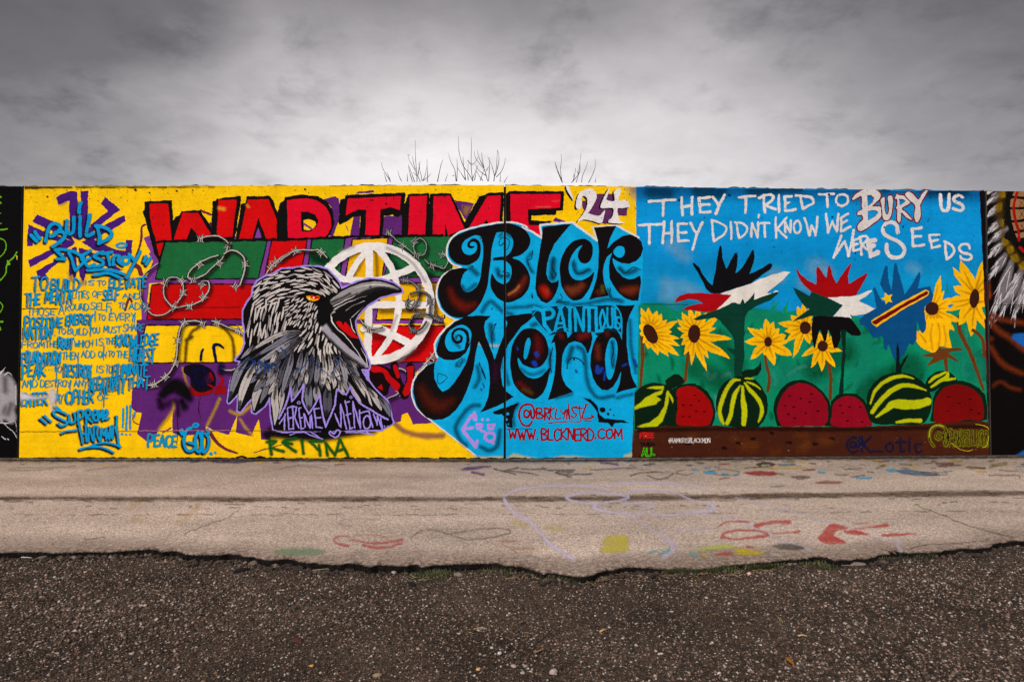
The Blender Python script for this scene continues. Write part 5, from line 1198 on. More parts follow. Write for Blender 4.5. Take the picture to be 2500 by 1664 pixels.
# sunflowers
def flower(cx_, cy_, rx, ry, petals, fr, rot=0, stem=None, label=None):
    """petals: (angle, length, width) measured from the disc centre"""
    sh, ln = [], []
    for a, l, w in petals:
        c, s = math.cos(R(a)), math.sin(R(a))
        b = l * .12
        pts = [(cx_ + c * rx * .5, cy_ + s * ry * .5), (cx_ + c * l * .45 - s * b * .3, cy_ + s * l * .45 + c * b * .3), (cx_ + c * l * .75, cy_ + s * l * .75), (cx_ + c * l, cy_ + s * l)]
        sh.append(St(fr, pts, [w * .8, w * 1.3, w * .95, w * .1]))
        ln.append(St(fr, [(cx_ + c * rx, cy_ + s * ry), (cx_ + c * l * .7 + s * 4, cy_ + s * l * .7 - c * 4)], [w * .26, w * .05]))
    st = None
    if stem: st = paint('flower_stem', STM, St(fr, stem[0], stem[1]), only=[2])
    f = paint('painted_sunflower', PET, sh, only=[2], wob=.6, label=label)
    paint('petal_shade', srgb(214, 146, 0), ln, soft=2.2, gain=.8, parent=f, only=[2], res=1.6)
    paint('flower_disc', DSK, Ell(fr, cx_, cy_, rx, ry, rot), parent=f, only=[2])
    if stem and st:
        for k, o in st.items():
            if k in f: o.parent = f[k]
    return f
flower(1255, 150, 66, 112, [(-95, 280, 70), (-75, 250, 80), (-60, 240, 70), (-40, 230, 60), (-25, 320, 56), (-5, 230, 60), (10, 310, 50), (22, 340, 54), (38, 380, 60), (52, 310, 60), (70, 240, 60), (100, 160, 60), (-110, 290, 60), (130, 120, 50), (180, 110, 60), (-140, 150, 60), (-120, 210, 60)], 'J', -28, ("1165,190 1170,420 1145,720", [44, 38, 26]), 'sunflower with its disc turned to the left, beside the letter d')
flower(1720, 150, 66, 96, [(-100, 280, 60), (-80, 300, 60), (-60, 260, 60), (-35, 330, 60), (-15, 240, 50), (8, 400, 60), (35, 460, 70), (60, 300, 60), (72, 420, 50), (95, 330, 50), (115, 250, 50), (140, 180, 50), (165, 150, 50), (-160, 190, 50), (-140, 230, 60), (-120, 260, 60)], 'J', 0, ("1665,330 1640,480 1625,650", 32), 'large sunflower with dark oval disc between two melons')
flower(850, 235, 42, 52, [(-95, 240, 70), (-75, 220, 60), (-50, 180, 60), (-20, 200, 70), (0, 210, 60), (30, 290, 80), (75, 260, 70), (135, 260, 70), (180, 250, 66), (-145, 260, 66), (-120, 160, 60), (105, 150, 60)], 'L', 0, ("815,350 835,490 865,620 845,760", 32), 'open sunflower with twelve petals right of the dark trunk')
flower(1245, 85, 60, 68, [(-110, 240, 60), (-95, 260, 50), (-75, 250, 50), (-170, 290, 60), (170, 220, 60), (145, 250, 60), (112, 340, 60), (75, 180, 50), (50, 210, 50), (20, 150, 60), (-140, 200, 60), (-30, 150, 50)], 'L', 0, None, 'sunflower half hidden behind the black hanging hand')
flower(1430, 280, 55, 56, [(-105, 150, 50), (-75, 190, 50), (-40, 180, 50), (15, 210, 50), (60, 260, 54), (92, 270, 60), (118, 260, 56), (155, 250, 50), (-160, 90, 50), (-15, 150, 50)], 'L', 0, ("1480,420 1515,600 1510,840", 34), 'small drooping sunflower below the black hand')
flower(1215, 1300, 50, 102, [(-75, 440, 90), (-110, 430, 90), (-125, 400, 70), (-150, 260, 80), (172, 380, 60), (155, 300, 70), (120, 330, 90), (95, 400, 90), (70, 330, 80), (-40, 260, 90), (20, 160, 90), (-60, 420, 70)], 'M', 6, ("1050,1500 1060,1650 1180,1900 1310,2270", [44, 44, 42, 30]), 'tall sunflower at the right edge with curved stem')
paint('flower_stem', STM, [St('N', "1200,110 1290,190 1315,300 1320,380", 36)], only=[2])
flower(765, 1408, 72, 70, [(-75, 360, 56), (-55, 230, 50), (-25, 250, 70), (0, 200, 60), (25, 340, 60), (45, 330, 70), (80, 300, 80), (100, 260, 70), (120, 190, 60), (-120, 200, 40), (170, 110, 50), (60, 280, 60)], 'M', 0, None, 'sunflower touching the blue flag hand')
bud = paint('painted_sunflower', PET, [Poly('N', "700,0 960,0 940,150 975,290 940,300 850,285 800,345 740,340 650,260 595,215 600,150 640,100", True), St('N', "600,210 660,270 760,330", [20, 50, 30]), St('N', "600,120 640,200 720,300", [14, 40, 30])], only=[2], label='closed sunflower bud hanging over brown leaves')
paint('petal_shade', srgb(206, 138, 0), [St('N', "770,40 750,180 770,320", 10), St('N', "830,40 850,160 830,300", 10), St('N', "890,60 910,200 900,290", 10), St('N', "640,160 700,240", 10)], soft=2.5, gain=.7, parent=bud, only=[2])
paint('flower_stem', STM, [Poly('N', "850,280 870,310 960,300 1080,300 1085,325 990,335 940,355 1048,440 1040,452 930,400 935,550 905,550 885,420 700,500 720,470 780,400 650,385 680,370 800,345")], parent=bud, only=[2], wob=.3)

# hands in flag colours
HG = srgb(6, 56, 42)
h1 = paint('painted_hand', srgb(15, 13, 17), Poly('K', "45,930 58,918 78,930 115,965 150,1030 200,1110 258,1162 275,1080 295,1000 302,900 325,790 340,733 355,740 362,850 405,992 440,920 490,825 512,812 530,845 520,950 500,1032 570,980 620,900 680,790 698,780 707,850 690,930 650,1042 720,1010 800,965 870,925 898,935 880,985 800,1040 660,1142 500,1192 330,1247 240,1240 190,1190 130,1070"), only=[2], label='black hand with spread fingers above a white and red palm')
paint('hand_palm', srgb(226, 218, 210), Poly('K', "340,1250 500,1195 660,1145 760,1095 900,1045 1030,1012 1085,1018 1000,1112 880,1205 830,1240 900,1245 930,1215 962,1218 900,1275 700,1312 620,1345 550,1360 480,1345 390,1392 275,1432 390,1330 460,1265"), parent=h1, only=[2])
paint('hand_palm', srgb(164, 0, 18), Poly('K', "-140,1320 -90,1268 0,1243 120,1241 300,1248 462,1263 400,1330 280,1440 200,1447 60,1427 -65,1422 0,1380 80,1360 168,1350 90,1315 0,1305 -132,1342"), parent=h1, only=[2])
paint('hand_stem', HG, [Poly('K', "48,1525 100,1490 280,1430 390,1387 460,1345 500,1342 545,1365 580,1298 600,1350 650,1310 712,1232 700,1312 800,1277 940,1228 965,1240 880,1312 740,1372 640,1432 600,1500 600,1660 640,1550 590,1720 600,1900 582,2005 562,2135 490,2140 490,1905 400,1822 470,1830 495,1840 490,1755 460,1675 400,1605 340,1535 280,1500 110,1530")], parent=h1, only=[2])
h2 = paint('painted_hand', srgb(160, 0, 14), Poly('K', "1143,990 1155,985 1200,1050 1280,1112 1365,1157 1362,1000 1378,953 1400,985 1470,1082 1490,970 1505,928 1530,1040 1575,1137 1650,1020 1742,905 1722,980 1702,1060 1707,1147 1800,1090 1895,1030 1908,1042 1850,1150 1780,1272 1600,1282 1480,1292 1400,1270 1300,1222 1200,1120"), only=[2], label='dark red hand with spread fingers over a green and white star')
paint('hand_palm', HG, Poly('K', "1112,1185 1180,1210 1290,1272 1315,1230 1380,1250 1480,1292 1645,1370 1540,1485 1480,1490 1330,1480 1220,1512 1108,1547 1200,1470 1292,1410 1240,1382 1180,1300"), parent=h2, only=[2])
paint('hand_palm', srgb(226, 220, 214), Poly('K', "1480,1290 1780,1272 1850,1245 1952,1208 1955,1222 1890,1280 1812,1325 1990,1412 1990,1425 1900,1465 1742,1482 1718,1460 1742,1512 1540,1492 1645,1370"), parent=h2, only=[2])
paint('hand_palm', srgb(13, 11, 13), Poly('L', "1335,-42 1540,-35 1720,-25 1790,60 1842,150 1830,172 1742,165 1690,130 1620,110 1622,200 1582,300 1550,302 1520,180 1495,100 1465,228 1445,228 1420,150 1400,103 1370,200 1350,300 1335,302 1320,200 1308,80"), parent=h2, only=[2])
paint('hand_stem', srgb(8, 40, 30), Poly('L', "1618,110 1682,110 1668,400 1705,260 1680,400 1660,480 1650,790 1600,802 1622,600 1642,300"), parent=h2, only=[2])
h3 = paint('painted_hand', srgb(0, 76, 130), [Poly('M', "138,1195 158,1175 190,1250 232,1330 300,1340 260,1240 210,1140 240,1040 268,955 292,955 298,1080 332,1220 350,1080 362,930 378,920 398,960 405,1020 440,1120 472,1262 540,1170 620,1030 638,1018 642,1060 612,1190 700,1180 740,1168 778,1262 762,1332 692,1370 680,1440 705,1568 695,1630 662,1675 640,1640 602,1530 602,1730 562,1795 520,1772 492,1850 442,1930 382,1975 340,1900 302,1780 280,1860 250,1820 240,1700 132,1722 80,1620 20,1580 0,1590 -10,1520 60,1462 180,1402 160,1320")], only=[2], label='blue hand crossed by a yellow edged red bar and a star')
paint('flag_bar', PET, Poly('M', "118,1535 400,1358 700,1203 738,1225 722,1268 450,1420 172,1602 125,1562"), parent=h3, only=[2])
paint('flag_bar', srgb(108, 4, 16), Poly('M', "130,1542 400,1388 700,1222 728,1232 712,1258 440,1405 162,1580 130,1562"), parent=h3, only=[2])
star = []
for i in range(10):
    a = R(-110 + 36 * i); r = 72 if i % 2 == 0 else 32
    star.append((288 + r * math.cos(a), 1300 + r * math.sin(a)))
paint('flag_star', srgb(232, 186, 8), Poly('M', star), parent=h3, only=[2])
paint('hand_stem', srgb(4, 26, 24), [Poly('N', "378,590 385,320 400,228 415,320 420,450 432,480 460,420 515,362 512,378 470,460 440,520 435,590")], parent=h3, only=[2])

# watermelons along the soil
def melon(label, rind, stripes=None, flesh=None, fcol=FLE, seeds=(), fr='L'):
    m = paint('painted_watermelon', MEL, rind, only=[2], wob=.4, label=label)
    if stripes: paint('melon_stripe', LIM, stripes, soft=1.6, parent=m, only=[2], res=1.2, gain=1.3)
    if flesh:
        paint('melon_flesh', fcol, flesh, parent=m, only=[2])
        paint('melon_seed', srgb(26, 6, 4), [Ell(fr, x, y, 17, 8) for x, y in seeds], parent=m, only=[2], res=.8, stuff=True)
    return m
melon('striped watermelon with curling stem, lowest left of the row', [Poly('J', "1085,780 1130,730 1200,685 1290,668 1380,680 1420,690 1412,650 1440,620 1500,582 1555,578 1600,620 1620,670 1560,700 1480,740 1530,850 1540,960 1510,1050 1450,1110 1300,1155 1088,1165")],
      [Poly('J', "1220,730 1290,705 1395,708 1390,735 1300,735"), Poly('J', "1085,930 1150,880 1200,830 1300,780 1395,735 1370,790 1310,815 1370,850 1330,870 1310,900 1200,920 1090,955"), Poly('J', "1110,1135 1250,1090 1340,1020 1400,920 1430,760 1450,760 1445,880 1420,980 1380,1080 1330,1130 1180,1142"), Poly('J', "1450,770 1490,830 1520,900 1515,990 1470,1070 1460,1060 1490,960 1490,870 1440,790")])
melon('cut red watermelon left of the striped one', [Poly('J', "1500,1110 1540,960 1520,860 1480,745 1560,700 1640,678 1700,675 1742,680"), Poly('L', "-100,720 -20,680 40,678 130,705 210,770 265,860 292,970 280,1060 255,1125 -240,1130 -170,900")], None,
      [Poly('L', "-90,1118 -128,1060 -110,900 -125,760 -60,715 10,705 100,735 180,800 240,890 262,970 250,1050 215,1118 90,1128", True), Poly('J', "1530,1110 1570,960 1540,800 1600,730 1742,710 1742,1118")], FLE, [(70, 805), (118, 864), (30, 908), (88, 976), (174, 976), (16, 1030), (-50, 908), (-120, 835), (-128, 955), (-55, 1030)])
melon('upright striped watermelon in front of the dark trunk', [Poly('L', "490,612 570,598 560,560 600,535 700,525 750,490 770,432 778,530 740,590 660,612 720,640 780,710 830,800 850,900 840,990 800,1080 740,1145 650,1150 500,1145 390,1120 330,1040 298,950 295,860 320,760 370,680 430,635")],
      [St('L', "550,640 480,650 410,740 360,860 335,960 355,1060 375,1105", [14, 36, 36, 40, 40, 34, 20]), St('L', "555,700 500,790 470,900 450,1020 415,1100", [10, 40, 40, 44, 40]), St('L', "578,715 585,850 600,980 590,1110", [24, 44, 60, 40]), St('L', "600,670 660,750 740,840 785,940 775,1020 745,1085", [14, 40, 40, 36, 30, 10]), St('L', "620,660 700,690 770,740", [8, 18, 8]), St('L', "610,625 690,628", 12)])
melon('widest crimson cut watermelon, middle of the row', [Poly('L', "905,960 920,860 970,760 1040,685 1120,645 1220,638 1320,675 1420,750 1490,840 1530,960 1540,1060 1530,1130 945,1132")], None,
      [Poly('L', "945,960 965,870 1010,780 1080,710 1170,672 1260,680 1350,725 1430,800 1480,890 1490,990 1480,1080 1440,1128 1000,1135 955,1060")], srgb(140, 2, 30), [(1078, 812), (1195, 836), (1312, 788), (1292, 876), (1032, 914), (1122, 926), (1250, 996), (1378, 972), (1066, 1002), (1134, 1048)])
melon('small crimson cut watermelon beside the widest one', [Poly('L', "1515,870 1580,800 1680,780 1790,790 1870,850 1930,950 1960,1060 1950,1130 1500,1132 1520,1000")], None,
      [Poly('L', "1545,900 1610,835 1690,812 1780,825 1850,880 1890,960 1920,1050 1940,1126 1545,1130 1530,1000", True)], srgb(140, 2, 30), [(1618, 908), (1716, 928), (1640, 990), (1695, 1076), (1826, 930), (1850, 1085)])
melon('large slanting striped watermelon under the blue hand', [Poly('N', "70,850 90,760 150,670 240,600 350,562 450,562 560,590 650,650 730,740 760,850 750,970 710,1060 640,1108 380,1112 140,1100 95,980", True)],
      [St('N', "110,890 150,770 230,680 340,620 450,600 570,625", [16, 30, 36, 36, 30, 10]), St('N', "125,985 200,880 310,770 430,705 540,700 700,750", [36, 44, 50, 46, 36, 12]), St('N', "170,1035 260,970 350,900 460,900 600,900 715,870", [14, 40, 80, 100, 90, 80]), St('N', "390,1090 500,1072 640,1072", [24, 36, 40])])
melon('small striped watermelon peeking out behind a red one', [Poly('N', "690,690 720,620 790,565 870,542 940,550 1000,600 1030,650 900,690 780,760 720,760", True)],
      [St('N', "735,665 800,610 910,560", [16, 30, 20]), St('N', "755,715 850,650 920,610 935,560", [20, 34, 40, 14]), St('N', "900,640 1010,628", 22)])
melon('dark red cut watermelon at the right end of the row', [Poly('N', "740,1080 770,960 770,850 800,770 870,690 970,655 1080,648 1180,675 1270,730 1330,800 1350,900 1350,1060 1280,1075 900,1085")], None,
      [Poly('N', "790,900 830,800 900,720 1000,690 1100,695 1200,740 1280,820 1310,920 1300,1060 1150,1060 1000,1085 800,1090", True)], srgb(118, 0, 8), [(942, 818), (1172, 842), (1052, 886), (932, 972), (1182, 958), (1262, 1000)], 'N')

# ---- white brush lettering over the sky
def white(label, items, w):
    sh = []
    for it in items:
        if isinstance(it, tuple): sh.append(St(it[0], it[1], w, smooth=(len(it) > 2)))
        else: sh.append(it)
    paint('painted_word', srgb(220, 214, 214), sh, only=[2], wob=.6, label=label)
white('white word THEY at the upper left of the sky', [('I', "1240,270 1515,250"), ('I', "1388,270 1390,415"), ('I', "1585,230 1595,415"), ('I', "1695,225 1695,405"), ('I', "1590,325 1700,315"),
      ('K', "115,235 235,225"), ('K', "115,235 130,385 235,380"), ('K', "120,310 225,300"), ('K', "265,225 322,305"), ('K', "390,200 335,300 295,405")], 29)
white('white word TRIED', [('K', "540,225 715,210"), ('K', "615,220 610,385"), ('K', "800,205 815,385"), ('K', "755,230 860,195 905,215 880,270 815,308", 1), ('K', "815,308 930,350"), ('K', "965,205 965,380"), ('K', "1100,215 1025,215 1035,370 1145,355"), ('K', "1030,290 1080,285"), ('K', "1150,208 1210,210 1300,225 1335,280 1280,315 1222,345", 1), ('K', "1190,210 1222,345")], 28)
white('white word TO', [('K', "1390,195 1550,190"), ('K', "1480,195 1480,325"), Ring('K', 1638, 255, 64, 62, 25)], 25)
white('white word THEY of the second line', [('I', "1135,520 1380,510"), ('I', "1240,520 1245,715"), ('I', "1400,485 1385,710"), ('I', "1480,480 1480,710"), ('I', "1390,610 1485,600"), ('I', "1640,505 1545,510 1552,690 1660,685"), ('I', "1548,600 1635,598"), ('K', "25,500 82,600"), ('K', "150,490 90,620 50,780")], 28)
white('white word DIDN\'T', [('K', "250,470 340,500 410,555 370,630 272,690", 1), ('K', "252,475 272,690"), ('K', "455,490 460,665"), ('K', "500,492 580,500 625,550 610,610 542,660", 1), ('K', "512,495 542,660"), ('K', "670,645 680,500 740,650 745,490"), ('K', "755,410 750,440"), ('K', "770,500 865,500"), ('K', "815,505 815,645")], 24)
white('white word KNOW', [('K', "930,440 935,660"), ('K', "1045,440 945,560 1045,655"), ('K', "1035,600 1028,480 1085,600 1095,470"), Ring('K', 1160, 540, 38, 66, 22), ('K', "1238,440 1290,630 1315,520 1355,630 1378,430")], 23)
white('white word WE', [('K', "1468,400 1488,600 1535,480 1580,590 1600,395"), ('K', "1700,400 1625,440 1628,590 1725,535"), ('K', "1630,510 1690,470")], 25)
white('white word WERE below the word WE', [('Q', "110,1200 -38,1640 185,1310 265,1610 365,1090"), ('Q', "470,1255 365,1290 360,1500 490,1470"), ('Q', "365,1390 440,1370"), ('Q', "500,1240 525,1580"), ('Q', "490,1230 600,1210 650,1260 590,1330 525,1380", 1), ('Q', "525,1380 640,1480"), ('M', "155,680 88,692 115,850 185,810"), ('M', "98,752 145,740")], 50)
paint('painted_word', srgb(220, 214, 214), [St('M', "400,600 390,530 340,490 275,505 242,560 260,620 330,660 430,710 470,780 445,845 370,868 305,840 282,780 284,725", 42), St('M', "655,550 552,560 562,745 680,730", 29, smooth=False), St('M', "557,645 645,640", 27), St('M', "840,620 737,630 762,765 845,740", 26, smooth=False), St('M', "748,690 830,680", 24),
      St('M', "895,695 970,730 1000,800 970,845 920,885", 28), St('M', "900,695 920,885", 28), St('M', "1165,770 1150,730 1100,722 1055,760 1085,810 1160,830 1182,865 1135,890 1075,875 1065,850", 27)], only=[2], wob=.6, label='large white word SEEDS stepping downwards')
white('white word US at the upper right of the sky', [St('M', "855,200 860,330 900,370 940,330 945,195", 36), St('M', "1090,225 1050,205 1002,225 1000,265 1070,295 1095,335 1060,368 990,345", 32)], 30)
bury = {'B': (["325,460 400,360 520,285 640,245 760,250 860,300 912,380 890,460 820,530 745,602 870,600 925,640 945,730 920,820 850,890 740,970 620,1060 520,1110 450,1090 435,1010 480,930 545,870 530,790 450,790 430,740 470,700 540,660 520,600 520,410 430,450 360,482"], ["640,385 720,390 772,440 740,520 658,602", "650,710 740,690 830,700 852,740 800,800 658,892"]),
        'U': (["900,490 940,432 985,430 1000,500 990,640 1005,720 1035,772 1070,700 1060,560 1050,420 1090,385 1140,400 1160,500 1150,650 1130,780 1080,870 1010,895 950,850 938,740 930,620"], []),
        'R': (["1215,400 1235,345 1270,375 1400,390 1490,440 1510,510 1460,580 1340,652 1440,740 1540,862 1520,888 1420,830 1330,742 1320,850 1300,930 1260,930 1235,860 1240,680 1200,650 1232,600 1235,480 1190,455"], ["1280,465 1370,470 1410,500 1370,545 1300,585"]),
        'Y': (["1400,360 1440,310 1510,320 1580,370 1665,465 1740,350 1830,270 1862,285 1840,340 1720,560 1715,650 1720,780 1690,890 1640,940 1600,900 1580,790 1600,600 1500,500 1408,405"], [])}
for ch, (o_, h_) in bury.items():
    pg = [Poly('Q', s, True, 4) for s in o_]
    hs = [Poly('Q', s) for s in h_]
    ol = [St('S', p.p, 4.2, smooth=False, closed=True) for p in pg] + [St('S', p.p, 3.6, smooth=False, closed=True) for p in hs]
    drop = shift(pg, 1.5, 1.5) if ch in 'URB' else []
    b = paint('painted_letter', srgb(112, 4, 18), pg + ol + [], hs, only=[2], wob=.3, res=.9, label='plump white letter %s with dark red outline' % ch)
    inner = [St('S', p.p, 1.4, smooth=False, closed=True) for p in pg] + [St('S', p.p, 1.2, smooth=False, closed=True) for p in hs]
    paint('letter_fill', srgb(214, 206, 204), pg, hs + inner, parent=b, only=[2], wob=.3, res=.9)

# ---- small signatures on the soil
paint('painted_name', srgb(206, 22, 22), word_shapes('J', "FREE", 1145, 1205, 1290, 1255, 13), only=[2], res=.8, label='small red word FREE')
paint('painted_name', srgb(14, 8, 8), word_shapes('J', "THEM", 1150, 1308, 1300, 1342, 9) + [St('J', "1130,1448 1330,1440", 6)], only=[2], res=.8, label='small black word THEM')
aw = paint('painted_name', srgb(70, 176, 24), word_shapes('J', "ALL", 1165, 1365, 1300, 1440, 22), only=[2], res=.8, label='small green word ALL')
paint('name_stroke', srgb(10, 12, 8), word_shapes('J', "ALL", 1170, 1368, 1310, 1440, 6), parent=aw, only=[2], res=.7)
paint('painted_name', srgb(222, 214, 208), word_shapes('J', "@IAMKRISBLACKMON", 1450, 1258, 1890, 1306, 6, jit=.03), only=[2], res=.7, label='thin white handle on the brown soil')
paint('painted_name', srgb(22, 24, 56), word_shapes('S', "@K_otic", 2068, 1066, 2252, 1102, 4.4) + [St('N', "40,1330 0,1260", 40)], soft=1.6, only=[2], res=1.2, label='navy handle barely visible on the brown soil', gain=1.1)
oword = [St('N', "880,1230 830,1200 800,1240 830,1270 880,1220 890,1270 930,1240 900,1150 820,1120 750,1170 735,1260 780,1340", 8)] + word_shapes('N', "OPARELLIG8", 890, 1180, 1360, 1330, 8)
ot = paint('painted_name', srgb(150, 144, 14), shift(oword, .5, .5, 2.0), soft=3.5, only=[2], gain=.62, res=1.6, label='olive tag sprayed on the soil at the right')
paint('name_stroke', srgb(12, 9, 6), oword, parent=ot, only=[2], res=.7)
paint('name_stroke', srgb(190, 180, 30), [St('N', "735,1250 745,1170 810,1118 890,1140", 7), St('N', "1230,1110 1330,1130 1370,1180 1350,1330 1300,1360", 7), St('N', "970,1310 1050,1370 1150,1395 1200,1380", 6)], parent=ot, only=[2], res=.7)

# ---- strip at the right joint and the panel beyond it
paint('painted_edge', srgb(18, 10, 16), Poly('S', "2391,452 2440,452 2440,1120 2421,1120 2409,960 2406.5,780"), only=[2], wob=.5)
paint('painted_edge', srgb(90, 12, 24), [St('S', "2405,780 2410,900 2413,960", 3), St('S', "2404,690 2406,740", 5)], only=[2])
fr4 = paint('painted_field', srgb(11, 6, 6), Poly('S', "2380,400 2950,400 2950,1150 2380,1150"), only=[3], res=3, wob=0)
plm = [((1440, 105), (1350, 190), 60), ((1490, 170), (1342, 300), 70), ((1480, 310), (1345, 440), 70), ((1505, 470), (1350, 600), 80), ((1565, 550), (1370, 710), 80), ((1515, 705), (1370, 860), 80), ((1548, 835), (1378, 1070), 90), ((1612, 908), (1408, 1490), 110), ((1715, 1000), (1485, 1480), 110), ((1780, 1080), (1635, 1490), 100), ((1900, 1150), (1800, 1500), 100)]
fbase, fbarb = [], []
for (x0_, y0_), (x1_, y1_), w_ in plm:
    mx, my = (x0_ * .55 + x1_ * .45) + 6, (y0_ * .55 + y1_ * .45)
    fbase.append(St('M', [(x0_, y0_), (mx, my), (x1_, y1_)], [w_ * .5, w_, w_ * .12]))
    for q in range(16):
        u = RV.random(); o__ = RV.uniform(-.5, .5) * w_ * (1 - u * .7)
        X_, Y_ = x0_ + (x1_ - x0_) * u + o__, y0_ + (y1_ - y0_) * u + o__ * .3
        l_ = RV.uniform(.25, .45) * math.hypot(x1_ - x0_, y1_ - y0_); d_ = math.atan2(y1_ - y0_, x1_ - x0_) + RV.uniform(-.3, .3)
        fbarb.append(St('M', [(X_, Y_), (X_ + math.cos(d_) * l_ * .5, Y_ + math.sin(d_) * l_ * .5), (X_ + math.cos(d_) * l_, Y_ + math.sin(d_) * l_)], [6, 8, 1.5]))
fw = paint('painted_feather', srgb(118, 110, 114), fbase, only=[3], soft=3.5, res=1.6, gain=.95, label='row of white feathers down the left of the panel', stuff=True)
paint('feather_light', srgb(198, 192, 196), fbarb, parent=fw, only=[3], res=.9, stuff=True)
paint('painted_bead', srgb(190, 150, 18), [Poly('M', s, True) for s in ("1490,160 1530,150 1535,220 1480,230", "1455,300 1505,290 1500,370 1445,370", "1490,470 1525,470 1525,540 1495,530", "1510,660 1560,650 1580,720 1530,740", "1560,760 1620,740 1630,810 1580,820", "1600,850 1660,830 1690,900 1630,900", "1690,940 1750,910 1760,990 1710,990", "1550,110 1600,105 1590,135 1560,130")], soft=2.5, only=[3])
paint('spray_mist', srgb(90, 66, 16), [St('M', "1500,150 1480,400 1520,600 1600,800 1742,950", 70)], soft=12, only=[3], gain=.6)
grd = paint('painted_shield', srgb(150, 108, 70), [Poly('M', "1640,130 2200,120 2200,660 1690,690 1640,600 1610,470 1590,340 1600,230")], only=[3], label='tan net of brown squares with red bars')
paint('net_line', BLK, [St('M', "1560,220 1900,240 2100,236", 30), St('M', "1540,345 2100,330", 26), St('M', "1540,490 1742,470 2100,440", 30), St('M', "1560,610 1742,580 2100,540", 30), St('M', "1640,120 1580,260 1580,420 1600,560 1640,690", 40), St('M', "1830,120 1830,680", 30), St('M', "1560,640 1700,700 1742,680 2100,640", 60)], parent=grd, only=[3])
paint('net_line', srgb(150, 20, 14), [St('M', "1680,140 1640,280 1640,420 1680,570 1690,680", 30), St('M', "1700,760 1742,800", 40)], parent=grd, only=[3])
paint('net_line', srgb(60, 26, 16), [St('M', "1690,360 1742,440", 6), St('M', "1742,360 1690,450", 6), St('M', "1700,500 1742,560", 6), St('M', "1742,500 1690,570", 6), St('M', "1690,260 1742,320", 6), St('M', "1742,250 1690,330", 6)], parent=grd, only=[3])
paint('painted_rock', srgb(112, 44, 16), [St('N', "1370,-40 1450,100 1600,200 1742,320", 50), St('N', "1390,290 1470,420 1560,500 1720,570", 40), St('N', "1420,700 1495,660 1600,720 1700,745", 14), St('M', "1340,1050 1350,1160", 40), St('M', "1400,1470 1500,1520 1742,1560", 40), St('N', "1370,200 1390,205", 36)], soft=8, only=[3], gain=.9, label='brown rock edges')
paint('painted_patch', srgb(180, 60, 10), [St('M', "1345,1150 1360,1270", 50), St('M', "1340,1040 1350,1080", 30)], soft=6, only=[3])
paint('painted_patch', srgb(24, 92, 170), [Poly('N', "1610,190 1650,150 1800,140 1900,150 1900,310 1742,290 1660,230", True), Poly('N', "1650,1440 1742,1390 1800,1380 1800,1450 1700,1460")], soft=2, only=[3])
# ---- far left panel
paint('painted_scrawl', srgb(104, 176, 20), [St('A', "0,660 50,690 68,750 40,820 -10,865", 10), St('A', "180,805 140,870 90,910 70,960 60,1030 20,1090 -10,1110", 12), St('A', "80,900 100,930 85,940", 18), St('A', "-10,570 75,562", 14), St('A', "-10,500 15,505", 8), St('A', "-10,390 12,393", 8), St('A', "0,215 10,225", 18), St('A', "-10,270 5,285", 20), St('A', "0,1340 30,1390 0,1450", 10), St('A', "10,1545 25,1545", 20), St('B', "0,80 5,110", 16)], only=[0], label='thin yellow green scrawl lines')
sp_ = paint('paint_splash', srgb(158, 152, 158), [Poly('B', "-60,600 0,570 60,580 120,620 170,700 180,800 170,900 150,960 170,1060 110,1100 60,1060 0,1080 -60,1080", True)], soft=6, only=[0], label='grey white splash of paint')
paint('splash_streak', srgb(190, 186, 190), [St('B', "0,570 30,540 60,500", [30, 12, 4]), St('B', "50,590 90,560 130,600", [20, 10, 4]), St('B', "0,1090 80,1100 160,1080 180,1260", [12, 10, 6, 4]), St('B', "10,1060 60,1120 140,1190 180,1250", 7), St('B', "165,700 170,900", 8), St('B', "20,1240 60,1270", 10), St('B', "80,1265 90,1275", 10)], parent=sp_, only=[0])
paint('spray_shade', srgb(60, 56, 64), [St('B', "50,620 60,760", 40), St('B', "120,900 80,1000", 40), St('B', "60,930 40,990", 30)], soft=9, gain=.6, parent=sp_, only=[0])
paint('painted_patch', srgb(220, 190, 60), Poly('A', "168,845 185,845 182,895 175,880"), only=[0])

# ---- pits and chips in the concrete, grime on the rim and at the foot
rc = random.Random(77)
def chips(n, x0, x1, y0, y1, k, only, bias=1.0):
    out = []
    for i in range(n):
        x = rc.uniform(x0, x1); y = y0 + (y1 - y0) * rc.random() ** bias
        r = .5 + rc.paretovariate(2.4) * k
        r = min(r, 4.0)
        m = rc.randint(4, 6)
        a0 = rc.uniform(0, 6)
        out.append(Poly('S', [(x + r * rc.uniform(.5, 1.2) * math.cos(a0 + 6.283 * j / m), y + r * rc.uniform(.5, 1.1) * math.sin(a0 + 6.283 * j / m)) for j in range(m)]))
    return out
paint('paint_chip', srgb(52, 34, 18), chips(420, 70, 1225, 462, 600, .42, None, 2.0), only=[1], res=.8, wob=.1, stuff=True)
paint('paint_chip', srgb(40, 28, 18), chips(90, 1236, 1552, 462, 580, .42, None, 1.6), only=[2], res=.8, wob=.1, stuff=True)
paint('paint_chip', srgb(10, 30, 44), chips(330, 1556, 2390, 455, 640, .40, None, 1.8), only=[2], res=.8, wob=.1, stuff=True)
paint('paint_chip', srgb(30, 26, 22), chips(60, 60, 1225, 600, 1100, .3, None) , only=[1], res=.8, wob=.1, stuff=True)
paint('paint_chip', srgb(176, 160, 150), chips(70, 1560, 2390, 1055, 1105, .25, None), only=[2], res=.8, wob=.1, stuff=True)
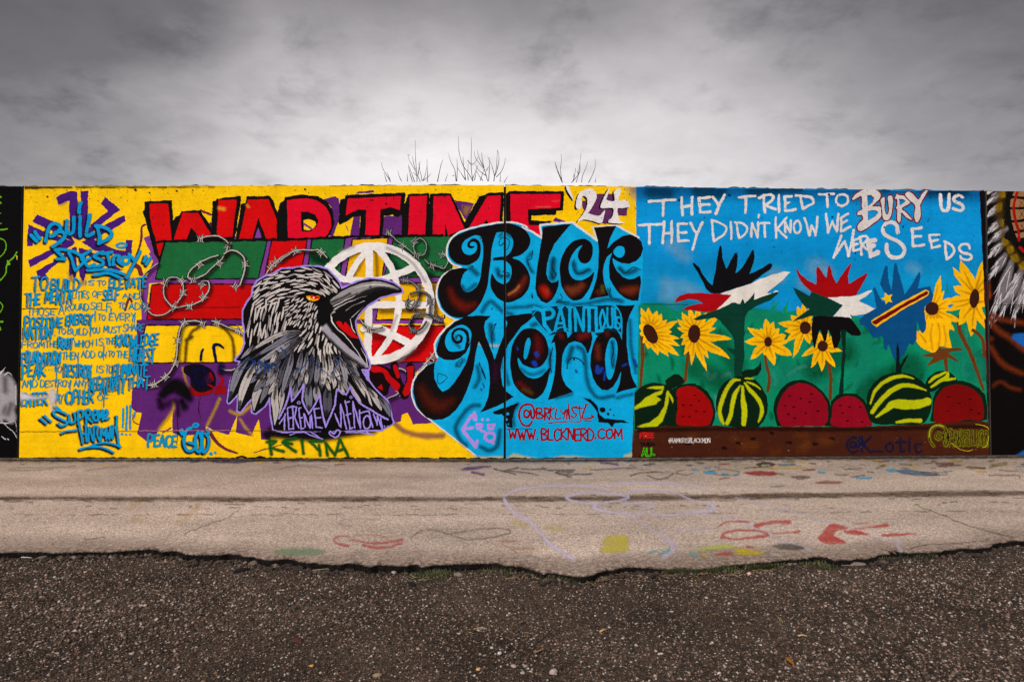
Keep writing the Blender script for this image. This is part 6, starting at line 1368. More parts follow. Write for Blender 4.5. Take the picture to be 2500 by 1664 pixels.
paint('rim_grime', srgb(44, 38, 22), [St('S', [(x, 456.5 - (x - 53) * .0098 + rc.uniform(-1, 1)), (x + rc.uniform(10, 40), 456.5 - (x - 35) * .0098 + rc.uniform(-1, 1))], rc.uniform(2.5, 8)) for x in [rc.uniform(55, 1225) for _ in range(110)]], soft=2.2, only=[1], gain=1.0)
paint('rim_grime', srgb(30, 40, 40), [St('S', [(x, 447 + (x - 1240) * .004 + rc.uniform(-1, 1)), (x + rc.uniform(10, 50), 447 + (x - 1220) * .004 + rc.uniform(-1, 1))], rc.uniform(2.5, 8)) for x in [rc.uniform(1236, 2385) for _ in range(120)]], soft=2.2, only=[2], gain=1.0)
paint('rim_grime', srgb(90, 84, 80), [St('S', "2405,452 2500,455", 5), ], soft=3, only=[3], gain=.8)
paint('form_line', srgb(96, 72, 10), [St('S', "45,1053 300,1052 700,1050", 1.1), St('S', "52,753 140,753", 1.6), ], only=[1], res=.7)
paint('form_line', srgb(190, 120, 150), [St('S', "340,1051 560,1050", 1.3)], only=[1], res=.7)
paint('form_line', srgb(10, 60, 80), [St('S', "1235,1046 1300,1046", 1.1), St('S', "1570,742 1680,743", 1.0)], only=[2], res=.7)
paint('form_line', srgb(150, 8, 12), [St('S', "470,750 584,749", 1.4)], only=[1], res=.7)
paint('form_line', srgb(24, 10, 8), [St('S', "2410,744 2500,744", 1.2)], only=[3], res=.7)
foot_ = []
for i in range(230):
    x = rc.uniform(40, 1225)
    foot_.append(St('S', [(x, 1118.5 + rc.uniform(-1.5, 1.5)), (x + rc.uniform(4, 26), 1118.5 + rc.uniform(-1.5, 1.5))], rc.uniform(1.2, 4.6)))
for x, y in ((276, 1116), (590, 1113), (640, 1116), (635, 1114)): foot_.append(St('S', [(x - 12, y + 3), (x, y), (x + 12, y + 4)], 4))
paint('foot_grime', srgb(22, 16, 8), foot_, only=[1], res=.8, stuff=True)
paint('foot_grime', srgb(20, 26, 30), [St('S', [(x, 1118.5 + rc.uniform(-1.5, 1)), (x + rc.uniform(4, 30), 1118.5 + rc.uniform(-1.5, 1))], rc.uniform(1, 4.4)) for x in [rc.uniform(1236, 1545) for _ in range(50)]], only=[2], res=.8, stuff=True)
paint('foot_grime', srgb(18, 8, 6), [St('S', [(x, 1117.5 - (x - 1550) * .006 + rc.uniform(-1.5, 1)), (x + rc.uniform(4, 30), 1117.5 - (x - 1550) * .006 + rc.uniform(-1.5, 1))], rc.uniform(1, 3.6)) for x in [rc.uniform(1550, 2400) for _ in range(110)]], only=[2], res=.8, stuff=True)

# ================================================================== marks on the pavement
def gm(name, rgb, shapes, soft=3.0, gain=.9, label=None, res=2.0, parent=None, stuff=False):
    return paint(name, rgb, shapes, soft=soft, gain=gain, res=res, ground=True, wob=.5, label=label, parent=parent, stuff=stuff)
SEAM = [St('S', "-300,1212 0,1215.5 120,1215 220,1216.5 330,1217.5 430,1216 560,1218 700,1217.5 850,1217.5 1000,1218 1150,1217.5 1300,1217 1450,1216 1600,1214 1750,1212 1900,1209 2050,1207.5 2200,1205.5 2350,1204 2500,1203 2800,1201", [4, 9, 6, 10, 11, 7, 12, 8, 13, 10, 9, 13, 10, 13, 9, 14, 11, 12, 14, 11, 10])]
gm('pavement_seam', srgb(84, 60, 42), SEAM, 4.4, .86, 'dirt filled seam running along the pavement', 1.6)
ss = []
for i in range(170):
    x = rc.uniform(-50, 2550); y = 1217 - max(0, x - 1300) * .0115 + rc.gauss(2, 5)
    ss.append(St('S', [(x, y), (x + rc.uniform(8, 50), y + rc.uniform(-.6, .6))], rc.uniform(.8, 2.4)))
for i in range(60):
    x = rc.uniform(-50, 2500); y = 1238 + rc.gauss(0, 4) - max(0, x - 1300) * .011
    ss.append(St('S', [(x, y), (x + rc.uniform(4, 18), y)], rc.uniform(1, 2.6)))
for i in range(80):
    x = rc.uniform(-50, 2500); y = 1255 + rc.gauss(0, 1) - max(0, x - 1300) * .008
    ss.append(St('S', [(x, y), (x + rc.uniform(6, 34), y)], rc.uniform(.8, 1.6)))
gm('pavement_scar', srgb(78, 58, 44), ss, 1.2, .75, None, 1.4, stuff=True)
gm('pavement_crack', srgb(66, 54, 46), [St('U', "1225,590 1262,562 1290,553 1318,545 1350,530 1392,518 1420,500 1466,492 1500,478 1530,466 1550,450 1590,420", 3), St('X', "1600,385 1650,410 1700,422 1760,452 1800,460 1850,488 1900,503 1960,530 2000,538 2100,568 2250,600", 3), St('X', "2090,620 1900,640 1660,655 1560,680", 3), St('U', "560,620 700,600", 3)], 1.3, 1.1, 'thin cracks in the asphalt', 1.3)
# chalk flower in pale violet
CH = srgb(216, 204, 228)
gm('chalk_drawing', CH, [St('V', "1175,335 1250,292 1400,266 1600,258 1750,266 1862,282 1885,256 1960,243 2200,240 2330,243", [9, 13, 13, 11, 12, 10, 10, 12, 12, 10]), St('V', "1178,350 1235,430 1350,500 1430,590 1500,662 1640,748", [24, 24, 22, 18, 28, 26]),
                         St('V', "1590,335 1700,306 1850,310 2008,335 1900,366 1780,376 1650,366 1590,340", [20, 12, 11, 14, 11, 11, 14, 18]), St('V', "2004,332 2012,302 2100,288 2322,296", [16, 14, 12, 10]), St('X', "-5,296 80,345 200,375 252,392 232,422 100,436 0,450", [10, 10, 12, 24, 26, 14, 12]), St('V', "2330,455 2100,451 1900,438 1785,412 1785,380", [12, 13, 13, 24, 24]),
                         St('V', "1960,412 2000,380 2150,374 2172,400 2100,412", 11), St('X', "0,250 150,266 230,290", [9, 7, 3])], 2.6, .95, 'large pale violet flower drawn in chalk')
gm('chalk_drawing', CH, [St('V', "2000,455 2180,565 2260,620 2310,670 2240,740", [14, 14, 30, 40, 30]), St('V', "2180,572 2330,558", 10), St('X', "0,550 250,540", 8), St('X', "180,440 400,490 600,570 750,640 900,690", [9, 12, 14, 12, 14]), St('X', "400,340 700,410 1000,500 1200,560 1500,640", [8, 10, 10, 9, 12]), St('X', "1480,655 1500,690", 30)], 3, .6, 'faint violet chalk lines leading from the flower')
REDC = srgb(196, 62, 58)
gm('chalk_mark', REDC, [St('X', "290,530 330,503 430,497 490,503", 10), St('X', "310,600 330,572 430,556 560,562 610,590 520,602 400,616 310,602", [26, 16, 12, 14, 20, 16, 10, 16]), St('X', "535,525 620,506 700,500 760,502", [28, 20, 24, 24]), St('X', "640,577 740,572 820,566", [6, 8, 22])], 2.4, .9, 'red letters E and O scrawled on the asphalt')
gm('chalk_mark', REDC, [Poly('X', "1040,512 980,570 948,610 1000,645 1132,638 1075,602 1055,590 1075,560 1150,540", True), St('X', "1130,565 1200,570 1280,582", [18, 30, 10]), St('X', "1190,548 1300,535 1410,522", [5, 8, 24]), St('X', "1380,588 1480,585 1600,578", [14, 14, 6]), St('X', "1180,510 1280,508", 4)], 2.4, 1.0, 'thick red arrow shaped scrawl')
gm('chalk_mark', srgb(196, 64, 66), [St('V', "135,662 60,640 45,612 100,593 150,595", [16, 14, 12, 8, 6]), St('V', "150,618 300,642 400,635 495,620", [6, 14, 14, 18]), St('V', "230,655 330,672 420,664 490,642", [12, 16, 10, 14]), St('V', "180,590 330,588 400,608", 4)], 2.4, .85, 'small red scribble left of the middle')
gm('chalk_mark', srgb(128, 108, 96), [St('V', "555,602 640,556 740,560 850,598 950,616 1100,602 1215,572 1185,546 1050,545 920,562 820,580", 8)], 2.0, .8, 'grey looping line on the asphalt')
gm('chalk_mark', srgb(150, 134, 124), [St('V', "340,484 200,478 100,490 90,510 160,530", 5), St('V', "60,500 120,540", 4)], 1.6, .6)
gm('chalk_patch', srgb(206, 190, 50), [Poly('V', "1850,600 1985,590 2005,640 1990,695 1830,702 1840,650", True)], 4.5, .9, 'square yellow chalk patch')
gm('chalk_patch', srgb(210, 190, 60), [St('V', "1240,505 1320,520", 30), St('V', "1470,540 1560,545", 34)], 6, .4)
gm('chalk_patch', srgb(198, 204, 90), [Poly('X', "90,685 250,660 330,645 400,668 280,682", True)], 3.5, .9, 'lime green chalk streak')
gm('chalk_patch', srgb(214, 186, 30), [Poly('X', "385,690 450,680 595,706 500,722 415,716", True), Ell('X', 188, 718, 20, 9)], 3.5, 1.0, 'bright yellow chalk patch')
gm('chalk_patch', REDC, [Poly('X', "258,716 340,700 385,710 330,724", True), Ell('X', 490, 666, 26, 7)], 3, .95, 'red chalk spot')
gm('chalk_patch', srgb(60, 66, 56), [Poly('X', "640,660 750,645 862,676 750,686", True)], 3, .95, 'dark green chalk spot')
gm('chalk_patch', srgb(120, 152, 112), [Ell('U', 2000, 700, 170, 24)], 6, .8, 'green chalk smear near the broken edge')
gm('chalk_patch', srgb(96, 180, 186), [St('V', "2130,710 2200,690", 12), St('V', "2215,715 2280,685", 18), St('X', "100,715 140,720", 20)], 2.6, .75, 'turquoise chalk dashes')
gm('chalk_patch', srgb(180, 120, 70), [St('V', "1160,630 1260,628", 16), St('V', "1230,675 1370,680", 18), St('V', "1180,660 1240,690", 10)], 3, .5)
gm('chalk_patch', srgb(206, 196, 190), [St('X', "640,715 680,718", 14), St('X', "60,690 160,672", 8)], 2.4, .8)
gm('chalk_patch', srgb(214, 176, 110), [St('U', "860,410 920,370", 30), St('U', "1200,500 1320,400", 40), St('U', "900,480 960,470", 30)], 8, .35)
# spilled paint along the foot of the wall
gm('paint_spill', srgb(84, 40, 118), [Poly('V', "880,150 960,132 1095,128 1010,146 935,156", True), St('V', "960,170 1040,184", 14), St('V', "1820,104 1935,116", 14)], 2, 1.0, 'purple paint spill near the wall')
gm('paint_scribble', srgb(60, 52, 48), [St('V', s, w, smooth=False) for s, w in (("1110,146 1250,182", 9), ("1110,150 1180,160 1270,138", 8), ("1180,160 1290,166", 8), ("1290,148 1450,150", 7), ("1290,168 1400,186", 7), ("1430,138 1475,156 1650,154", 8), ("1520,172 1620,200", 12), ("1530,168 1640,164 1570,186 1640,184 1760,180", 8), ("1750,154 1920,145 2060,140", 6))] +
   [St('V', "2020,196 2070,176 2200,168 2300,172 2262,205 2205,215 2130,190", 7)], 1.6, .9, 'dark scribbled letters on the pavement near the wall')
gm('paint_scribble', srgb(92, 82, 78), [St('U', "60,150 120,140 350,138 500,130", 6), St('U', "60,150 90,158 350,150", 6), St('U', "570,160 700,140 860,132", 5), St('U', "1860,150 2000,125 2180,150", 5)], 1.8, .6)
spill = [("black", srgb(14, 12, 14), [Ell('X', 597, 118, 62, 17)], 1.0, 'round black paint stain near the wall'), ("teal", srgb(70, 120, 130), [St('X', "690,120 790,118", 16)], .8, None),
         ("red", srgb(160, 22, 34), [Poly('X', "450,175 520,162 640,164 672,186 560,192", True)], 1.0, 'long red paint stain near the wall'), ("rust", srgb(140, 52, 40), [Poly('X', "920,238 1020,225 1120,237 1020,247", True), St('X', "290,214 355,206", 10)], .85, 'faded red streak across the pavement'),
         ("cyan", srgb(50, 160, 200), [Poly('X', "180,165 250,160 270,178 210,182", True), St('X', "110,150 140,154", 12), St('X', "310,182 345,182", 12), St('X', "390,188 420,188", 8), Poly('X', "1400,150 1450,145 1490,160 1430,168", True), St('X', "1210,208 1300,207", 13), St('X', "950,168 990,174", 14)], .95, 'bright blue paint stains near the wall'),
         ("blue", srgb(40, 96, 132), [Poly('X', "1470,160 1560,150 1640,165 1750,176 1740,190 1560,188", True), St('X', "1170,200 1260,190", 8)], .85, 'long dull blue paint stain near the wall'),
         ("brown", srgb(92, 66, 54), [Poly('X', "760,200 830,192 900,202 840,216", True), St('X', "520,138 640,136", 6), St('X', "1060,186 1150,186", 7), St('X', "640,265 720,262", 6)], .8, None),
         ("yellow", srgb(216, 176, 40), [St('X', "500,134 700,141 880,142", [6, 10, 5]), Ell('X', 2040, 165, 36, 6), St('X', "1340,110 1400,112", 6), St('X', "1570,132 1615,135", 9), St('X', "830,102 862,104", 8), St('X', "760,100 785,104", 8), Ell('X', 232, 88, 14, 6), St('V', "1700,144 1760,142", 7)], .9, None),
         ("olive", srgb(120, 112, 30), [St('X', "1400,125 1340,140", 16), St('X', "1500,116 1570,120", 12), St('X', "2100,130 2200,110", 24)], .6, None),
         ("dark red", srgb(110, 28, 22), [St('X', "1740,112 1850,114", 16), St('X', "850,155 925,153", 9), St('X', "1940,134 2060,142", 10), St('X', "130,104 180,106", 8), St('X', "2090,190 2280,192 2290,210", 5)], .85, None),
         ("black", srgb(30, 24, 24), [St('X', "1760,126 1900,122", 8), St('X', "1960,144 2060,140", 6), Poly('X', "2150,152 2250,160 2322,164 2200,162", True), St('X', "60,150 0,170 60,188 120,175", 4), St('X', "220,165 300,150 420,165 380,190 260,185", 4), St('X', "680,178 720,185", 8), St('X', "460,140 580,132", 5), St('X', "1640,168 1790,172 1800,186 1660,190", 5), St('X', "1240,140 1120,150 1240,152", 4)], .8, None),
         ("white", srgb(206, 200, 200), [St('U', "1060,100 1200,102 1300,100", 10), St('U', "1560,94 1690,92", 10), St('U', "1990,108 2250,112", 16), St('U', "0,70 60,68", 14), St('V', "330,125 540,132", 8), St('X', "940,140 1040,148 1180,142", 4), St('X', "1320,180 1380,178", 5), St('V', "1830,105 1860,104", 4)], .7, None),
         ("blue", srgb(28, 40, 110), [St('U', "1420,98 1560,104 1720,92", [10, 14, 8]), St('U', "1720,92 1850,90", 8)], .9, 'dark blue paint spill at the foot of the yellow wall'),
         ("yellow", srgb(236, 192, 20), [St('U', "95,78 125,84", 9), St('U', "390,88 460,84", 5), St('U', "660,122 740,124", 6), St('U', "1700,110 1750,100", 10), St('V', "0,92 60,98 130,96", 6), St('V', "890,98 950,96", 9)], .9, None),
         ("green", srgb(40, 110, 60), [St('X', "0,90 70,86", 7), St('V', "2150,98 2322,100", 4)], .8, None)]
for nm, rgb, sh, g, lab in spill:
    gm('paint_spill', rgb, sh, 1.8, g, lab, 1.5)
rs = random.Random(5)
cols = [srgb(150, 40, 40), srgb(50, 120, 150), srgb(60, 52, 48), srgb(190, 160, 60), srgb(90, 110, 70), srgb(110, 86, 74), srgb(200, 196, 196)]
for c in cols:
    sh = []
    for i in range(22):
        x = rs.uniform(1560, 2520) if i % 3 else rs.uniform(0, 1560); y = 1122 + abs(rs.gauss(0, 16)) if i % 3 else 1122 + abs(rs.gauss(0, 5))
        l = rs.uniform(4, 26)
        sh.append(St('S', [(x, y), (x + l, y + rs.uniform(-1.5, 1.5))], rs.uniform(.8, 3.4)))
    gm('paint_speck', c, sh, 1.2, .75, None, 1.4, stuff=True)
# dirt and a painted contact shadow in one dark strip along the wall foot
gm('foot_dirt_shade', srgb(34, 29, 27), [St('S', "-200,1121 200,1123 700,1122 1235,1124 1550,1122 2000,1118 2420,1115 2700,1113", 5)], 4.5, 1.4, None, 1.6)

# ================================================================== bare trees behind the wall
t = NT('winter_bark')
t.l.new(t.mix(t.mr(t.noise(20, 4, 0.7), 0.3, 0.7, 0, 1), srgb(76, 60, 52), srgb(120, 100, 88)), t.b.inputs['Base Color'])
t.b.inputs['Roughness'].default_value = 0.9
M_BARK = t.m
def tube(paths, sides=5):
    V, Fc = [], []
    for pts in paths:
        base = len(V)
        m = len(pts)
        for i, (p, r) in enumerate(pts):
            a = pts[max(i - 1, 0)][0]; b = pts[min(i + 1, m - 1)][0]
            d = (b - a).normalized() if (b - a).length > 1e-9 else Vector((0, 0, 1))
            u = d.cross(Vector((0, 1, 0.01)));  u = u.normalized() if u.length > 1e-6 else Vector((1, 0, 0))
            v = d.cross(u)
            for k in range(sides):
                th = 2 * math.pi * k / sides
                q = p + u * (r * math.cos(th)) + v * (r * math.sin(th))
                V.append((q.x, q.y, q.z))
        for i in range(m - 1):
            for k in range(sides):
                Fc.append((base + i * sides + k, base + i * sides + (k + 1) % sides, base + (i + 1) * sides + (k + 1) % sides, base + (i + 1) * sides + k))
        Fc.append(tuple(base + k for k in range(sides))[::-1]); Fc.append(tuple(base + (m - 1) * sides + k for k in range(sides)))
    return V, Fc
rt = random.Random(3)
TREES = [
    (1016, 12.6, 'bare thin tree with one tall straight shoot, leftmost above the yellow wall',
     ["125,300 130,345 165,410 210,485", "145,395 172,485", "178,395 205,470", "280,380 292,430 315,480", "375,230 395,290 440,370 470,430 495,485", "420,240 430,310 450,370", "447,88 447,200 452,300 462,400 463,485", "380,320 390,380 420,485", "385,330 410,400 440,485", "495,285 485,340 475,420", "480,350 500,410 512,475", "370,410 372,480", "560,270 560,340 565,410 563,485", "555,350 540,430 520,475", "600,405 570,440 525,475", "425,395 460,425", "488,360 480,300", "390,232 372,228"]),
    (1150, 12.2, 'bare bushy tree with two long shoots rising above the joint in the wall',
     ["715,270 690,340 660,485", "760,405 735,480", "765,215 790,300 825,370 838,480", "845,265 850,350 845,480", "850,350 890,410 930,470", "860,50 862,130 870,220 905,330 960,410 1000,480", "905,240 910,330 930,470", "955,310 950,400 955,470", "985,58 985,150 983,280 985,380 1000,480", "950,280 985,320 1020,300 1050,250", "1010,190 1025,260 1070,320 1110,370 1140,480", "1040,180 1060,260 1100,340", "1082,200 1090,280 1105,350", "1025,320 1060,380 1130,430", "1045,330 1020,400 1000,450", "1155,250 1158,330 1150,480", "1140,245 1180,330 1205,430 1200,480", "1105,370 1085,430 1070,475", "1235,180 1230,260 1225,350 1205,440 1200,480", "1235,180 1250,260 1235,360 1210,430", "1312,255 1300,320 1270,390 1225,440", "1265,400 1260,485", "1335,430 1300,490", "1030,370 1060,430 1095,475", "1130,380 1150,340", "830,420 805,430", "1015,470 1035,380"]),
    (1398, 12.8, 'bare sparse tree of curved shoots, rightmost above the wall',
     ["1785,290 1805,370 1855,490", "1845,215 1848,290 1838,370 1850,460 1857,495", "1790,310 1830,420 1855,480", "2037,207 2025,310 2010,420 1990,490", "2025,310 2020,400 1945,495", "1985,350 1975,420 1960,480", "2100,290 2080,360 2050,430 2042,490", "2172,265 2172,340 2145,420 2108,495", "2180,445 2172,490", "1965,405 1968,450", "2010,420 2000,380"])]
for pxc, Y, lab, tw in TREES:
    bp = at_depth(pxc, 1000, Y)
    bx = bp.x
    root = bpy.data.objects.new('bare_tree', None); COL.objects.link(root)
    root.location = (bx, Y, GZ - .02)
    tag(root, lab, 'tree', 'bare trees growing behind the wall')
    org = Vector((bx, Y, GZ - .02))
    fork = Vector((bx + .05, Y, 1.6))
    V, Fc = tube([[(org - org, .085), (Vector((0.02, 0, .8)), .07), (fork - org, .055)]], 8)
    mesh_obj('trunk', V, Fc, M_BARK, root, True)
    for s in tw:
        src = P('T', s)
        if src[0][1] > src[-1][1]: src = src[::-1]
        yo = Y + rt.uniform(-.45, .45)
        pts = [at_depth(a, b, yo + .15 * math.sin(i)) for i, (a, b) in enumerate(crom(src, False, 4))]
        m = len(pts)
        low = pts[-1].z < WALL_H + .25
        path = [(p, (.0024 + .0052 * (i / max(m - 1, 1)) ** .8) * rt.uniform(.85, 1.15)) for i, p in enumerate(pts)]
        if low:                                                 # carries on down behind the wall to the fork
            e = pts[-1]; mid = e.lerp(fork, .5); mid.z += .25; mid.x = e.x + (mid.x - e.x) * .6
            path += [(e.lerp(mid, .5), .014), (mid, .018), (fork, .03)]
        path = [(p - org, r) for p, r in path]
        V, Fc = tube([path], 5)
        mesh_obj('branch', V, Fc, M_BARK, root, True)

# ================================================================== gravel, rubble, grass and litter
def rock_verts(rr_, sub=True):
    bm = bmesh.new()
    bmesh.ops.create_icosphere(bm, subdivisions=1, radius=1.0)
    V = np.array([v.co[:] for v in bm.verts]); F_ = np.array([[v.index for v in f.verts] for f in bm.faces])
    bm.free()
    return V, F_
ICO_V, ICO_F = rock_verts(None)
OCT_V = np.array([(1, 0, 0), (-1, 0, 0), (0, 1, 0), (0, -1, 0), (0, 0, 1), (0, 0, -1)], float)
OCT_F = np.array([(0, 2, 4), (2, 1, 4), (1, 3, 4), (3, 0, 4), (2, 0, 5), (1, 2, 5), (3, 1, 5), (0, 3, 5)])
def edge_y(x): return np.interp(x, px_, py_)
def stones(name, x, y, z, s, mat, tone, shape='oct', flat=.6, kind='stuff', label=None):
    n = len(x)
    BV, BF = (OCT_V, OCT_F) if shape == 'oct' else (ICO_V, ICO_F)
    m = len(BV)
    V = BV[None] * (1 + rng.uniform(-.32, .32, (n, m, 1)))
    V = V * np.stack([rng.uniform(.7, 1.3, n), rng.uniform(.7, 1.3, n), rng.uniform(flat - .2, flat + .2, n)], 1)[:, None]
    tilt = rng.normal(0, .35, (n, 2)); th = rng.uniform(0, 6.283, n)
    c, s_ = np.cos(th)[:, None], np.sin(th)[:, None]
    X = V[..., 0] * c - V[..., 1] * s_; Yv = V[..., 0] * s_ + V[..., 1] * c; Z = V[..., 2] + X * tilt[:, :1] * .5 + Yv * tilt[:, 1:] * .5
    V = np.stack([X, Yv, Z], 2) * s[:, None, None] + np.stack([x, y, z], 1)[:, None]
    F_ = (BF[None] + (np.arange(n) * m)[:, None, None]).reshape(-1, 3)
    o = np_mesh(name, V.reshape(-1, 3), F_.ravel(), np.arange(len(F_)) * 3, None, mat)
    at = o.data.attributes.new('tone', 'FLOAT', 'POINT')
    at.data.foreach_set('value', np.repeat(tone, m).astype(np.float32))
    tag(o, label, None, None, kind)
    return o
t = NT('gravel_stone')
tn = t.attr('tone')
rp = t.n.new('ShaderNodeValToRGB')
e = rp.color_ramp.elements
e[0].position = 0; e[0].color = (*srgb(36, 29, 24), 1); e[1].position = 1; e[1].color = (*srgb(214, 200, 190), 1)
for pos, c in ((.25, (66, 53, 44)), (.45, (100, 83, 71)), (.60, (134, 115, 102)), (.68, (128, 84, 66)), (.72, (158, 139, 126)), (.9, (190, 174, 162))):
    q = e.new(pos); q.color = (*srgb(*c), 1)
t.l.new(tn, rp.inputs[0])
t.l.new(t.mix(1.0, rp.outputs[0], t.grey(t.mr(t.noise(140, 3, .7), .3, .7, .64, 1.08)), 'MULTIPLY'), t.b.inputs['Base Color'])
t.b.inputs['Roughness'].default_value = .85; t.b.inputs['Specular IOR Level'].default_value = .3
M_STONE = t.m
N = 120000
y = 2.0 + (rng.random(N * 2) ** .9) * 4.0
x = rng.uniform(-1, 1, N * 2) * (.82 * y + 1.1)
ok = (y < edge_y(x) - .03)
x, y = x[ok][:N], y[ok][:N]
patch = .5 + .5 * np.sin(x * 1.1 + 1.3 * np.sin(y * 1.7)) * np.sin(y * 2.3 + .7 * np.sin(x * 1.9) + 1)
s = (.0037 + .0044 * rng.random(len(x)) ** 2 + .004 * (rng.pareto(3.4, len(x))).clip(0, 1.5)) * (.85 + .35 * patch) * np.interp(y, [2.2, 3.4, 5.2], [1.25, 1.0, 1.05])
z = ground_h(x, y) + s * rng.uniform(-.1, .35, len(x))
tone = np.clip(np.where(rng.random(len(x)) < .30, rng.beta(3.8, 2.5, len(x)), rng.beta(1.3, 3.4, len(x)) * (.78 + .3 * patch)), 0, 1)
stones('gravel', x, y, z, s, M_STONE, tone, label='loose dark gravel in front of the pavement')
n2 = 1300
y = 2.0 + rng.random(n2 * 2) ** 1.2 * 3.6; x = rng.uniform(-1, 1, n2 * 2) * (.82 * y + 1.0)
ok = y < edge_y(x) - .05
x, y = x[ok][:n2], y[ok][:n2]
s = .006 + .0035 * rng.pareto(3.0, len(x)).clip(0, 2)
stones('pebbles', x, y, ground_h(x, y) + s * .3, s, M_STONE, np.clip(rng.beta(2.2, 2.6, len(x)), 0, 1), 'ico', .65, label='larger rounded pebbles lying in the gravel')
# crumbled asphalt along the broken edge
n3 = 5200
x = rng.uniform(-6.5, 6.5, n3); heap = .5 + .5 * np.sin(x * 2.1 + 1.2 * np.sin(x * 5.3))
keep = rng.random(n3) < .25 + .9 * heap
x, heap = x[keep], heap[keep]; n3 = len(x)
y = edge_y(x) - np.abs(rng.normal(0, .045, n3)) - .002
s = (.006 + .007 * rng.pareto(2.3, n3).clip(0, 2.4)) * (.75 + .4 * heap)
stones('rubble', x, y, ground_h(x, y) + s * .4, s, M_STONE, np.clip(rng.beta(1.4, 5.0, n3), 0, 1), 'ico', .5, label='crumbled asphalt along the broken pavement edge')
n4 = 1500
x = rng.uniform(-6.5, 6.5, n4); heap = .5 + .5 * np.sin(x * 1.7 + 1.6 * np.sin(x * 3.9) + .5)
keep = rng.random(n4) < heap ** 2
x = x[keep]; n4 = len(x)
y = edge_y(x) - np.abs(rng.normal(0, .03, n4)) + .012
s = .010 + .016 * rng.random(n4) ** 2
stones('rubble', x, y, ground_h(x, y) + s * .35, s, M_STONE, np.clip(rng.normal(.36, .12, n4), 0.1, .58), 'oct', .55, label='angular asphalt crumbs heaped under the broken edge')
# grass and moss in the gap
t = NT('green_blade')
t.l.new(t.mix(t.mr(t.noise(9, 3, .6), .35, .65, 0, 1), (.034, .042, .010), (.075, .078, .022)), t.b.inputs['Base Color'])
t.b.inputs['Roughness'].default_value = .7
M_GRASS = t.m
M_STRAW = plain_mat('dry_straw', srgb(170, 146, 96), .25, 40, .8, 0)
def gpx(fr, s):
    a = P(fr, s); q = on_ground(a[:, 0], a[:, 1], GZ); return q[0], q[1]
bl_v, bl_f = [], []
st_v, st_f = [], []
rgr = random.Random(9)
for fr, s, n, rad in (('V', "600,845 660,855 720,850 760,860", 260, .06), ('V', "1440,850 1490,850 1600,880", 170, .05), ('V', "2240,830 2300,830", 150, .06), ('X', "0,850 60,850 130,850 200,840 280,830 350,830", 620, .07), ('X', "430,800 520,790 600,790 680,800", 330, .06), ('X', "1300,735 1410,715 1500,715 1600,705", 130, .04), ('V', "530,870 900,860 1100,850 1200,840", 90, .08), ('X', "800,790 900,790 1000,800", 150, .07)):
    gx_, gy_ = gpx(fr, s)
    for i in range(int(n * 1.5)):
        k = rgr.randrange(len(gx_)); k2 = min(k + 1, len(gx_) - 1); u = rgr.random()
        u = round(u * 4 + rgr.gauss(0, .25)) / 4
        x = gx_[k] + (gx_[k2] - gx_[k]) * u + rgr.gauss(0, rad * .5); y = gy_[k] + (gy_[k2] - gy_[k]) * u + rgr.gauss(0, rad * .6)
        y = min(y, float(edge_y(x)) - .008)
        h = rgr.uniform(.012, .042); a = rgr.uniform(0, 6.28); w = rgr.uniform(.0014, .0032); ln = rgr.uniform(.012, .04)
        z0 = float(ground_h(x, y))
        dx, dy = math.cos(a), math.sin(a)
        b = len(bl_v)
        bl_v += [(x - dy * w, y + dx * w, z0), (x + dy * w, y - dx * w, z0), (x + dx * ln * .5 - dy * w * .8, y + dy * ln * .5 + dx * w * .8, z0 + h * .8), (x + dx * ln * .5 + dy * w * .8, y + dy * ln * .5 - dx * w * .8, z0 + h * .8), (x + dx * ln, y + dy * ln, z0 + h)]
        bl_f += [(b, b + 1, b + 3, b + 2), (b + 2, b + 3, b + 4)]
g = mesh_obj('grass', bl_v, bl_f, M_GRASS)
tag(g, 'short grass and moss growing along the broken edge', kind='stuff')
for fr, s, n in (('V', "600,870 900,880 1300,880 1620,890 1820,870 2100,870", 70), ('X', "0,880 300,870 600,840", 40), ('U', "200,740 1200,760", 12), ('V', "900,1200 1500,1300", 8), ('X', "300,1100 1200,1250", 10)):
    gx_, gy_ = gpx(fr, s)
    for i in range(n):
        k = rgr.randrange(len(gx_) - 1); u = rgr.random()
        x = gx_[k] + (gx_[k + 1] - gx_[k]) * u + rgr.gauss(0, .06); y = gy_[k] + (gy_[k + 1] - gy_[k]) * u + rgr.gauss(0, .05)
        y = min(y, float(edge_y(x)) - .02)
        a = rgr.uniform(0, 6.28); l = rgr.uniform(.02, .07); z0 = float(ground_h(x, y)) + .008
        p = Vector((x, y, z0)); q = p + Vector((math.cos(a) * l, math.sin(a) * l, rgr.uniform(0, .015)))
        V_, F_ = tube([[(p, .0011), (p.lerp(q, .5) + Vector((0, 0, .004)), .0012), (q, .0007)]], 4)
        b = len(st_v); st_v += V_; st_f += [tuple(i + b for i in f) for f in F_]
tag(mesh_obj('straw_litter', st_v, st_f, M_STRAW), 'dry grass stalks scattered on the gravel', kind='stuff')

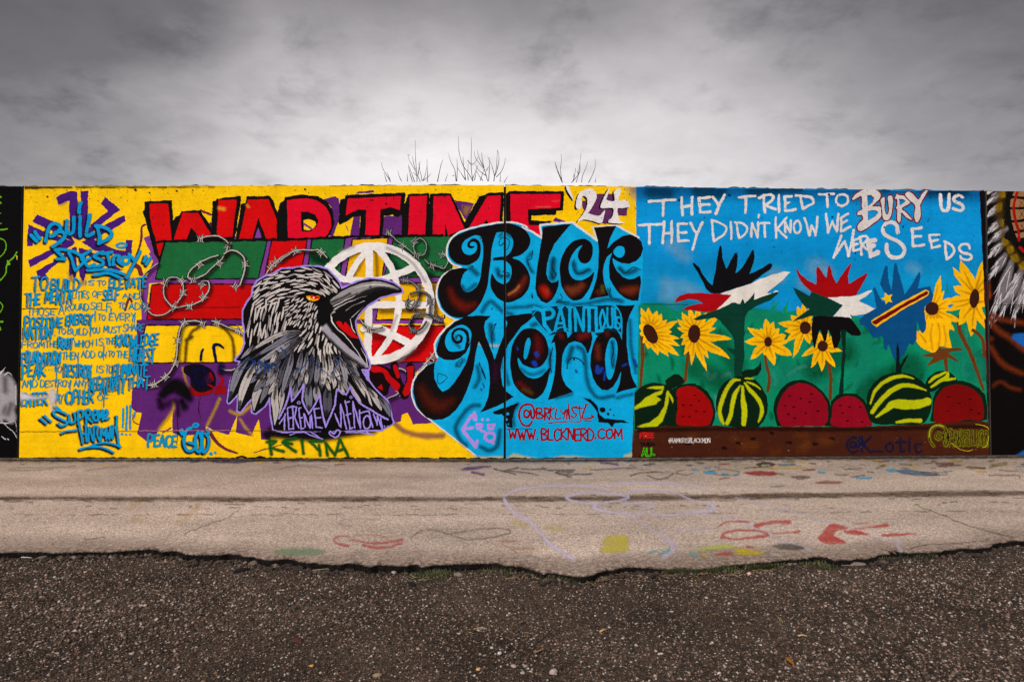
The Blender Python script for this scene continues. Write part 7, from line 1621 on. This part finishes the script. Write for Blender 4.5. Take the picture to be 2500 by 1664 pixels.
def rock(fr, px, py, size, rgb, name, label, cat, group=None, flat=.6, seed=1, stretch=1.0, z=None):
    X, Y, Z = on_ground(*P(fr, [(px, py)])[0], GZ)
    X, Y = float(X), float(Y)
    r_ = np.random.default_rng(seed)
    bm = bmesh.new(); bmesh.ops.create_icosphere(bm, subdivisions=2, radius=1.0)
    dirs = r_.normal(size=(7, 3)); dirs /= np.linalg.norm(dirs, axis=1)[:, None]
    for v in bm.verts:
        c = np.array(v.co[:])
        k = 1.0
        for d in dirs: k = min(k, .82 / max(float(c @ d), .3)) if float(c @ d) > .55 else k
        c = c * k * (1 + r_.uniform(-.04, .04))
        v.co = (c[0] * size * stretch, c[1] * size * .85, c[2] * size * flat + size * flat * .55)
    me = bpy.data.meshes.new(name); bm.to_mesh(me); bm.free()
    key = ('rock', tuple(rgb))
    if key not in MATS: MATS[key] = plain_mat('stone', rgb, .3, 60, .85, .5, .004)
    me.materials.append(MATS[key])
    o = bpy.data.objects.new(name, me); COL.objects.link(o)
    zz = float(ground_h(np.array(X), np.array(Y))) if z is None else z
    o.location = (X, Y, zz - size * flat * .25); o.rotation_euler = (0, 0, r_.uniform(0, 6))
    tag(o, label, cat, group)
    return o
GS = 'single stones standing out of the gravel'
rock('V', 1507, 1512, .024, srgb(176, 156, 146), 'stone', 'large pale pink stone near the bottom middle of the gravel', 'stone', GS, .5, 1, 1.3)
rock('V', 1145, 1388, .013, srgb(196, 186, 178), 'stone', 'round white pebble left of the tan crumpled leaf', 'stone', GS, .7, 2)
rock('V', 330, 1545, .02, srgb(146, 120, 94), 'stone', 'tan stone at the bottom edge of the gravel', 'stone', GS, .5, 3, 1.3)
rock('V', 1240, 1468, .015, srgb(164, 142, 132), 'stone', 'pinkish stone in the small cluster of pale pebbles', 'stone', GS, .5, 4, 1.3)
rock('V', 1320, 1470, .014, srgb(140, 128, 118), 'stone', 'grey stone at the right of the small pebble cluster', 'stone', GS, .5, 5)
rock('V', 1300, 1512, .014, srgb(160, 146, 136), 'stone', 'grey stone below the small pebble cluster', 'stone', GS, .5, 15)
rock('V', 2220, 1392, .013, srgb(180, 164, 152), 'stone', 'flat cream stone right of the middle of the gravel', 'stone', GS, .4, 6, 1.4)
rock('V', 1005, 1488, .014, srgb(200, 160, 110), 'stone', 'small yellowish stone left of the pale pink stone', 'stone', GS, .6, 7)
rock('U', 1985, 1295, .030, srgb(70, 40, 34), 'stone', 'dark reddish stone lying alone in the left gravel', 'stone', GS, .5, 8, 1.5)
rock('U', 2080, 1483, .010, srgb(214, 150, 50), 'stone', 'tiny orange stone in the left gravel', 'stone', GS, .7, 9)
rock('U', 280, 745, .040, srgb(90, 80, 74), 'asphalt_lump', 'grey asphalt lump by the left end of the broken edge', 'lump', 'asphalt lumps along the broken edge', .3, 10, 1.6)
rock('U', 1610, 822, .045, srgb(24, 20, 20), 'asphalt_lump', 'black asphalt lump in the gravel left of the grass', 'lump', 'asphalt lumps along the broken edge', .4, 11, 1.5)
rock('U', 1700, 775, .040, srgb(104, 90, 80), 'asphalt_lump', 'grey brown asphalt lump tucked under the broken edge', 'lump', 'asphalt lumps along the broken edge', .5, 12, 1.5)
rock('U', 1990, 768, .050, srgb(96, 80, 72), 'asphalt_lump', 'brown asphalt lump in the bite of the broken edge', 'lump', 'asphalt lumps along the broken edge', .5, 13, 1.5)
rock('V', 560, 912, .030, srgb(22, 20, 26), 'asphalt_lump', 'small black asphalt lump below the leftmost grass tuft', 'lump', 'asphalt lumps along the broken edge', .35, 14, 1.6)
rock('V', 870, 858, .030, srgb(120, 108, 98), 'asphalt_lump', 'pale grey asphalt lump right of the leftmost grass tuft', 'lump', 'asphalt lumps along the broken edge', .6, 16, 1.2)
rock('V', 440, 832, .026, srgb(170, 158, 148), 'asphalt_lump', 'pale lump of asphalt left of the leftmost grass tuft', 'lump', 'asphalt lumps along the broken edge', .5, 17, 1.3)
rock('X', 490, 857, .022, srgb(206, 160, 150), 'stone', 'pink stone at the edge of the longest grass tuft', 'stone', GS, .6, 18, 1.2)
# fallen leaf and sticks
def leaf(fr, px, py, L, rgb, label, seed):
    X, Y, _ = on_ground(*P(fr, [(px, py)])[0], GZ); X, Y = float(X), float(Y)
    r_ = random.Random(seed)
    V, Fc = [], []
    n = 9
    for i in range(n):
        u = i / (n - 1); w = L * .34 * math.sin(math.pi * min(u * 1.05 + .02, 1)) ** .7
        zc = .004 + .010 * math.sin(u * 3 + seed)
        V += [((u - .5) * L, w * r_.uniform(.8, 1.1), zc + .008), ((u - .5) * L, 0, zc), ((u - .5) * L, -w * r_.uniform(.8, 1.1), zc + .010)]
    for i in range(n - 1):
        for j in (0, 1): Fc.append((i * 3 + j, i * 3 + j + 1, i * 3 + j + 4, i * 3 + j + 3))
    o = mesh_obj('fallen_leaf', V, Fc, plain_mat('dry_leaf', rgb, .3, 50, .7, .3, .003), None, True)
    md = o.modifiers.new('thickness', 'SOLIDIFY'); md.thickness = .0012
    o.location = (X, Y, float(ground_h(np.array(X), np.array(Y))) + .006); o.rotation_euler = (.1, .1, r_.uniform(0, 6))
    tag(o, label, 'leaf', 'dry leaves on the gravel')
leaf('X', 760, 1433, .045, srgb(150, 92, 24), 'orange brown leaf near the bottom right of the gravel', 1)
leaf('V', 1405, 1388, .055, srgb(150, 116, 84), 'crumpled tan leaf right of the white pebble', 2)
leaf('X', 860, 1700 - 560, .03, srgb(140, 110, 80), 'small dull leaf beside the pale stick', 3)
def stick(fr, pts, r, rgb, label):
    a = P(fr, pts); q = on_ground(a[:, 0], a[:, 1], GZ + .012)
    P3 = [Vector((float(q[0][i]), float(q[1][i]), float(ground_h(q[0][i], q[1][i])) + .010)) for i in range(len(a))]
    org = P3[0].copy()
    V, Fc = tube([[(p - org + Vector((0, 0, .003 * math.sin(i * 2))), r * (1 - .4 * i / len(P3))) for i, p in enumerate(P3)]], 6)
    o = mesh_obj('stick', V, Fc, plain_mat('dry_wood', rgb, .25, 60, .8, .3, .002), None, True)
    o.location = org
    tag(o, label, 'stick', 'small sticks on the gravel')
stick('V', "1815,1228 1840,1218 1864,1208", .006, srgb(196, 150, 96), 'short tan stick in the middle right gravel')
stick('X', "815,1240 845,1238 876,1240", .005, srgb(190, 160, 110), 'pale straight stick in the right gravel')
stick('V', "1598,910 1625,895 1650,878", .0035, srgb(196, 160, 110), 'thin tan stick lying by the second grass tuft')
stick('V', "1802,888 1818,866 1832,850", .003, srgb(170, 120, 80), 'thin reddish stick leaning towards the broken edge')
stick('U', "142,735 180,738 215,738", .004, srgb(200, 196, 190), 'white plastic straw by the left end of the broken edge')
stick('U', "2085,815 2180,808 2250,815 2322,830", .0025, srgb(150, 150, 110), 'long thin dry stalk along the broken edge')
# pieces broken off the pavement edge
for fr_, x_, y_, sz, lab, sd_ in (('U', 1025, 694, .10, 'loose pale asphalt piece at the step in the left broken edge', 31), ('X', 745, 765, .11, 'loose asphalt piece at the crack right of the longest grass tuft', 32), ('X', 1115, 772, .12, 'loose flat asphalt piece under the dark gap in the right broken edge', 33)):
    rock(fr_, x_, y_, sz, srgb(128, 110, 98), 'asphalt_piece', lab, 'asphalt piece', 'loose pieces broken off the pavement', .22, sd_, 1.3)
print('pieces', [p.count for p in PANELS], GROUND_N, 'tris', sum(len(o.data.loops) - 2 * len(o.data.polygons) for o in bpy.data.objects if o.type == 'MESH'))
